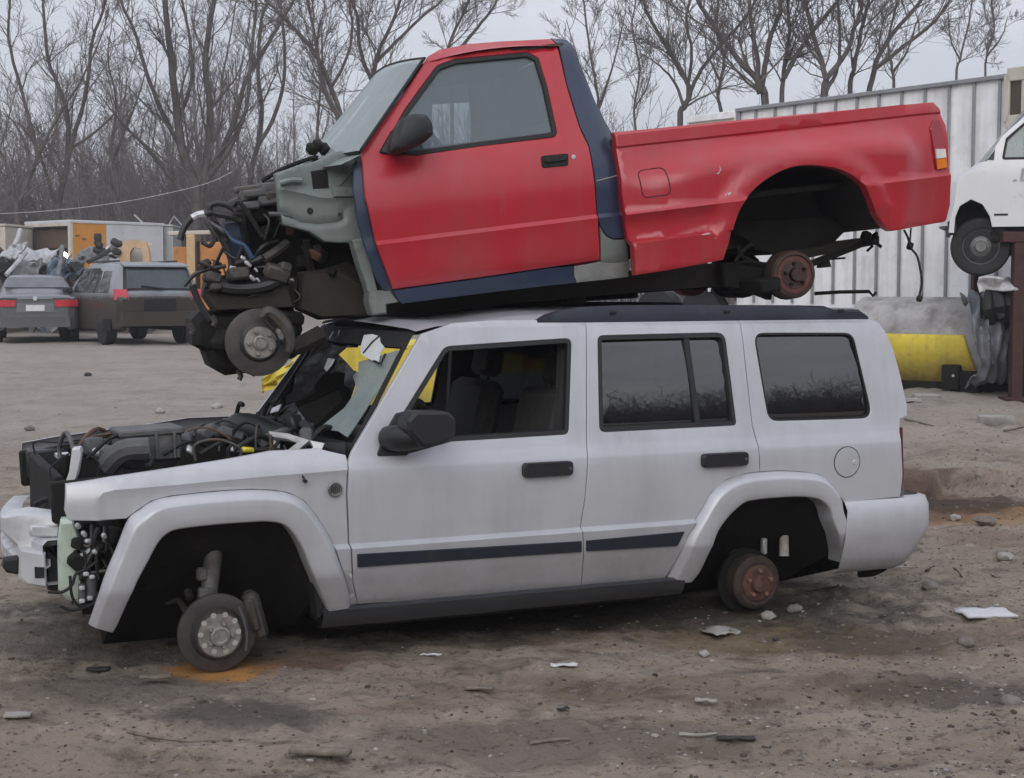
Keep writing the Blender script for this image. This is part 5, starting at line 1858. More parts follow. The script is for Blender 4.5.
# ---------------- the woods behind: one mass of stems and twigs nobody could count
variants = []
for v_ in range(7):
    st = Sticks()
    H = rnd.uniform(13, 19)
    for s_ in range(rnd.choice((1, 1, 2, 3))):
        lean = Vector((rnd.gauss(0, .16), rnd.gauss(0, .16), 1)).normalized()
        P = [Vector((0, 0, -.3))]
        for k in range(7):
            lean = (lean + Vector((rnd.gauss(0, .07), rnd.gauss(0, .07), .05))).normalized()
            P.append(P[-1] + lean * H / 7 * rnd.uniform(.85, 1.1))
        r0 = rnd.uniform(.09, .19)
        st.add(P, r0, .03, 5)
        stem_branches(st, P, r0, .03, .62, 3, 3.2, .22)
    variants.append((np.array(st.v, dtype=np.float32), np.array(st.f, dtype=np.int32)))
brush = []
for v_ in range(3):
    st = Sticks()
    for s_ in range(26):
        p = Vector((rnd.uniform(-2.5, 2.5), rnd.uniform(-1.5, 1.5), -.1))
        branch(st, p, Vector((rnd.gauss(0, .25), rnd.gauss(0, .25), 1)).normalized(), rnd.uniform(2, 5.5), rnd.uniform(.02, .05), 1, 3, .8)
    brush.append((np.array(st.v, dtype=np.float32), np.array(st.f, dtype=np.int32)))


def mass(name, places, label):
    vv, ff, n = [], [], 0
    for (x, y, src, sc, rot) in places:
        V, Fq = src
        c, s_ = cos(rot), sin(rot)
        m_ = np.array([[c, s_, 0], [-s_, c, 0], [0, 0, 1]], dtype=np.float32) * sc
        vv.append(V @ m_ + np.array([x, y, hz_base(x, y)], dtype=np.float32))
        ff.append(Fq + n)
        n += len(V)
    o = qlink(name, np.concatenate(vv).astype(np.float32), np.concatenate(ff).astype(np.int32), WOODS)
    return tag(o, label, None, None, 'stuff')


pl = []
for k in range(112):
    t = (k + rnd.random()) / 112
    ang = R(-23 + 45 * t)
    d = rnd.uniform(72, 125)
    right = sstep(-6, 4, math.degrees(ang))
    if rnd.random() < .55 * right: continue
    d += 25 * right
    pl.append((d * sin(ang), d * cos(ang), rnd.choice(variants), rnd.uniform(.6, .98), rnd.uniform(0, 6.3)))
for k in range(105):
    ang = R(rnd.uniform(-23, 23))
    if ang > R(-5) and rnd.random() < .4: continue
    d = rnd.uniform(68, 95)
    pl.append((d * sin(ang), d * cos(ang), rnd.choice(brush), rnd.uniform(.9, 1.8), rnd.uniform(0, 6.3)))
for k in range(64):
    sg = rnd.choice((-1, 1))
    ang = R(sg * rnd.uniform(22, 46))
    d = rnd.uniform(72, 112)
    pl.append((d * sin(ang), d * cos(ang), rnd.choice(variants), rnd.uniform(.75, 1.15), rnd.uniform(0, 6.3)))
    d = rnd.uniform(68, 90)
    ang = R(sg * rnd.uniform(22, 46))
    pl.append((d * sin(ang), d * cos(ang), rnd.choice(brush), rnd.uniform(.9, 1.8), rnd.uniform(0, 6.3)))
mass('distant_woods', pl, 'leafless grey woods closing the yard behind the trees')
pl = []
for k in range(26):
    ang = R(90 + 180 * (k + rnd.random()) / 26)
    d = rnd.uniform(52, 70)
    pl.append((d * sin(ang), d * cos(ang), rnd.choice(variants), rnd.uniform(.8, 1.1), rnd.uniform(0, 6.3)))
for k in range(230):
    ang = R(90 + 180 * (k + rnd.random()) / 230)
    d = rnd.uniform(26, 36)
    pl.append((d * sin(ang), d * cos(ang), rnd.choice(brush), (d * .295 + 1.2) / 7.2 * rnd.uniform(.8, 1.05), rnd.uniform(0, 6.3)))
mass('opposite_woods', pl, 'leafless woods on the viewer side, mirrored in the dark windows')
# ------------------------------------------------------------------ right background: trailers, van on its stand, tank
WHITE = M('white_trailer_paint', (0.82, 0.83, 0.85), rough=0.45, var=0.06, vs=1.2, dirt=((0.36, 0.34, 0.31), 0.10, 2.2), streak=((0.34, 0.30, 0.26), 0.55, 5.0))
RIBM = M('grey_trailer_post', (0.25, 0.255, 0.27), rough=0.5, metal=.1, var=0.15, vs=4)
CREAM = M('cream_paint', (0.52, 0.48, 0.42), rough=0.55, var=0.12, vs=3, dirt=((0.25, 0.2, 0.15), 0.15, 4))
VANW = M('white_van_paint', (0.66, 0.67, 0.69), rough=0.35, var=0.05, vs=2, coat=.4, dirt=((0.35, 0.33, 0.30), 0.08, 3))
RUSTRED = M('rust_red_steel', (0.055, 0.022, 0.020), rough=0.75, var=0.35, vs=8, dirt=((0.03, 0.02, 0.018), 0.3, 5))
YELLOW = M('yellow_paint', (0.66, 0.53, 0.05), rough=0.55, var=0.12, vs=4, dirt=((0.20, 0.14, 0.05), 0.20, 4), bump=.002, bs=14, streak=((0.22, 0.15, 0.05), 0.5, 7.0), mud_shade=((0.13, 0.095, 0.04), .15, .62, .75))  # last term puts the tank's rounded shade into the lower yellow
TANKG = M('weathered_grey_steel', (0.33, 0.325, 0.325), rough=0.65, var=0.35, vs=2.5, dirt=((0.13, 0.10, 0.08), 0.30, 3.5), bump=.004, bs=10)
TARP = M('crumpled_grey_sheet', (0.13, 0.135, 0.155), rough=0.5, var=0.3, vs=3, dirt=((0.07, 0.065, 0.06), 0.25, 4))
CONC = M('concrete', (0.30, 0.285, 0.265), rough=0.9, var=0.25, vs=9, bump=.003, bs=60)

p_ = at(1024, 72.5, 19.95)
yaw_ = atan2(1500, -(512 + 620))
TRL = Car(p_.x, p_.y, yaw_, hz_base(p_.x, p_.y))
ZT = p_.z - TRL.o.z
x_end = TRL.U(737, 110, 0).x
tr = empty('box_trailer', TRL.o, TRL.yaw, 'long white box trailer with grey vertical posts behind the pickup', 'trailer')
x0, x1 = -5.5, x_end
m = MB().box(((x0 + x1) / 2, -1.28, (ZT + .75) / 2), (x1 - x0, 2.5, ZT - .75), bev=.01)
wall = m.build('trailer_box', WHITE, tr)
m = MB().box(((x0 + x1) / 2, .01, ZT - .02), (x1 - x0 + .02, .06, .06), bev=.008)
m.build('top_rail', RIBM, tr)
MB().box(((x0 + x1) / 2, .01, .80), (x1 - x0 + .02, .06, .16), bev=.01).build('bottom_rail', RIBM, tr)
x = x0 + .2
k = 0
while x < x1 - .05 and k < 99:
    MB().box((x, -.010, (ZT + .9) / 2), (.042, .03, ZT - .98), bev=.004).build('wall_post', RIBM, tr)
    x += .405
    k += 1
MB().box((x1 - .03, -.01, (ZT + 1.0) / 2), (.08, .06, ZT - 1.1), bev=.008).build('corner_post', RIBM, tr)
for xx in (-4.6, -3.3):
    m = MB().lathe((xx, -.05, .51), [(-.25, .48), (-.24, .51), (.0, .51), (.01, .46), (-.02, .28)], 28, axis=(0, 1, 0))
    wh = m.build('wheel', RUBBER, tr)
    MB().lathe((xx, -.06, .51), [(-.02, .28), (.0, .24), (-.05, .2), (-.05, .0)], 20, axis=(0, 1, 0)).build('rim', HUBM, wh)
for yy in (-.4, -2.1):
    MB().box((x1 - 1.4, yy, .5), (.14, .14, 1.0), bev=.01).box((x1 - 1.4, yy, .03), (.3, .3, .05), bev=.008).build('landing_leg', DARK, tr)
# little window near the right edge
wq = [TRL.U(*q_, 0) for q_ in ((1000, 80), (1024, 76), (1024, 120), (1000, 120))]
cx, cz, ww, hh = wq[0].x - .50, (wq[0].y + wq[3].y) / 2, .72, .62
m = MB()
for (dx, dz, sx, sz) in ((0, hh / 2, ww, .09), (0, -hh / 2, ww, .09), (ww / 2, 0, .09, hh), (-ww / 2, 0, .09, hh)):
    m.box((cx + dx, .02, cz + dz), (sx, .08, sz + (.09 if sx > sz else 0)), bev=.01)
wf_ = m.build('window_frame', CREAM, tr)
MB().box((cx, .01, cz), (ww - .08, .03, hh - .08), bev=.004).build('shutter', M('brown_shutter', (.07, .055, .04), .7), wf_)
MB().box((cx + .12, .03, cz), (.04, .03, hh - .1), bev=.004).build('window_bar', CREAM, wf_)

# second trailer beyond its end
p2 = at(735, 111.5, 25.5)
T2 = Car(p2.x, p2.y, yaw_ + R(3), hz_base(p2.x, p2.y))
xe2 = T2.U(688, 121, 0).x
t2 = empty('box_trailer', T2.o, T2.yaw, 'cream box trailer, only its roof edge showing above the red bed', 'trailer')
z2 = p2.z - T2.o.z
MB().box((xe2 / 2, -1.25, (z2 + 1.0) / 2), (xe2, 2.5, z2 - 1.0), bev=.02).build('trailer_box', CREAM, t2)
MB().box((xe2 / 2, .015, z2 - .05), (xe2, .06, .12), bev=.01).build('top_rail', WHITE, t2)
for k in range(1, 8):
    MB().box((xe2 * k / 8, .005, z2 / 2 + .4), (.05, .03, z2 - 1.1), bev=.004).build('wall_post', WHITE, t2)
for xx in (.8, 1.9):
    MB().lathe((xx, -.05, .5), [(-.25, .48), (-.24, .5), (0, .5), (.01, .3)], 24, axis=(0, 1, 0)).build('wheel', RUBBER, t2)

# ---- white van on the steel rack
vp = at(981, 247, 17.2)
V_ = Car(vp.x, vp.y, R(-15), 0)
V_.o.z = at(981, 274, 17.2).z
van = empty('white_van', V_.o, V_.yaw, 'white delivery van lifted on a rack, its front wheel hanging in the air', 'van')
vw = lambda a, b: .04 + .10 * sstep(1.15, 1.9, b) + .12 * sstep(-.25, -.62, a) ** 2
VB = [(948.5, 233), (949.5, 222), (954, 203), (956.5, 183, .05), (963, 175, .05), (977, 167, .05), (987, 160.5), (1002, 136), (1024, 116.5)]
q = V_.poly(VB, vw)
tz_ = q[-1][1] + .25
out_ = q + [(q[-1][0] + .25, tz_, .1), (4.3, tz_ + .1, .1), (4.35, V_.U(1024, 226).y)]
ar = V_.poly([(992, 227), (989.5, 216), (982.5, 204.5), (971, 199.5), (960, 206), (955.5, 217), (954, 233)], vw)
out_ += ar
VW = V_.poly([(1002, 159.5, .03), (1006, 138.5, .03)], vw)
VW = VW + [(VW[-1][0] + .42, VW[-1][1] + .38, .05), (VW[-1][0] + .95, VW[-1][1] + .38, .05), (VW[-1][0] + .98, VW[0][1], .03)]
vb = panel2d('van_side', out_, [VW], vw, VANW, van, step=.07, lip=.05, levels=(1.15,), smooth=35)
panel2d('van_side', out_, [VW], vw, VANW, van, step=.12, lip=.05, W=1.95)
ring2d('window_seal', VW, vw, RUBBER, vb, width=.025)
P = [Vector((p.x, vw(p.x, p.y) + .02, p.y)) for p in round_poly(VW)]
MB().slab(P, (0, .005, 0)).build('window_pane', GLASS('van_glass', (.55, .6, .6), .3, (.42, .47, .48)), vb)
tri = V_.poly([(987.5, 160), (995, 149), (994, 160)], vw)
MB().slab([Vector((p[0], vw(p[0], p[1]) - .006, p[1])) for p in tri], (0, .02, 0)).build('quarter_light', BLACKP, vb)
# hood, windscreen, roof as one sweep of sheet between the sides
top = [V_.S(x, y, vw) for x, y in ((949, 226), (954, 203), (956.5, 184), (963, 175.5), (977, 167.5), (987, 161))]
rows = [[Vector((p.x - .10 * (1 - (2 * k / 10 - 1) ** 2), vw(p.x, p.y) + .01 + (1.95 - 2 * vw(p.x, p.y) - .02) * k / 10, p.y + .02 * (1 - (2 * k / 10 - 1) ** 2))) for k in range(11)] for p in top]
MB().grid(rows).build('hood', VANW, van, smooth=40)
a_, b_ = V_.S(987, 161, vw), V_.S(1024, 116.5, vw)
b2 = Vector((b_.x + .22, b_.y + .24))
rows = [[Vector((p.x - .10 * (1 - (2 * k / 10 - 1) ** 2), vw(p.x, p.y) + .02 + (1.95 - 2 * vw(p.x, p.y) - .04) * k / 10, p.y + .0)) for k in range(11)] for p in (a_, b_, b2)]
MB().grid(rows).build('windscreen', GLASS('van_screen', (.35, .4, .4), .25, (.35, .4, .4)), van, smooth=40)
MB().box((2.7, .975, tz_ + .08), (3.4, 1.6, .06), bev=.02).build('roof', VANW, van)
MB().box((2.2, .975, .45), (4.2, 1.7, .2), bev=.03).build('floor_pan', DARK, van)
MB().box((4.3, .975, 1.2), (.06, 1.7, 1.5), bev=.02).build('rear_doors', VANW, van)
MB().box((.9, .975, .9), (.08, 1.6, .7), bev=.02).build('bulkhead', DARK, van)
for yy in (.5, 1.4): MB().box((1.5, yy, 1.15), (.5, .45, .7), (0, .15, 0), .06).build('seat', FABRIC, van)
q0, q1 = V_.S(994, 214.7, vw), V_.S(1008, 213.2, vw)
MB().slab([Vector((q0.x, vw(q0.x, q0.y) - .004, q0.y - .012)), Vector((q1.x, vw(q0.x, q0.y) - .004, q0.y - .012)), Vector((q1.x, vw(q0.x, q0.y) - .004, q0.y + .012)), Vector((q0.x, vw(q0.x, q0.y) - .004, q0.y + .012))], (0, .01, 0)).build('model_badge', BLACKP, vb)
q0 = V_.S(992, 228, vw)
MB().box((2.4, .045, q0.y - .02), (3.6, .06, .10), bev=.015).build('lower_trim', BLACKP, van)
MB().slab([V_.P(x, y, .06) for x, y in ((947.5, 222), (954, 218), (957, 226), (956, 234), (948, 235))], (0, .3, 0), .01).build('bumper_end', BLACKP, van)
# wheel
wc = V_.P(981, 246.5, .10)
m = MB().lathe((wc.x, wc.y + .02, wc.z), [(-.24, .24), (-.24, .31), (-.21, .335), (-.03, .335), (-.005, .315), (0, .27), (-.01, .215), (-.03, .205), (-.03, .1)], 36)
wh = m.build('wheel', RUBBER, van)
m = MB().lathe((wc.x, wc.y + .025, wc.z), [(-.06, .212), (-.005, .208), (-.03, .19), (-.05, .15), (-.01, .10), (.0, .07), (.03, .06), (.03, 0)], 32)
rm = m.build('rim', M('dull_steel_rim', (.16, .16, .16), .5, .5, var=.25, vs=12), wh)
m = MB()
for k in range(8):
    a = 2 * pi * k / 8
    m.lathe((wc.x + cos(a) * .145, wc.y - .018, wc.z + sin(a) * .145), [(0, .022), (.003, .020), (.003, 0)], 10)
m.build('rim_holes', RUBBER, rm)
m = MB().grid([[Vector((p.x, .07, p.y)) for p in [Vector((a[0], a[1])) for a in ar]], [Vector((p.x, .5, p.y)) for p in [Vector((a[0], a[1])) for a in ar]]])
m.add([Vector((a[0], .5, a[1])) for a in ar], [tuple(range(len(ar)))])
m.build('wheel_well', DARK, van)
# the start of the lettering on its side: the letter L, cut by the edge of the picture
L0 = V_.S(1019.5, 181.5, vw)


def lbar(pts):
    return [Vector((L0.x + x, vw(L0.x, L0.y + z) - .004, L0.y + z)) for x, z in pts]


GREYL = M('grey_lettering', (.32, .33, .36), .5)
m = MB().slab(lbar([(0, 0), (.035, 0), (.058, .15), (.023, .15)]), (0, .003, 0))
m.slab(lbar([(.035, 0), (.095, 0), (.10, .03), (.039, .03)]), (0, .003, 0))
m.build('lettering', GREYL, vb)
m = MB().slab(lbar([(-.075, .0), (-.03, .0), (-.027, .022), (-.05, .030), (-.072, .018)]), (0, .003, 0))
m.build('lettering', GREYL, vb)

# rack that carries it
rk = at(1015, 400, 17.2)
rz = hz_base(rk.x, rk.y)
rack = empty('steel_rack', (rk.x, rk.y, rz), 0, 'rust red steel rack post standing under the white van', 'rack')
hz_top = V_.o.z + .36 - rz
for (dx, dy) in ((0, .0), (0, 1.5), (2.6, 0), (2.6, 1.5)):
    m = MB().box((dx, dy, hz_top / 2), (.13, .13, hz_top), bev=.008)
    m.box((dx, dy, .02), (.3, .3, .04), bev=.005)
    m.build('post', RUSTRED, rack)
for dy in (0, 1.5): MB().box((1.3, dy, hz_top + .06), (3.0, .14, .12), bev=.008).build('beam', RUSTRED, rack)
for dx in (0, 2.6): MB().box((dx, .75, hz_top - .1), (.10, 1.4, .1), bev=.008).build('cross_beam', RUSTRED, rack)
MB().box((.14, .04, .9), (.16, .10, 1.9), bev=.01).build('dark_panel', DARK, rack)
# crumpled white sheet jammed under the wheel
m = MB()
c0 = at(996, 283, 17.25)
m.v = []
rows = []
for i in range(9):
    row = []
    for k in range(9):
        x = -.20 + .42 * k / 8; z = -.10 + .18 * i / 8
        row.append(c0 + Vector((x, .25 * noise.noise(Vector((x * 5, z * 7, 2))) + .1 * (i / 8), z + .05 * noise.noise(Vector((x * 6, z * 4, 8))))))
    rows.append(row)
m.grid(rows)
sh = m.build('crushed_sheet', M('dirty_white_sheet', (.50, .50, .51), .5, var=.3, vs=12), None, smooth=25)
sm_ = sh.modifiers.new('thick', 'SOLIDIFY'); sm_.thickness = .015
tag(sh, 'crumpled dirty white sheet metal wedged under the van wheel', 'scrap metal')
m = MB()
for (a, b, c, r_) in (((990, 288), (988, 308), (996, 330), .07), ((997, 284), (999, 305), (1003, 332), .09), ((1005, 282), (1010, 304), (1006, 330), .08), ((993, 300), (1001, 316), (1009, 322), .06)):
    m.tube([at(*a, 17.5), at(*b, 17.3), at(*c, 17.6)], [r_ * .7, r_, r_ * .6], 9, smooth=4)
o = m.build('rubber_bundle', RUBBER, None)
tag(o, 'black bundle hanging beside the rust red post, above the grey sheet', 'scrap rubber')

# ---- tank: grey steel cylinder with a yellow skirt
ta, tb = at(846, 340, 18.9), at(1000, 345, 17.8)
gz_ = hz_base(tb.x, tb.y)
ztop = at(930, 297.5, 18.3).z
rT = .60
zc = ztop - rT
axd = (Vector((tb.x, tb.y, 0)) - Vector((ta.x, ta.y, 0)))
LT = axd.length
TK = Car(ta.x, ta.y, atan2(axd.y, axd.x), gz_)
tank = empty('storage_tank', TK.o, TK.yaw, 'grey steel tank with a yellow painted lower half, lying in front of the white trailer', 'tank')
zc -= gz_
yc = rT
m = MB().lathe((0, yc, zc), [(-.12, .2), (-.08, .42), (0, rT - .02), (.02, rT), (LT - .1, rT), (LT, rT - .03), (LT + .1, .45), (LT + .14, .2)], 40, axis=(1, 0, 0))
for v in m.v:
    n_ = noise.noise(Vector((v.x * 1.5, v.y * 2.5, v.z * 2.5))) * .03
    d_ = Vector((0, v.y - yc, v.z - zc)); v += d_ * n_
m.build('tank_shell', TANKG, tank, smooth=30)
rows = []
xa = .10
for i in range(25):
    th = R(14 - 112 * i / 24)
    z = zc + sin(th) * (rT + .03)
    xend = TK.U(964, 333, 0).x + (.36) * (i / 24) ** .9
    rows.append([Vector((xa + (xend - xa) * k / 30, yc - cos(th) * (rT + .03) * (1 if th > R(-60) else 1), z)) for k in range(31)])
m = MB().grid(rows)
sk = m.build('yellow_skirt', YELLOW, tank, smooth=40)
so_ = sk.modifiers.new('thick', 'SOLIDIFY'); so_.thickness = .02
bx = TK.P(951, 377, -.04)
m = MB().box((bx.x, bx.y + .06, bx.z), (.22, .2, .30), bev=.015)
o_ = m.build('pump_box', DARK, tank)
MB().lathe((bx.x + .04, bx.y - .04, bx.z + .02), [(0, .018), (.01, .015), (.01, 0)], 10).build('bolt_head', ALU, o_)
for xx in (.5, LT - .35):
    MB().box((xx, yc, .10), (.25, 1.3, .34), bev=.02).build('cradle', DARK, tank)
MB().box((LT / 2, yc - .4, .04), (LT + .3, .14, .18), bev=.02).build('skid_beam', DARK, tank)
# crumpled grey sheet over its right end
rows = []
c1 = at(998, 342, 17.35)
for i in range(30):
    row = []
    u = i / 29
    for k in range(30):
        t = k / 29
        a = -pi * .62 + pi * 1.15 * u
        rr = .52 + .09 * noise.noise(Vector((u * 5, t * 7, 3))) + .05 * noise.noise(Vector((u * 16, t * 5, 6))) + .02 * noise.noise(Vector((u * 40, t * 12, 6)))
        x = -.26 + .56 * t + .10 * noise.noise(Vector((u * 4, t * 3, 9)))
        fold = .085 * sin(t * 24 + 4 * sin(u * 5)) * (.3 + .7 * u)
        row.append(c1 + Vector((x - .14 * (u - .5), .35 - cos(a) * (rr + fold) * .8 + .2 * t, sin(a) * (rr + fold) * (1.0 - .1 * t))))
    rows.append(row)
m = MB().grid(rows)
o = m.build('crumpled_sheet', TARP, None, smooth=50)
so_ = o.modifiers.new('thick', 'SOLIDIFY'); so_.thickness = .012
tag(o, 'folded grey sheet draped over the right end of the yellow and grey tank', 'tarpaulin')
# slabs and rubble at the foot of the tank
for (px, py, w_, d_, h_, lab, rz_) in ((926, 399, .30, .18, .06, 'pale flat concrete slab lying in front of the yellow tank', .1), (996, 425.5, .34, .16, .10, 'brownish concrete block alone on the dirt right of the SUV', -.05), (912, 404, .18, .12, .04, 'small grey slab at the foot of the tank by the SUV', .3)):
    g_ = at_ground(px, py)
    m = MB().box((g_.x, g_.y, hz(g_.x, g_.y) + h_ * .4), (w_, d_, h_), (.03, .02, rz_), .015, jit=.008)
    tag(m.build('concrete_slab', CONC, None), lab, 'concrete slab')

# ---- crumpled yellow steel behind the SUV, seen past its nose and through its windows
yb = at(400, 395, 16.5)
ybz = hz_base(yb.x, yb.y)
ys = empty('yellow_hopper', (yb.x, yb.y, ybz), R(6), 'crumpled yellow steel hopper body behind the silver SUV, seen through its windows', 'hopper')
YC = Car(yb.x, yb.y, R(6), ybz)
m = MB().slab([YC.P(x, y, 0) for x, y in ((300, 372), (330, 352), (345, 346), (420, 342), (545, 345), (556, 366), (540, 372), (480, 371), (470, 410), (330, 408), (306, 396))], (0, .9, 0), .03)
m.build('hopper_side', YELLOW, ys)
hq = YC.P(400, 408, 0)
for hx in (-.9, .3, .9):
    MB().box((hx, .45, max(.06, hq.z / 2)), (.18, .8, max(.12, hq.z + .04)), bev=.02).build('skid', DARK, ys)
MB().slab([YC.P(x, y, -.03) for x, y in ((476, 346), (545, 343), (556, 366), (546, 373), (520, 362), (476, 360))], (0, .05, 0), .01).build('hopper_rim', YELLOW, ys)
MB().slab([YC.P(x, y, -.05) for x, y in ((524, 358), (536, 356), (536, 366), (524, 367))], (0, .03, 0), .008).build('reflector', M('orange_reflector', (.6, .16, .03), .4), ys)
rows = []
for i in range(12):
    row = []
    for k in range(14):
        u, t = i / 11, k / 13
        p = YC.P(262 + 62 * t, 392 - 44 * u * (.25 + .75 * t) - 10 * t, -.1)
        row.append(p + Vector((.03 * noise.noise(Vector((u * 4, t * 4, 3))), .16 * noise.noise(Vector((u * 5, t * 5, 7))), .05 * noise.noise(Vector((u * 6, t * 6, 11))))))
    rows.append(row)
o = MB().grid(rows).build('torn_plate', YELLOW, ys, smooth=20)
so_ = o.modifiers.new('thick', 'SOLIDIFY'); so_.thickness = .015
# ------------------------------------------------------------------ left background
def blob_car(name, X, Y, yaw, st, mat, label, cat):
    """car body lofted from stations (x, half width, z bottom, z belt, half width at roof, z roof)"""
    z0 = hz_base(X, Y)
    root = empty(name, (X, Y, z0), yaw, label, cat)
    rows = []
    for (x, hw, zb, zl, hr, zr) in st:
        ring_ = [(hw * .80, zb), (hw * .97, zb + .06), (hw, zb + .22), (hw * 1.0, zl - .12), (hw * .965, zl), (hr + (hw * .965 - hr) * .08, zr - .05), (hr * .93, zr - .008), (hr * .5, zr + .015)]
        row = [Vector((x, -y, z)) for y, z in ring_] + [Vector((x, y, z)) for y, z in ring_[::-1]]
        rows.append(row)
    m = MB().grid(rows)
    n = len(rows[0])
    m.add(rows[0], [tuple(range(n))])
    m.add(rows[-1], [tuple(range(n))])
    b = m.build('body', mat, root, smooth=50)
    return root, b


def car_wheel(root, x, y, r=.33, w_=.22, out=-1):
    m = MB().lathe((x, y, r), [(-w_, r * .7), (-w_, r * .95), (-w_ + .02, r), (-.02, r), (0, r * .95), (0, r * .68)], 24, axis=(0, out, 0))
    o = m.build('wheel', RUBBER, root)
    MB().lathe((x, y, r), [(-.04, r * .68), (-.01, r * .64), (-.03, r * .5), (-.01, r * .2), (.0, 0)], 20, axis=(0, out, 0)).build('rim', HUBM, o)


def quad(root, pts, mat, nm, ext=(0.01, 0, 0), bev=0.004):
    return MB().slab([Vector(p) for p in pts], ext, bev).build(nm, mat, root)


SEDAN = M('dark_grey_sedan_paint', (0.13, 0.135, 0.15), rough=0.3, metal=.3, var=0.1, coat=.5, dirt=((.2, .19, .18), .08, 3), mud_shade=((.15, .13, .11), .1, .6, .5))
GREYSUV = M('muddy_grey_paint', (0.22, 0.24, 0.26), rough=0.35, metal=.2, var=0.10, coat=.35, dirt=((.12, .11, .10), .10, 3), mud_shade=((.036, .025, .020), .62, 1.10, 3.5))
REDL = M('lamp_red', (.50, .03, .045), .3, coat=.5)
GL_CAR = GLASS('car_glass', (.04, .05, .06), .07, (.26, .30, .34))
PLATE = M('number_plate_white', (.62, .62, .64), .5)

GL_SUVR = GLASS('suv_rear_glass', (.03, .04, .05), .16, (.30, .36, .42))
# sedan: seen from behind; local x runs forward, so the tail is at x = 0
d_ = 32.0
p = at(36, 340, d_)
sy = R(90 + 17)
st = [(0.0, .66, .44, .90, .60, .93), (.05, .79, .32, .95, .70, .985), (.14, .855, .28, .97, .76, 1.01), (.28, .885, .26, .98, .76, 1.03), (.62, .895, .24, .98, .73, 1.06), (.85, .895, .24, .97, .68, 1.15), (1.35, .90, .22, .96, .60, 1.40), (1.8, .90, .22, .95, .58, 1.455), (2.6, .90, .22, .95, .58, 1.44), (3.3, .895, .24, .95, .64, 1.16), (3.7, .89, .24, .93, .72, .98), (4.4, .86, .26, .86, .70, .88), (4.75, .72, .34, .72, .6, .74)]
sed, sb_ = blob_car('parked_sedan', p.x, p.y, sy, st, SEDAN, 'dark grey sedan seen from behind at the left edge of the yard', 'car')
quad(sed, [(.87, -.64, 1.195), (.87, .64, 1.195), (1.30, .57, 1.413), (1.30, -.57, 1.413)], GLASS('sedan_rear_glass', (.08, .09, .10), .25, (.42, .44, .47)), 'rear_window', (.012, 0, -.02))
for s_ in (-1, 1):
    lv, lw = [], [(-.035, .40), (-.03, .62), (.005, .76), (.09, .875)]
    MB().grid([[Vector((x, s_ * y, .785)) for x, y in lw], [Vector((x, s_ * y, .925 if y > .5 else .905)) for x, y in lw], [Vector((x + .05, s_ * (y - .03), .935)) for x, y in lw]]).build('tail_lamp', REDL, sed)
    for x in (.95, 3.75): car_wheel(sed, x, s_ * .90, .32, .2, s_)
    quad(sed, [(1.5, s_ * .86, 1.0), (3.2, s_ * .86, 1.0), (2.7, s_ * .64, 1.38), (1.75, s_ * .64, 1.38)], GL_CAR, 'side_window', (0, -s_ * .01, 0))
quad(sed, [(-.02, -.40, .66), (-.02, .40, .66), (-.01, .37, .86), (-.01, -.37, .86)], M('plate_recess', (.14, .145, .16), .5), 'plate_recess', (.03, 0, 0))
quad(sed, [(-.035, -.19, .69), (-.035, .19, .69), (-.03, .19, .82), (-.03, -.19, .82)], PLATE, 'number_plate', (.012, 0, 0), .002)
quad(sed, [(-.01, -.74, .925), (-.01, .74, .925), (.02, .74, .965), (.02, -.74, .965)], BLACKP, 'trunk_gap', (.03, 0, 0))
MB().lathe((-.01, 0, .955), [(0, .05), (.012, .045), (.014, 0)], 16, axis=(-1, 0, 0)).build('trunk_emblem', ALU, sed)
quad(sed, [(-.03, -.74, .34), (-.03, .74, .34), (-.06, .72, .58), (-.06, -.72, .58)], SEDAN, 'rear_bumper', (.12, 0, 0), .03)

# grey estate SUV turned a little: rear left corner towards us
d_ = 31.0
p = at(161, 340, d_)
gy = R(90 + 33)
st = [(0.0, .80, .46, .98, .74, 1.00), (.04, .90, .32, 1.02, .76, 1.05), (.10, .925, .30, 1.05, .76, 1.16), (.30, .935, .28, 1.06, .72, 1.62), (.42, .935, .28, 1.06, .71, 1.69), (1.2, .94, .26, 1.05, .70, 1.72), (2.4, .94, .26, 1.04, .69, 1.70), (3.0, .935, .26, 1.03, .70, 1.50), (3.5, .93, .26, 1.02, .76, 1.10), (4.3, .90, .30, .96, .74, .98), (4.65, .76, .4, .8, .64, .82)]
gs, _ = blob_car('parked_suv', p.x, p.y, gy, st, GREYSUV, 'muddy grey SUV parked beside the dark sedan, tail towards us', 'SUV')
quad(gs, [(.052, -.69, 1.175), (.052, .69, 1.175), (.235, .63, 1.585), (.235, -.63, 1.585)], GL_SUVR, 'rear_window', (.02, 0, -.01), .01)
quad(gs, [(.060, -.755, 1.145), (.060, .755, 1.145), (.262, .68, 1.615), (.262, -.68, 1.615)], BLACKP, 'window_seal', (.03, 0, -.012), .004)
quad(gs, [(.16, -.69, 1.645), (.16, .69, 1.645), (.50, .68, 1.715), (.50, -.68, 1.715)], GREYSUV, 'roof_spoiler', (0, 0, -.03), .01)
MB().tube([(.03, -.1, 1.17), (.045, .38, 1.23)], .018, 6).build('rear_wiper', BLACKP, gs)
quad(gs, [(-.03, -.34, .72), (-.03, .34, .72), (.0, .34, .96), (.0, -.34, .96)], DARK, 'plate_recess', (.03, 0, 0))
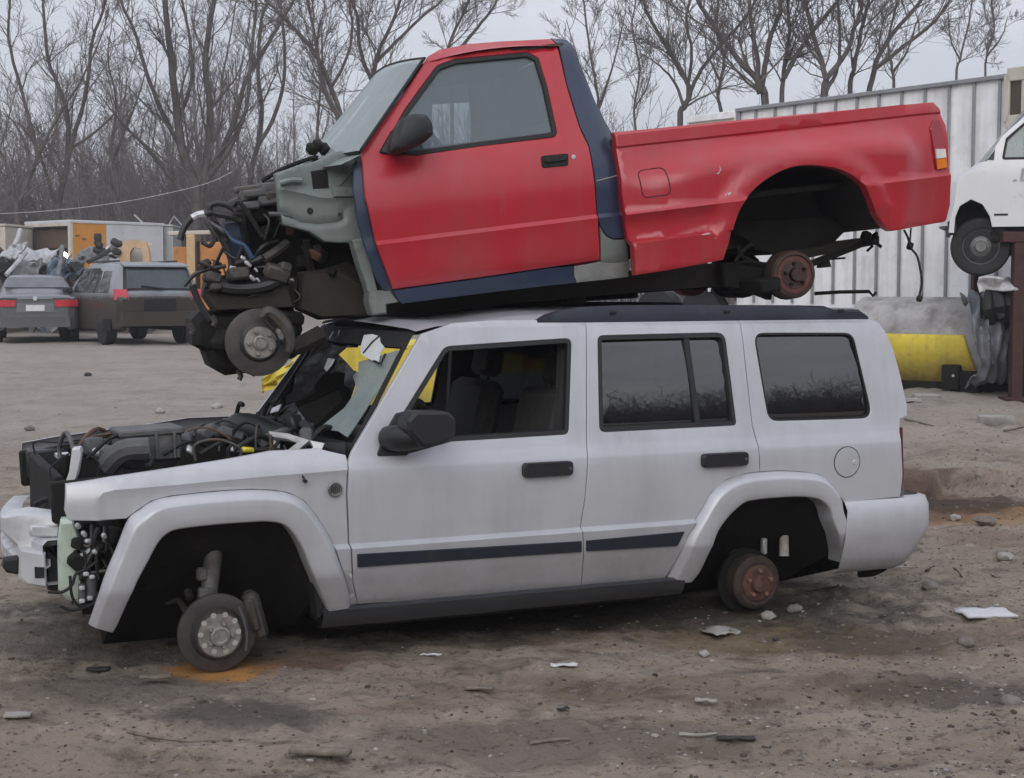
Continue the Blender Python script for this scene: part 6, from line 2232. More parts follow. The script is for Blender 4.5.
for s_ in (-1, 1):
    quad(gs, [(-.01, s_ * .66, .94), (.06, s_ * .93, .94), (.10, s_ * .93, 1.16), (.05, s_ * .68, 1.16)], REDL, 'tail_lamp', (.06, 0, 0), .008)
    for x in (.95, 3.75): car_wheel(gs, x, s_ * .935, .35, .23, s_)
    for (a, b) in ((.62, 1.25), (1.32, 2.1), (2.18, 3.0)):
        t0 = .10 if a < 1 else 0
        quad(gs, [(a, s_ * .915, 1.09), (b, s_ * .915, 1.09), (b - (.35 if b > 2.5 else 0), s_ * .735, 1.60), (a + t0, s_ * .735, 1.60)], GL_CAR, 'side_window', (0, -s_ * .012, 0))
    MB().tube([(.7, s_ * .62, 1.745), (2.2, s_ * .62, 1.74)], .022, 6).build('roof_bar', BLACKP, gs)
    MB().box((2.95, s_ * 1.03, 1.12), (.12, .2, .15), bev=.03).build('door_mirror', BLACKP, gs)
    MB().box((.55, s_ * .945, .42), (.5, .05, .25), bev=.02).build('mud_flap', DARK, gs)
quad(gs, [(-.10, -.88, .40), (-.10, .88, .40), (-.08, .86, .70), (-.08, -.86, .70)], GREYSUV, 'rear_bumper', (.16, 0, 0), .04)

# ---- orange and white box truck, its back open to the left
ORANGE = M('orange_paint', (0.55, 0.24, 0.035), rough=0.5, var=0.12, vs=2, dirt=((.3, .15, .05), .12, 3))
WBOX = M('white_box_paint', (0.52, 0.54, 0.56), rough=0.5, var=0.1, vs=2, dirt=((.3, .29, .27), .12, 3))
d_ = 47.0
cor = at(71, 222, d_)
K = Car(cor.x, cor.y, R(50), hz_base(cor.x, cor.y))
HT = cor.z - K.o.z
bt = empty('box_truck', K.o, K.yaw, 'box truck with orange and white side and open dark rear beyond the scrap heap', 'truck')
LB = K.U(163, 232, 0).x
lo = 1.0
MB().slab([(0, 0, lo), (K.U(106, 228, 0).x, 0, lo), (K.U(106, 228, 0).x, 0, HT), (0, 0, HT)], (0, .06, 0), .01).build('orange_panel', ORANGE, bt)
MB().slab([(K.U(106, 228, 0).x + .01, 0, lo), (LB, 0, lo), (LB, 0, HT), (K.U(106, 228, 0).x + .01, 0, HT)], (0, .06, 0), .01).build('white_panel', WBOX, bt)
pu = [K.U(96, 240, 0), K.U(104, 239, 0)]
MB().slab([(pu[0].x, -.01, lo), (pu[1].x + .2, -.01, lo), (pu[1].x + .2, -.01, HT - .75), (pu[0].x, -.01, HT - .75)], (0, .008, 0)).build('lilac_patch', M('lilac_paint', (.33, .33, .46), .5), bt)
m = MB()
for k in range(2):
    x = .22 + k * .24
    m.box((x, -.008, HT - .42 - k * .1), (.15, .01, .06), bev=0)
m.build('side_marking', M('brown_marking', (.22, .09, .02), .6), bt)
MB().box((LB / 2, 1.25, HT + .02), (LB + .12, 2.56, .10), bev=.02).build('box_roof', WBOX, bt)
MB().slab([(0, 2.45, lo), (LB, 2.45, lo), (LB, 2.45, HT), (0, 2.45, HT)], (0, .05, 0)).build('far_panel', WBOX, bt)
MB().box((LB / 2, 1.25, lo), (LB, 2.4, .12)).build('box_floor', DARK, bt)
MB().box((LB - .05, 1.25, (HT + lo) / 2), (.06, 2.4, HT - lo)).build('front_wall', DARK, bt)
MB().box((0.0, .05, (HT + lo) / 2), (.12, .12, HT - lo), bev=.01).box((0, 2.43, (HT + lo) / 2), (.12, .12, HT - lo), bev=.01).box((0, 1.25, HT - .06), (.12, 2.3, .12), bev=.01).build('rear_frame', CREAM, bt)
MB().box((.2, 1.3, HT - .5), (.06, 2.2, .6), bev=.02).build('roller_door', M('brown_wood', (.10, .07, .05), .8), bt)
lp = K.P(65, 246, -.1)
MB().lathe((-.10, .28, HT - 1.05), [(0, .02), (.03, .10), (.06, .13), (.075, .12), (.08, 0)], 16, axis=(-.6, -.8, 0)).build('lit_lamp', M('lamp_glow', (1, .9, .7), .4, emit=((1.0, .86, .60), 6.0)), bt)
MB().box((LB + 1.0, 1.2, 1.2), (1.8, 2.1, 1.6), bev=.15).build('truck_cab', WBOX, bt)
for x in (1.0, LB + 1.2):
    for y in (.1, 2.3):
        MB().lathe((x, y, .48), [(-.12, .3), (-.12, .48), (.12, .48), (.12, .3)], 20).build('wheel', RUBBER, bt)

# more boxes and frames along the back
def boxthing(name, px0, px1, py0, d_, mat, label, cat, depth=2.2, yaw=0.0, lo=.4, extra=None):
    a = at(px0, py0, d_)
    B = Car(a.x, a.y, yaw, hz_base(a.x, a.y))
    r_ = empty(name, B.o, B.yaw, label, cat)
    L_ = B.U(px1, py0, 0).x
    H_ = a.z - B.o.z
    MB().box((L_ / 2, depth / 2, (H_ + lo) / 2), (L_, depth, H_ - lo), bev=.04).build('box_wall', mat, r_)
    MB().box((L_ / 2, depth / 2, H_ + .02), (L_ + .08, depth + .08, .07), bev=.01).build('box_roof', mat, r_)
    n_ = max(3, int(L_ / .5))
    for k in range(n_ + 1):
        MB().box((L_ * k / n_, -.02, (H_ + lo) / 2), (.06, .05, H_ - lo - .1), bev=.01).build('wall_rib', extra or mat, r_)
    for x in (.25 * L_, .75 * L_): MB().box((x, depth / 2, lo / 2), (.3, depth * .9, lo), bev=.02).build('support', DARK, r_)
    return r_, B, L_, H_


SILV = M('silver_box_paint', (.36, .37, .38), .45, .3, var=.15, vs=3)
r_, B, L_, H_ = boxthing('cargo_box', 141, 172, 226, 50, SILV, 'silver ribbed cargo box between the truck and the orange skip', 'cargo box', yaw=R(5))
MB().tube([(0.1, .5, H_), (-.3, .5, H_ + .4)], .03, 6).tube([(.8, .6, H_), (1.0, .6, H_ + .35), (1.3, .6, H_)], .03, 6).build('loose_rods', SILV, r_)
boxthing('cargo_box', -14, 4.5, 225.5, 46, CREAM, 'cream cargo box cut by the left edge', 'cargo box', yaw=R(-4))
ORB = M('orange_skip_paint', (.46, .19, .045), .6, var=.18, vs=3, dirt=((.2, .1, .05), .18, 4))
a = at(173, 246, 44)
B = Car(a.x, a.y, R(3), hz_base(a.x, a.y))
sk_ = empty('orange_skip', B.o, B.yaw, 'orange steel skip with cream corner posts behind the grey SUV', 'skip')
Hs = a.z - B.o.z
Ls = B.U(246, 246, 0).x
for (x0_, x1_, dz) in ((0, B.U(187, 246, 0).x, -.02), (B.U(197, 246, 0).x, Ls, .12)):
    MB().box(((x0_ + x1_) / 2, 1, (Hs + dz) / 2 + .1), (x1_ - x0_, 2.0, Hs + dz - .2), bev=.03).build('skip_side', ORB, sk_)
x0_, x1_ = B.U(187, 246, 0).x, B.U(196, 246, 0).x
MB().box(((x0_ + x1_) / 2, -.05, Hs / 2 + .2), (x1_ - x0_ - .02, .3, Hs + .25), bev=.03).build('corner_post', M('cream_orange', (.52, .36, .19), .6, var=.15), sk_)
MB().box(((x0_ + x1_) / 2 - .05, -.02, Hs + .38), (1.2, .25, .12), (0, -.03, 0), .02).build('top_beam', CREAM, sk_)
MB().box((x1_ + .07, -.05, Hs / 2 + .15), (.08, .1, Hs), bev=.01).build('dark_strip', DARK, sk_)
# pale cab shell standing in the scrap
a = at(119, 239.5, 38)
B = Car(a.x, a.y, R(10), hz_base(a.x, a.y))
H_ = a.z - B.o.z
cs = empty('cab_shell', B.o, B.yaw, 'pale orange door frame of a scrapped cab above the grey SUV', 'cab shell')
x1_ = B.U(151, 240, 0).x
PEACH = M('peach_paint', (.52, .36, .22), .55, var=.15, vs=4)
w0 = x1_ * .16
pts = [(0, .3), (0, H_ - .25), (.08, H_ - .05), (.25, H_), (x1_ - .2, H_), (x1_ - .08, H_ - .1), (x1_ + .08, .3)]
inner = [(x1_ - .10, .3), (x1_ - .22, H_ - .22), (.32, H_ - .2), (.26, H_ - .3), (.26, .3)]
m = MB()
ol, il = pts, inner[::-1]
P_o = [Vector((x, 0, z)) for x, z in pts]
P_i = [Vector((x, 0, z)) for x, z in inner[::-1]]
po = densify(P_o, .2, False); pi_ = densify(P_i, .2, False)


def resample(P, n):
    L_ = [0]
    for a, b in zip(P, P[1:]): L_.append(L_[-1] + (b - a).length)
    out = []
    for k in range(n):
        t = L_[-1] * k / (n - 1)
        for i in range(len(P) - 1):
            if L_[i + 1] >= t - 1e-9:
                f = (t - L_[i]) / max(1e-9, L_[i + 1] - L_[i])
                out.append(P[i].lerp(P[i + 1], f)); break
    return out


A_, B_ = resample(P_o, 24), resample(P_i, 24)
m.grid([A_, B_, [p + Vector((0, .5, 0)) for p in B_], [p + Vector((0, .6, 0)) for p in A_], A_])
m.build('door_frame', PEACH, cs, smooth=30)
MB().box((x1_ * .5, 1.2, H_ * .5), (x1_ * .9, .08, H_ * .95), bev=.02).build('cab_back', CREAM, cs)
MB().box((x1_ * .5, .7, .4), (x1_, 1.2, .5), bev=.05).build('cab_base', DARK, cs)

# ---- scrap heap: a mass of shredded bits, with the bigger pieces as things of their own
SCR = [M('scrap_grey', (.17, .175, .18), .6, .3, var=.4, vs=9), M('scrap_pale', (.42, .43, .44), .55, .1, var=.3, vs=9), M('scrap_dark', (.03, .03, .032), .7, var=.4, vs=9), M('scrap_brown', (.09, .065, .05), .8, var=.4, vs=9), M('scrap_blue', (.10, .13, .17), .5, .2, var=.3, vs=9)]
hp = at(55, 300, 40)
vs, fs, fm = [], [], []
mb = MB()
cnt = 0
for k in range(1100):
    x = rnd.uniform(-4.2, 2.6)
    y = rnd.uniform(-1.6, 2.4)
    h = 2.05 * max(0, 1 - ((x + .9) / 4.4) ** 2) * (1 - .22 * abs(y)) + .15
    z = h * rnd.random() ** .55
    s_ = rnd.choice((.1, .14, .18, .25, .4)) * rnd.uniform(.7, 1.2)
    f0 = len(mb.f)
    mb.box((hp.x + x, hp.y + y, hz_base(hp.x, hp.y) + z), (s_ * rnd.uniform(.6, 1.6), s_ * rnd.uniform(.3, 1), s_ * rnd.uniform(.15, .8)), (rnd.uniform(0, 3), rnd.uniform(0, 3), rnd.uniform(0, 3)), 0, jit=s_ * .18)
    fm += [rnd.choice((0, 0, 1, 2, 2, 3, 4))] * (len(mb.f) - f0)
o = link('scrap_heap', mb.v, mb.f, SCR, None, 20, fm)
tag(o, 'tangled heap of shredded grey scrap behind the parked cars', None, None, 'stuff')


def bent_sheet(px0, py0, px1, py1, d_, mat, label, amp=.12, cat='scrap metal', nm='crushed_sheet', seed=0, tilt=0):
    a, b = at(px0, py0, d_), at(px1, py1, d_)
    rows = []
    for i in range(9):
        row = []
        for k in range(13):
            u, t = i / 8, k / 12
            p = Vector((a.x + (b.x - a.x) * t, d_ + amp * 2.5 * noise.noise(Vector((u * 2, t * 3, seed))) + tilt * u, b.z + (a.z - b.z) * u + amp * noise.noise(Vector((u * 2.4 + 5, t * 3.1, seed)))))
            row.append(p)
        rows.append(row)
    o = MB().grid(rows).build(nm, mat, None, smooth=30)
    s_ = o.modifiers.new('thick', 'SOLIDIFY'); s_.thickness = .03
    return tag(o, label, cat)


bent_sheet(18, 249, 52, 262, 38.4, SCR[1], 'pale crushed car roof on top of the scrap heap', .18, seed=1, tilt=.7)
bent_sheet(0, 244, 18, 258, 38.6, SCR[1], 'white bent panel at the left end of the scrap heap', .15, seed=2, tilt=.8)
bent_sheet(72, 248, 108, 262, 37.8, SCR[0], 'long grey bent fender sloping down on the scrap heap', .22, seed=3, tilt=.9)
bent_sheet(84, 262, 92, 292, 36.8, SCR[1], 'upright cream door skin leaning on the heap beside the grey SUV', .16, seed=4, tilt=.5)
bent_sheet(44, 258, 66, 280, 37.4, SCR[4], 'bluish crushed door low in the scrap heap', .2, seed=5, tilt=.6)
bent_sheet(8, 262, 34, 276, 37.2, SCR[0], 'grey crumpled hood behind the sedan roof', .2, seed=6, tilt=.8)
bent_sheet(100, 244, 122, 256, 38.2, M('scrap_white', (.52, .53, .55), .5), 'white sheet lying beside the pale cab frame', .12, seed=7, tilt=.9)
a = at(103, 244, 38)
m = MB()
for k in range(6): m.box(a + Vector((rnd.uniform(-.15, .4), rnd.uniform(-.1, .1), rnd.uniform(-.2, .05))), (.24, .2, .16), (rnd.random(), rnd.random(), rnd.random()), .05)
m.lathe(a + Vector((-.10, -.1, .16)), [(-.10, .08), (0, .10), (.10, .08)], 12, axis=(0, 0, 1))
tag(m.build('scrap_engine', SCR[2], None), 'black scrapped engine block on top of the heap left of the cab frame', 'engine')
for k, (x0_, y0_, x1_, y1_, lab) in enumerate(((14, 246, 20, 230, 'pale pole sticking up at the left of the heap'), (6, 275, 26, 252, 'long white tube leaning across the left of the heap'), (58, 276, 62, 246, 'grey upright tube in the middle of the heap'), (88, 262, 110, 250, 'dark tube lying near the cab frame'))):
    tag(MB().tube([at(x0_, y0_, 37), at((x0_ + x1_) / 2 + 1, (y0_ + y1_) / 2, 37.3), at(x1_, y1_, 37.6)], .06, 7).build('scrap_tube', SCR[(1, 1, 0, 2)[k]], None), lab, 'metal tube')

P = [at(-5, 214, 44), at(40, 211.5, 44), at(95, 206, 44), at(150, 197, 44), at(205, 184, 44), at(232, 172, 44)]
tag(MB().tube(P, .009, 5, smooth=4).build('overhead_cable', M('pale_cable', (.45, .45, .46), .6), None), 'thin pale overhead cable crossing in front of the woods at left', 'cable')
# ------------------------------------------------------------------ what lies on the dirt
STONE = M('grey_stone', (.17, .15, .135), .9, var=.35, vs=14, bump=.003, bs=60)
STONEL = M('pale_stone', (.30, .285, .265), .9, var=.25, vs=14, bump=.002, bs=60)
WOODM = M('weathered_wood', (.17, .145, .12), .9, var=.35, vs=20, bump=.002, bs=90)
PAPER = M('white_board', (.58, .58, .60), .7, var=.15, dirt=((.3, .27, .24), .15, 20))
DARKBIT = M('dark_scrap_bit', (.03, .027, .025), .7, var=.4)


def rock(c, sx, sy, sz, seed, n=1):
    bm = bmesh.new()
    bmesh.ops.create_icosphere(bm, subdivisions=n, radius=1)
    rz_ = rnd.uniform(0, 6.3)
    for v in bm.verts:
        k = 1 + .35 * noise.noise(v.co * 1.3 + Vector((seed, seed * 2, 0)))
        q = Vector((v.co.x * sx, v.co.y * sy, v.co.z * sz)) * k
        v.co = Vector((q.x * cos(rz_) - q.y * sin(rz_), q.x * sin(rz_) + q.y * cos(rz_), q.z)) + Vector(c)
    r_ = ([v.co.copy() for v in bm.verts], [[v.index for v in f.verts] for f in bm.faces])
    bm.free()
    return r_


def at_dirt(px, py):
    p = at_ground(px, py)
    d = ray(px, py)
    for _ in range(10):
        z = hz(p.x, p.y)
        p = CAM + d * ((z - CAMH) / d.z)
    return p


mb = MB()
fm = []
k = 0
while k < 3800:
    py = 400 + 378 * rnd.random() ** .8
    px = rnd.uniform(-20, 1044)
    w_ = .25 + .75 * sstep(500, 950, px)
    if rnd.random() > w_: continue
    p = at_ground(px, py)
    q = SX.loc(p)
    s_ = rnd.choice((.004, .005, .006, .007, .008, .012)) * rnd.uniform(.6, 1.2) * (1 + .3 * sstep(9, 16, p.y))
    v, f = rock((p.x, p.y, hz(p.x, p.y) + s_ * .1), s_ * rnd.uniform(.8, 1.5), s_ * rnd.uniform(.8, 1.4), s_ * rnd.uniform(.4, .8), k * .37)
    mb.add(v, f)
    fm += [rnd.choice((0, 0, 0, 0, 0, 0, 1, 2, 2, 2))] * len(f)
    k += 1
o = link('gravel', mb.v, mb.f, [STONE, STONEL, M('dark_clod', (.06, .048, .040), .95, var=.3)], None, None, fm)
tag(o, 'small stones and crumbs scattered over the dirt', None, None, 'stuff')


def flat_bit(nm, px, py, l_, w_, h_, rot, mat, label, cat, curl=0.0):
    p = at_dirt(px, py)
    rows = []
    for i in range(5):
        row = []
        for j in range(7):
            x = (j / 6 - .5) * l_ * (1 + .12 * noise.noise(Vector((i * .8, px, 0))))
            y = (i / 4 - .5) * w_ * (1 + .15 * noise.noise(Vector((j * .7, py, 0))))
            X = p.x + x * cos(rot) - y * sin(rot)
            Y = p.y + x * sin(rot) + y * cos(rot)
            row.append(Vector((X, Y, hz_base(X, Y) + (hz(p.x, p.y) - hz_base(p.x, p.y)) + .008 + h_ + curl * noise.noise(Vector((i * .5, j * .5, px))))))
        rows.append(row)
    o = MB().grid(rows).build(nm, mat, None, smooth=40)
    s_ = o.modifiers.new('thick', 'SOLIDIFY'); s_.thickness = max(h_, .006); s_.offset = -1
    return tag(o, label, cat)


flat_bit('white_board', 985, 615, .26, .20, .012, .1, PAPER, 'white board lying on the dirt at the right edge', 'board', .01)
flat_bit('paper_scrap', 720, 634, .15, .15, .008, .5, STONEL, 'pale crumpled paper scrap below the rear drum of the SUV', 'paper', .02)
flat_bit('paper_scrap', 564, 667, .12, .035, .006, -.05, PAPER, 'small pale strip on the dirt below the rear door', 'paper', .01)
flat_bit('paper_scrap', 431, 657, .10, .014, .005, .1, PAPER, 'tiny white scrap on the dirt under the front door', 'paper', .01)
flat_bit('paper_scrap', 706, 708, .09, .03, .008, -.1, STONEL, 'pale scrap on the dirt in the lower middle right', 'paper', .01)
flat_bit('wood_chip', 320, 756, .22, .05, .018, -.16, WOODM, 'flat split piece of wood near the bottom edge', 'wood', .006)
flat_bit('wood_chip', 156, 683, .13, .05, .014, .1, WOODM, 'dark wood chip left of the orange stain', 'wood', .006)
flat_bit('wood_chip', 480, 692, .12, .03, .01, -.1, WOODM, 'small wood chip on bare dirt in the lower middle', 'wood', .006)
flat_bit('wood_chip', 18, 718, .10, .05, .012, .1, STONEL, 'pale chip near the lower left corner', 'stone chip', .006)
flat_bit('metal_bit', 98, 672, .10, .04, .012, .1, DARKBIT, 'dark flat scrap left of the front brake disc', 'scrap metal', .006)
flat_bit('metal_bit', 563, 712, .05, .018, .006, .5, DARKBIT, 'small black bit on the dirt below the pale strip', 'scrap metal', .006)
flat_bit('metal_bit', 736, 741, .14, .03, .008, -.02, DARKBIT, 'thin dark sliver near the bottom edge, right of middle', 'scrap metal', .006)
for (pts, r_, mat, lab, nm) in (
        (((128, 733), (150, 738), (190, 743), (232, 742)), .008, WOODM, 'long thin twig on the dirt at the lower left', 'twig'),
        (((530, 745), (545, 743), (560, 741), (570, 741)), .008, WOODM, 'short twig on the dirt at the bottom middle', 'twig'),
        (((680, 736), (700, 737), (716, 735)), .008, STONEL, 'pale twig at the bottom, right of the short one', 'twig'),
        (((876, 571), (890, 569), (914, 568)), .009, STONEL, 'white rod on the dirt behind the rear bumper', 'rod'),
        (((926, 572), (940, 566), (955, 570), (962, 578)), .008, DARKBIT, 'curled black wire on the dirt right of the bumper', 'wire'),
        (((905, 420), (922, 424), (934, 427)), .012, WOODM, 'thin stick on the dirt beside the tail of the SUV', 'stick'),
        (((1004, 432), (1016, 430), (1024, 428)), .014, WOODM, 'stick right of the concrete block', 'stick')):
    P = [at_dirt(x, y) + Vector((0, 0, r_ * .9)) for x, y in pts]
    tag(MB().tube(P, [r_, r_ * .6], 6, smooth=4).build(nm, mat, None), lab, nm)
for (px, py, s_, mat, lab) in (
        (768, 619, .045, STONEL, 'pale broken lump right under the rear drum'),
        (795, 612, .05, STONE, 'grey stone right of the rear drum on the dirt'),
        (704, 655, .03, STONEL, 'small pale stone below the crumpled paper'),
        (776, 641, .018, DARKBIT, 'dark stone on the dirt right of the paper scrap'),
        (930, 588, .05, STONE, 'grey stone below the rear bumper corner'),
        (965, 645, .05, STONE, 'grey stone below the white board'),
        (655, 676, .015, DARKBIT, 'small dark stone in the lower middle right'),
        (905, 548, .05, STONE, 'stone close behind the rear bumper'),
        (1005, 560, .06, STONEL, 'pale stone at the right edge above the white board'),
        (985, 525, .07, STONE, 'grey lump at the edge of the dug ridge'),
        (955, 520, .05, STONEL, 'pale lump below the dug ridge'),
        (1010, 705, .05, STONE, 'stone in the lower right corner area'),
        (655, 737, .015, STONEL, 'little pale stone near the bottom, right of middle'),
        (88, 375, .06, DARKBIT, 'dark lump far back on the bare dirt at left'),
        (160, 413, .07, STONEL, 'pale lump far back, left of the SUV nose'),
        (217, 408, .08, STONEL, 'whitish lump just behind the SUV hood'),
        (30, 430, .06, STONE, 'grey lump at far left behind the lamp bracket')):
    p = at_dirt(px, py)
    v, f = rock((p.x, p.y, hz(p.x, p.y) + s_ * .35), s_, s_ * .8, s_ * .55, px * .1, 2)
    o = link('stone', v, f, mat, None, 50)
    tag(o, lab, 'stone')
# ------------------------------------------------------------------ ground: one sheet to the horizon
def ground_mat():
    m = bpy.data.materials.new('yard_dirt')
    m.use_nodes = True
    nt = m.node_tree
    nt.nodes.clear()
    L = nt.links.new
    out = nn(nt, 'ShaderNodeOutputMaterial')
    b = nn(nt, 'ShaderNodeBsdfPrincipled', **{'Roughness': 0.9, 'Specular IOR Level': 0.25})
    L(b.outputs[0], out.inputs[0])
    tc = nn(nt, 'ShaderNodeTexCoord')
    P = tc.outputs['Object']

    def noi(s, d=8.0, r=.62, off=(0, 0, 0), sc=(1, 1, 1), dist=0.0):
        mp = nn(nt, 'ShaderNodeMapping')
        mp.inputs['Location'].default_value = off
        mp.inputs['Scale'].default_value = sc
        L(P, mp.inputs[0])
        n = nn(nt, 'ShaderNodeTexNoise', Scale=s, Detail=d, Roughness=r, Distortion=dist)
        L(mp.outputs[0], n.inputs['Vector'])
        return n.outputs['Fac']

    def rng(x, a, b_, c=0.0, d=1.0):
        r_ = nn(nt, 'ShaderNodeMapRange')
        r_.interpolation_type = 'SMOOTHSTEP'
        for i, v in enumerate((a, b_, c, d)): r_.inputs[1 + i].default_value = v
        L(x, r_.inputs[0])
        return r_.outputs[0]

    def mix(f, a, b_, mode='MIX'):
        n = nn(nt, 'ShaderNodeMix', data_type='RGBA', blend_type=mode)
        if isinstance(f, float): n.inputs[0].default_value = f
        else: L(f, n.inputs[0])
        for i, v in ((6, a), (7, b_)):
            if isinstance(v, tuple): n.inputs[i].default_value = rgba(v)
            else: L(v, n.inputs[i])
        return n.outputs[2]

    def mul(a, b_):
        n = nn(nt, 'ShaderNodeMath', operation='MULTIPLY')
        for i, v in ((0, a), (1, b_)):
            if isinstance(v, float): n.inputs[i].default_value = v
            else: L(v, n.inputs[i])
        return n.outputs[0]
    c = mix(rng(noi(.9, 9, .6), .35, .65), GA, GB)
    c = mix(mul(rng(noi(2.3, 9, .68, (4, 1, 0), (1, 1.6, 1)), .50, .68), .75), c, GC)          # damp dark earth
    c = mix(mul(rng(noi(.7, 8, .7, (9, 3, 0), (.6, 1.5, 1)), .52, .66), .55), c, GD)           # brown silt
    c = mix(mul(rng(noi(5.5, 9, .7, (2, 7, 0)), .56, .70), .5), c, GE)                          # pale dry crust
    c = mix(mul(rng(noi(11, 7, .75, (6, 2, 5), (1, 1.3, 1)), .55, .66), .7), c, GC)
    c = mix(mul(rng(noi(26, 6, .7, (1, 2, 5)), .55, .66), .7), c, GC)
    c = mix(mul(rng(noi(60, 4, .7, (3, 2, 5)), .60, .72), .6), c, GE)

    def patch(px, py, r, sx, sy, col, amt, seed, z=0.0):
        nonlocal c
        p = at_ground(px, py)
        mp = nn(nt, 'ShaderNodeMapping', vector_type='POINT')
        mp.inputs['Location'].default_value = (-p.x / sx, -p.y / sy, 0)
        mp.inputs['Scale'].default_value = (1 / sx, 1 / sy, 0)
        L(P, mp.inputs[0])
        ln = nn(nt, 'ShaderNodeVectorMath', operation='LENGTH')
        L(mp.outputs[0], ln.inputs[0])
        ad = nn(nt, 'ShaderNodeMath', operation='MULTIPLY_ADD')
        L(noi(6.0 / r * .5, 7, .7, (seed, 2 * seed, 0)), ad.inputs[0])
        ad.inputs[1].default_value = 1.8
        L(ln.outputs['Value'], ad.inputs[2])
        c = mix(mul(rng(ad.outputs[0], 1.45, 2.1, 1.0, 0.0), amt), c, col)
    patch(216, 671, .4, .27, .20, (.56, .28, .085), .95, 3)
    patch(285, 662, .5, .5, .16, (.16, .08, .04), .5, 5)
    patch(1000, 490, .8, 1.0, .55, (.30, .18, .075), .7, 7)
    patch(905, 478, .8, .9, .9, (.10, .05, .035), .7, 9)
    patch(955, 507, .8, .9, .35, (.045, .03, .022), .8, 11)  # shade below the dug edge, painted onto the dirt
    patch(780, 640, .7, .7, .4, (.17, .12, .06), .6, 13)
    patch(945, 690, .5, .6, .3, (.06, .05, .045), .7, 15)
    patch(870, 640, .5, .5, .3, (.06, .05, .045), .6, 17)
    patch(245, 715, .5, .4, .22, (.055, .048, .045), .7, 19)
    patch(560, 740, .7, .9, .3, (.08, .065, .055), .5, 21)
    patch(120, 690, .7, .6, .3, (.075, .062, .055), .5, 23)
    patch(480, 612, .9, 2.6, .55, (.030, .025, .022), .85, 25)  # shade under the SUV, painted into the dirt colour
    patch(90, 640, .9, 1.0, .4, (.08, .068, .06), .5, 27)
    patch(700, 690, .8, 1.2, .3, (.12, .085, .055), .5, 29)
    # the yard farther out is drier, paler grit
    sp = nn(nt, 'ShaderNodeSeparateXYZ')
    L(P, sp.inputs[0])
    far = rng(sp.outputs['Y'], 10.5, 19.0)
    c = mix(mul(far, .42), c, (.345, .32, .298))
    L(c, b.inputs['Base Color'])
    rr = rng(noi(2.3, 9, .68, (4, 1, 0), (1, 1.6, 1)), .50, .68, .95, .62)
    L(rr, b.inputs['Roughness'])
    h = nn(nt, 'ShaderNodeMath', operation='ADD')
    L(mul(noi(34, 8, .7, (2, 2, 2)), .018), h.inputs[0])
    L(mul(noi(140, 5, .7, (5, 2, 2)), .005), h.inputs[1])
    bp = nn(nt, 'ShaderNodeBump', Strength=1.0, Distance=1.0)
    L(h.outputs[0], bp.inputs['Height'])
    L(bp.outputs[0], b.inputs['Normal'])
    return m


GA, GB, GC, GD, GE = (.252, .211, .170), (.325, .277, .230), (.058, .045, .035), (.168, .118, .078), (.46, .41, .355)
cols = []
a = -pi
while a < pi - 1e-6:
    cols.append(a)
    da = abs(a - 0.0)
    a += R(.125) if da < R(21.5) else (R(1.0) if da < R(32) else R(6))
rads = [0.0]
r_ = .6
while r_ < 420:
    rads.append(r_)
    r_ *= 1.05 if r_ < 4 else (1.0042 if r_ < 14 else (1.012 if r_ < 32 else (1.04 if r_ < 90 else 1.35)))
n = len(cols)
vs, fs = [Vector((0, 0, hz(0, .01)))], []
for r_ in rads[1:]:
    for a in cols:
        x, y = r_ * sin(a), r_ * cos(a)
        vs.append(Vector((x, y, hz(x, y))))
for k in range(n):
    fs.append((0, 1 + (k + 1) % n, 1 + k))
for i in range(len(rads) - 2):
    for k in range(n):
        k2 = (k + 1) % n
        fs.append((1 + i * n + k, 1 + i * n + k2, 1 + (i + 1) * n + k2, 1 + (i + 1) * n + k))
hzm = bpy.data.materials.new('thin_haze')
hzm.use_nodes = True
hn = hzm.node_tree
hn.nodes.clear()
ho = nn(hn, 'ShaderNodeOutputMaterial')
hv = nn(hn, 'ShaderNodeVolumePrincipled', **{'Color': (.93, .95, 1.0, 1), 'Density': 0.0014, 'Anisotropy': 0.2})
hn.links.new(hv.outputs[0], ho.inputs['Volume'])
hb = MB().box((0, 0, 14), (1000, 1000, 32), bev=0).build('haze', hzm, None)
tag(hb, 'thin grey winter haze over the yard', None, None, 'stuff')
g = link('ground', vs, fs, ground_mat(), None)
g.data.shade_smooth()
tag(g, 'bare rutted dirt of the scrap yard with damp stains and painted-in shade', None, None, 'structure')

# ------------------------------------------------------------------ light
SUN_EL, SUN_AZ = R(27), R(188)     # azimuth clockwise from +Y
w = bpy.data.worlds.new('World')
SC.world = w
w.use_nodes = True
nt = w.node_tree
nt.nodes.clear()
L = nt.links.new
out = nn(nt, 'ShaderNodeOutputWorld')
bg = nn(nt, 'ShaderNodeBackground', Strength=0.10)
sky = nt.nodes.new('ShaderNodeTexSky')
sky.sky_type = 'NISHITA'
sky.sun_disc = False
sky.sun_elevation = SUN_EL
sky.sun_rotation = SUN_AZ
sky.air_density = 1.0
sky.dust_density = 3.0
sky.ozone_density = 1.0
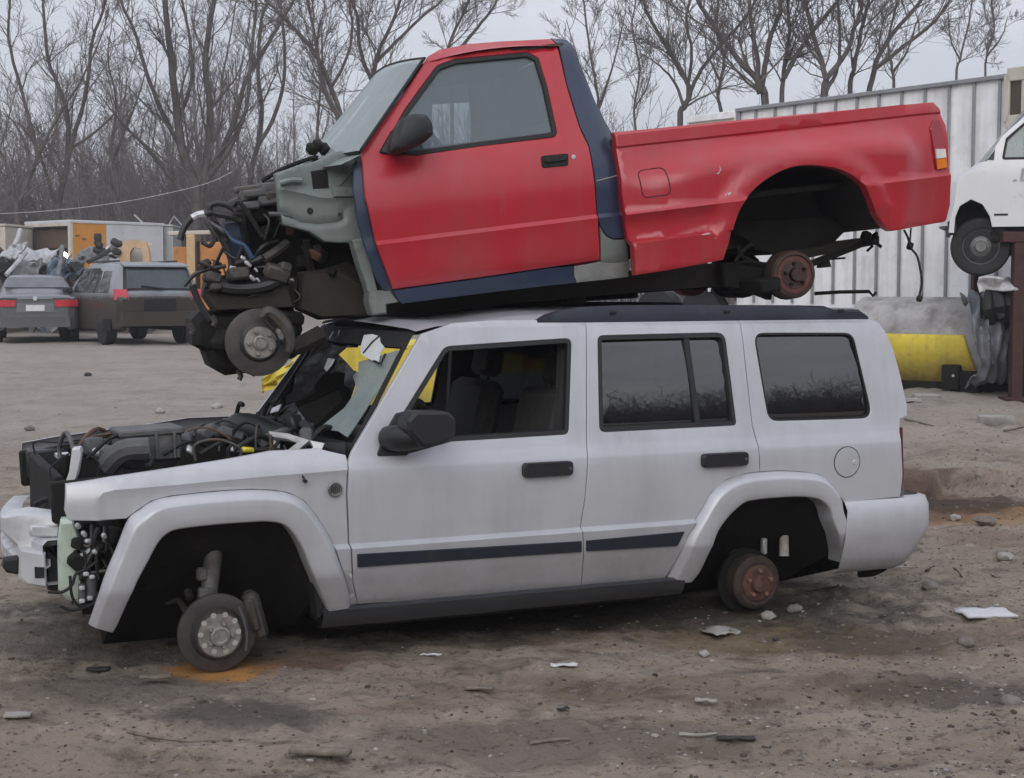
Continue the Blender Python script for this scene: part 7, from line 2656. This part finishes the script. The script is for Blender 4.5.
# the cloud deck: an even grey-lavender veil with soft mottling, a little of the sky's own brightening left in
tc = nn(nt, 'ShaderNodeTexCoord')
mp = nn(nt, 'ShaderNodeMapping')
mp.inputs['Scale'].default_value = (1.0, 1.0, 2.6)
L(tc.outputs['Generated'], mp.inputs[0])
cn = nn(nt, 'ShaderNodeTexNoise', Scale=4.5, Detail=6.0, Roughness=.55, Distortion=.4)
L(mp.outputs[0], cn.inputs['Vector'])
cr = nn(nt, 'ShaderNodeMapRange')
for i, v in enumerate((.30, .70, 0.0, 1.0)): cr.inputs[1 + i].default_value = v
L(cn.outputs['Fac'], cr.inputs[0])
cm = nn(nt, 'ShaderNodeMix', data_type='RGBA')
L(cr.outputs[0], cm.inputs[0])
cm.inputs[6].default_value = (5.9, 6.1, 6.85, 1)
cm.inputs[7].default_value = (7.7, 7.9, 8.6, 1)
sm = nn(nt, 'ShaderNodeMix', data_type='RGBA')
sm.inputs[0].default_value = 0.90
L(sky.outputs[0], sm.inputs[6])
L(cm.outputs[2], sm.inputs[7])
# an overcast dome is brighter overhead than at the horizon
sz = nn(nt, 'ShaderNodeSeparateXYZ')
L(tc.outputs['Generated'], sz.inputs[0])
zr = nn(nt, 'ShaderNodeMapRange')
for i, v in enumerate((0.06, .8, .98, 1.55)): zr.inputs[1 + i].default_value = v
L(sz.outputs['Z'], zr.inputs[0])
vm = nn(nt, 'ShaderNodeVectorMath', operation='SCALE')
L(sm.outputs[2], vm.inputs[0])
L(zr.outputs[0], vm.inputs['Scale'])
L(vm.outputs[0], bg.inputs['Color'])
L(bg.outputs[0], out.inputs[0])
sd = bpy.data.lights.new('sun', 'SUN')
sd.energy = 1.25
sd.angle = R(50)
sd.color = (1.0, .97, .93)
so = bpy.data.objects.new('sun', sd)
COL.objects.link(so)
# direction towards the sun for azimuth az: (sin az, cos az)
dv = Vector((sin(SUN_AZ) * cos(SUN_EL), cos(SUN_AZ) * cos(SUN_EL), sin(SUN_EL)))
so.rotation_euler = dv.to_track_quat('Z', 'Y').to_euler()
so.location = (0, -5, 30)
SC.view_settings.view_transform = 'Standard'
SC.view_settings.look = 'None'
SC.view_settings.exposure = 0.0
SC.view_settings.gamma = 1.0
SC.view_settings.use_curve_mapping = False
SC.cycles.max_bounces = 7
SC.cycles.transparent_max_bounces = 16
SC.cycles.use_denoising = True

# things of one kind share a group
GROUPS = {'stone': 'stones lying on the dirt', 'paper': 'paper scraps on the dirt', 'wood': 'wood chips on the dirt', 'twig': 'twigs on the dirt', 'stick': 'sticks on the dirt',
          'scrap metal': 'loose pieces of scrap metal', 'metal tube': 'tubes sticking out of the scrap heap', 'concrete slab': 'concrete slabs on the dirt', 'trailer': 'box trailers behind the pickup', 'cargo box': 'cargo boxes at the back of the yard'}
for o in SC.objects:
    if o.parent is None and o.get('category') in GROUPS and 'group' not in o:
        o['group'] = GROUPS[o['category']]
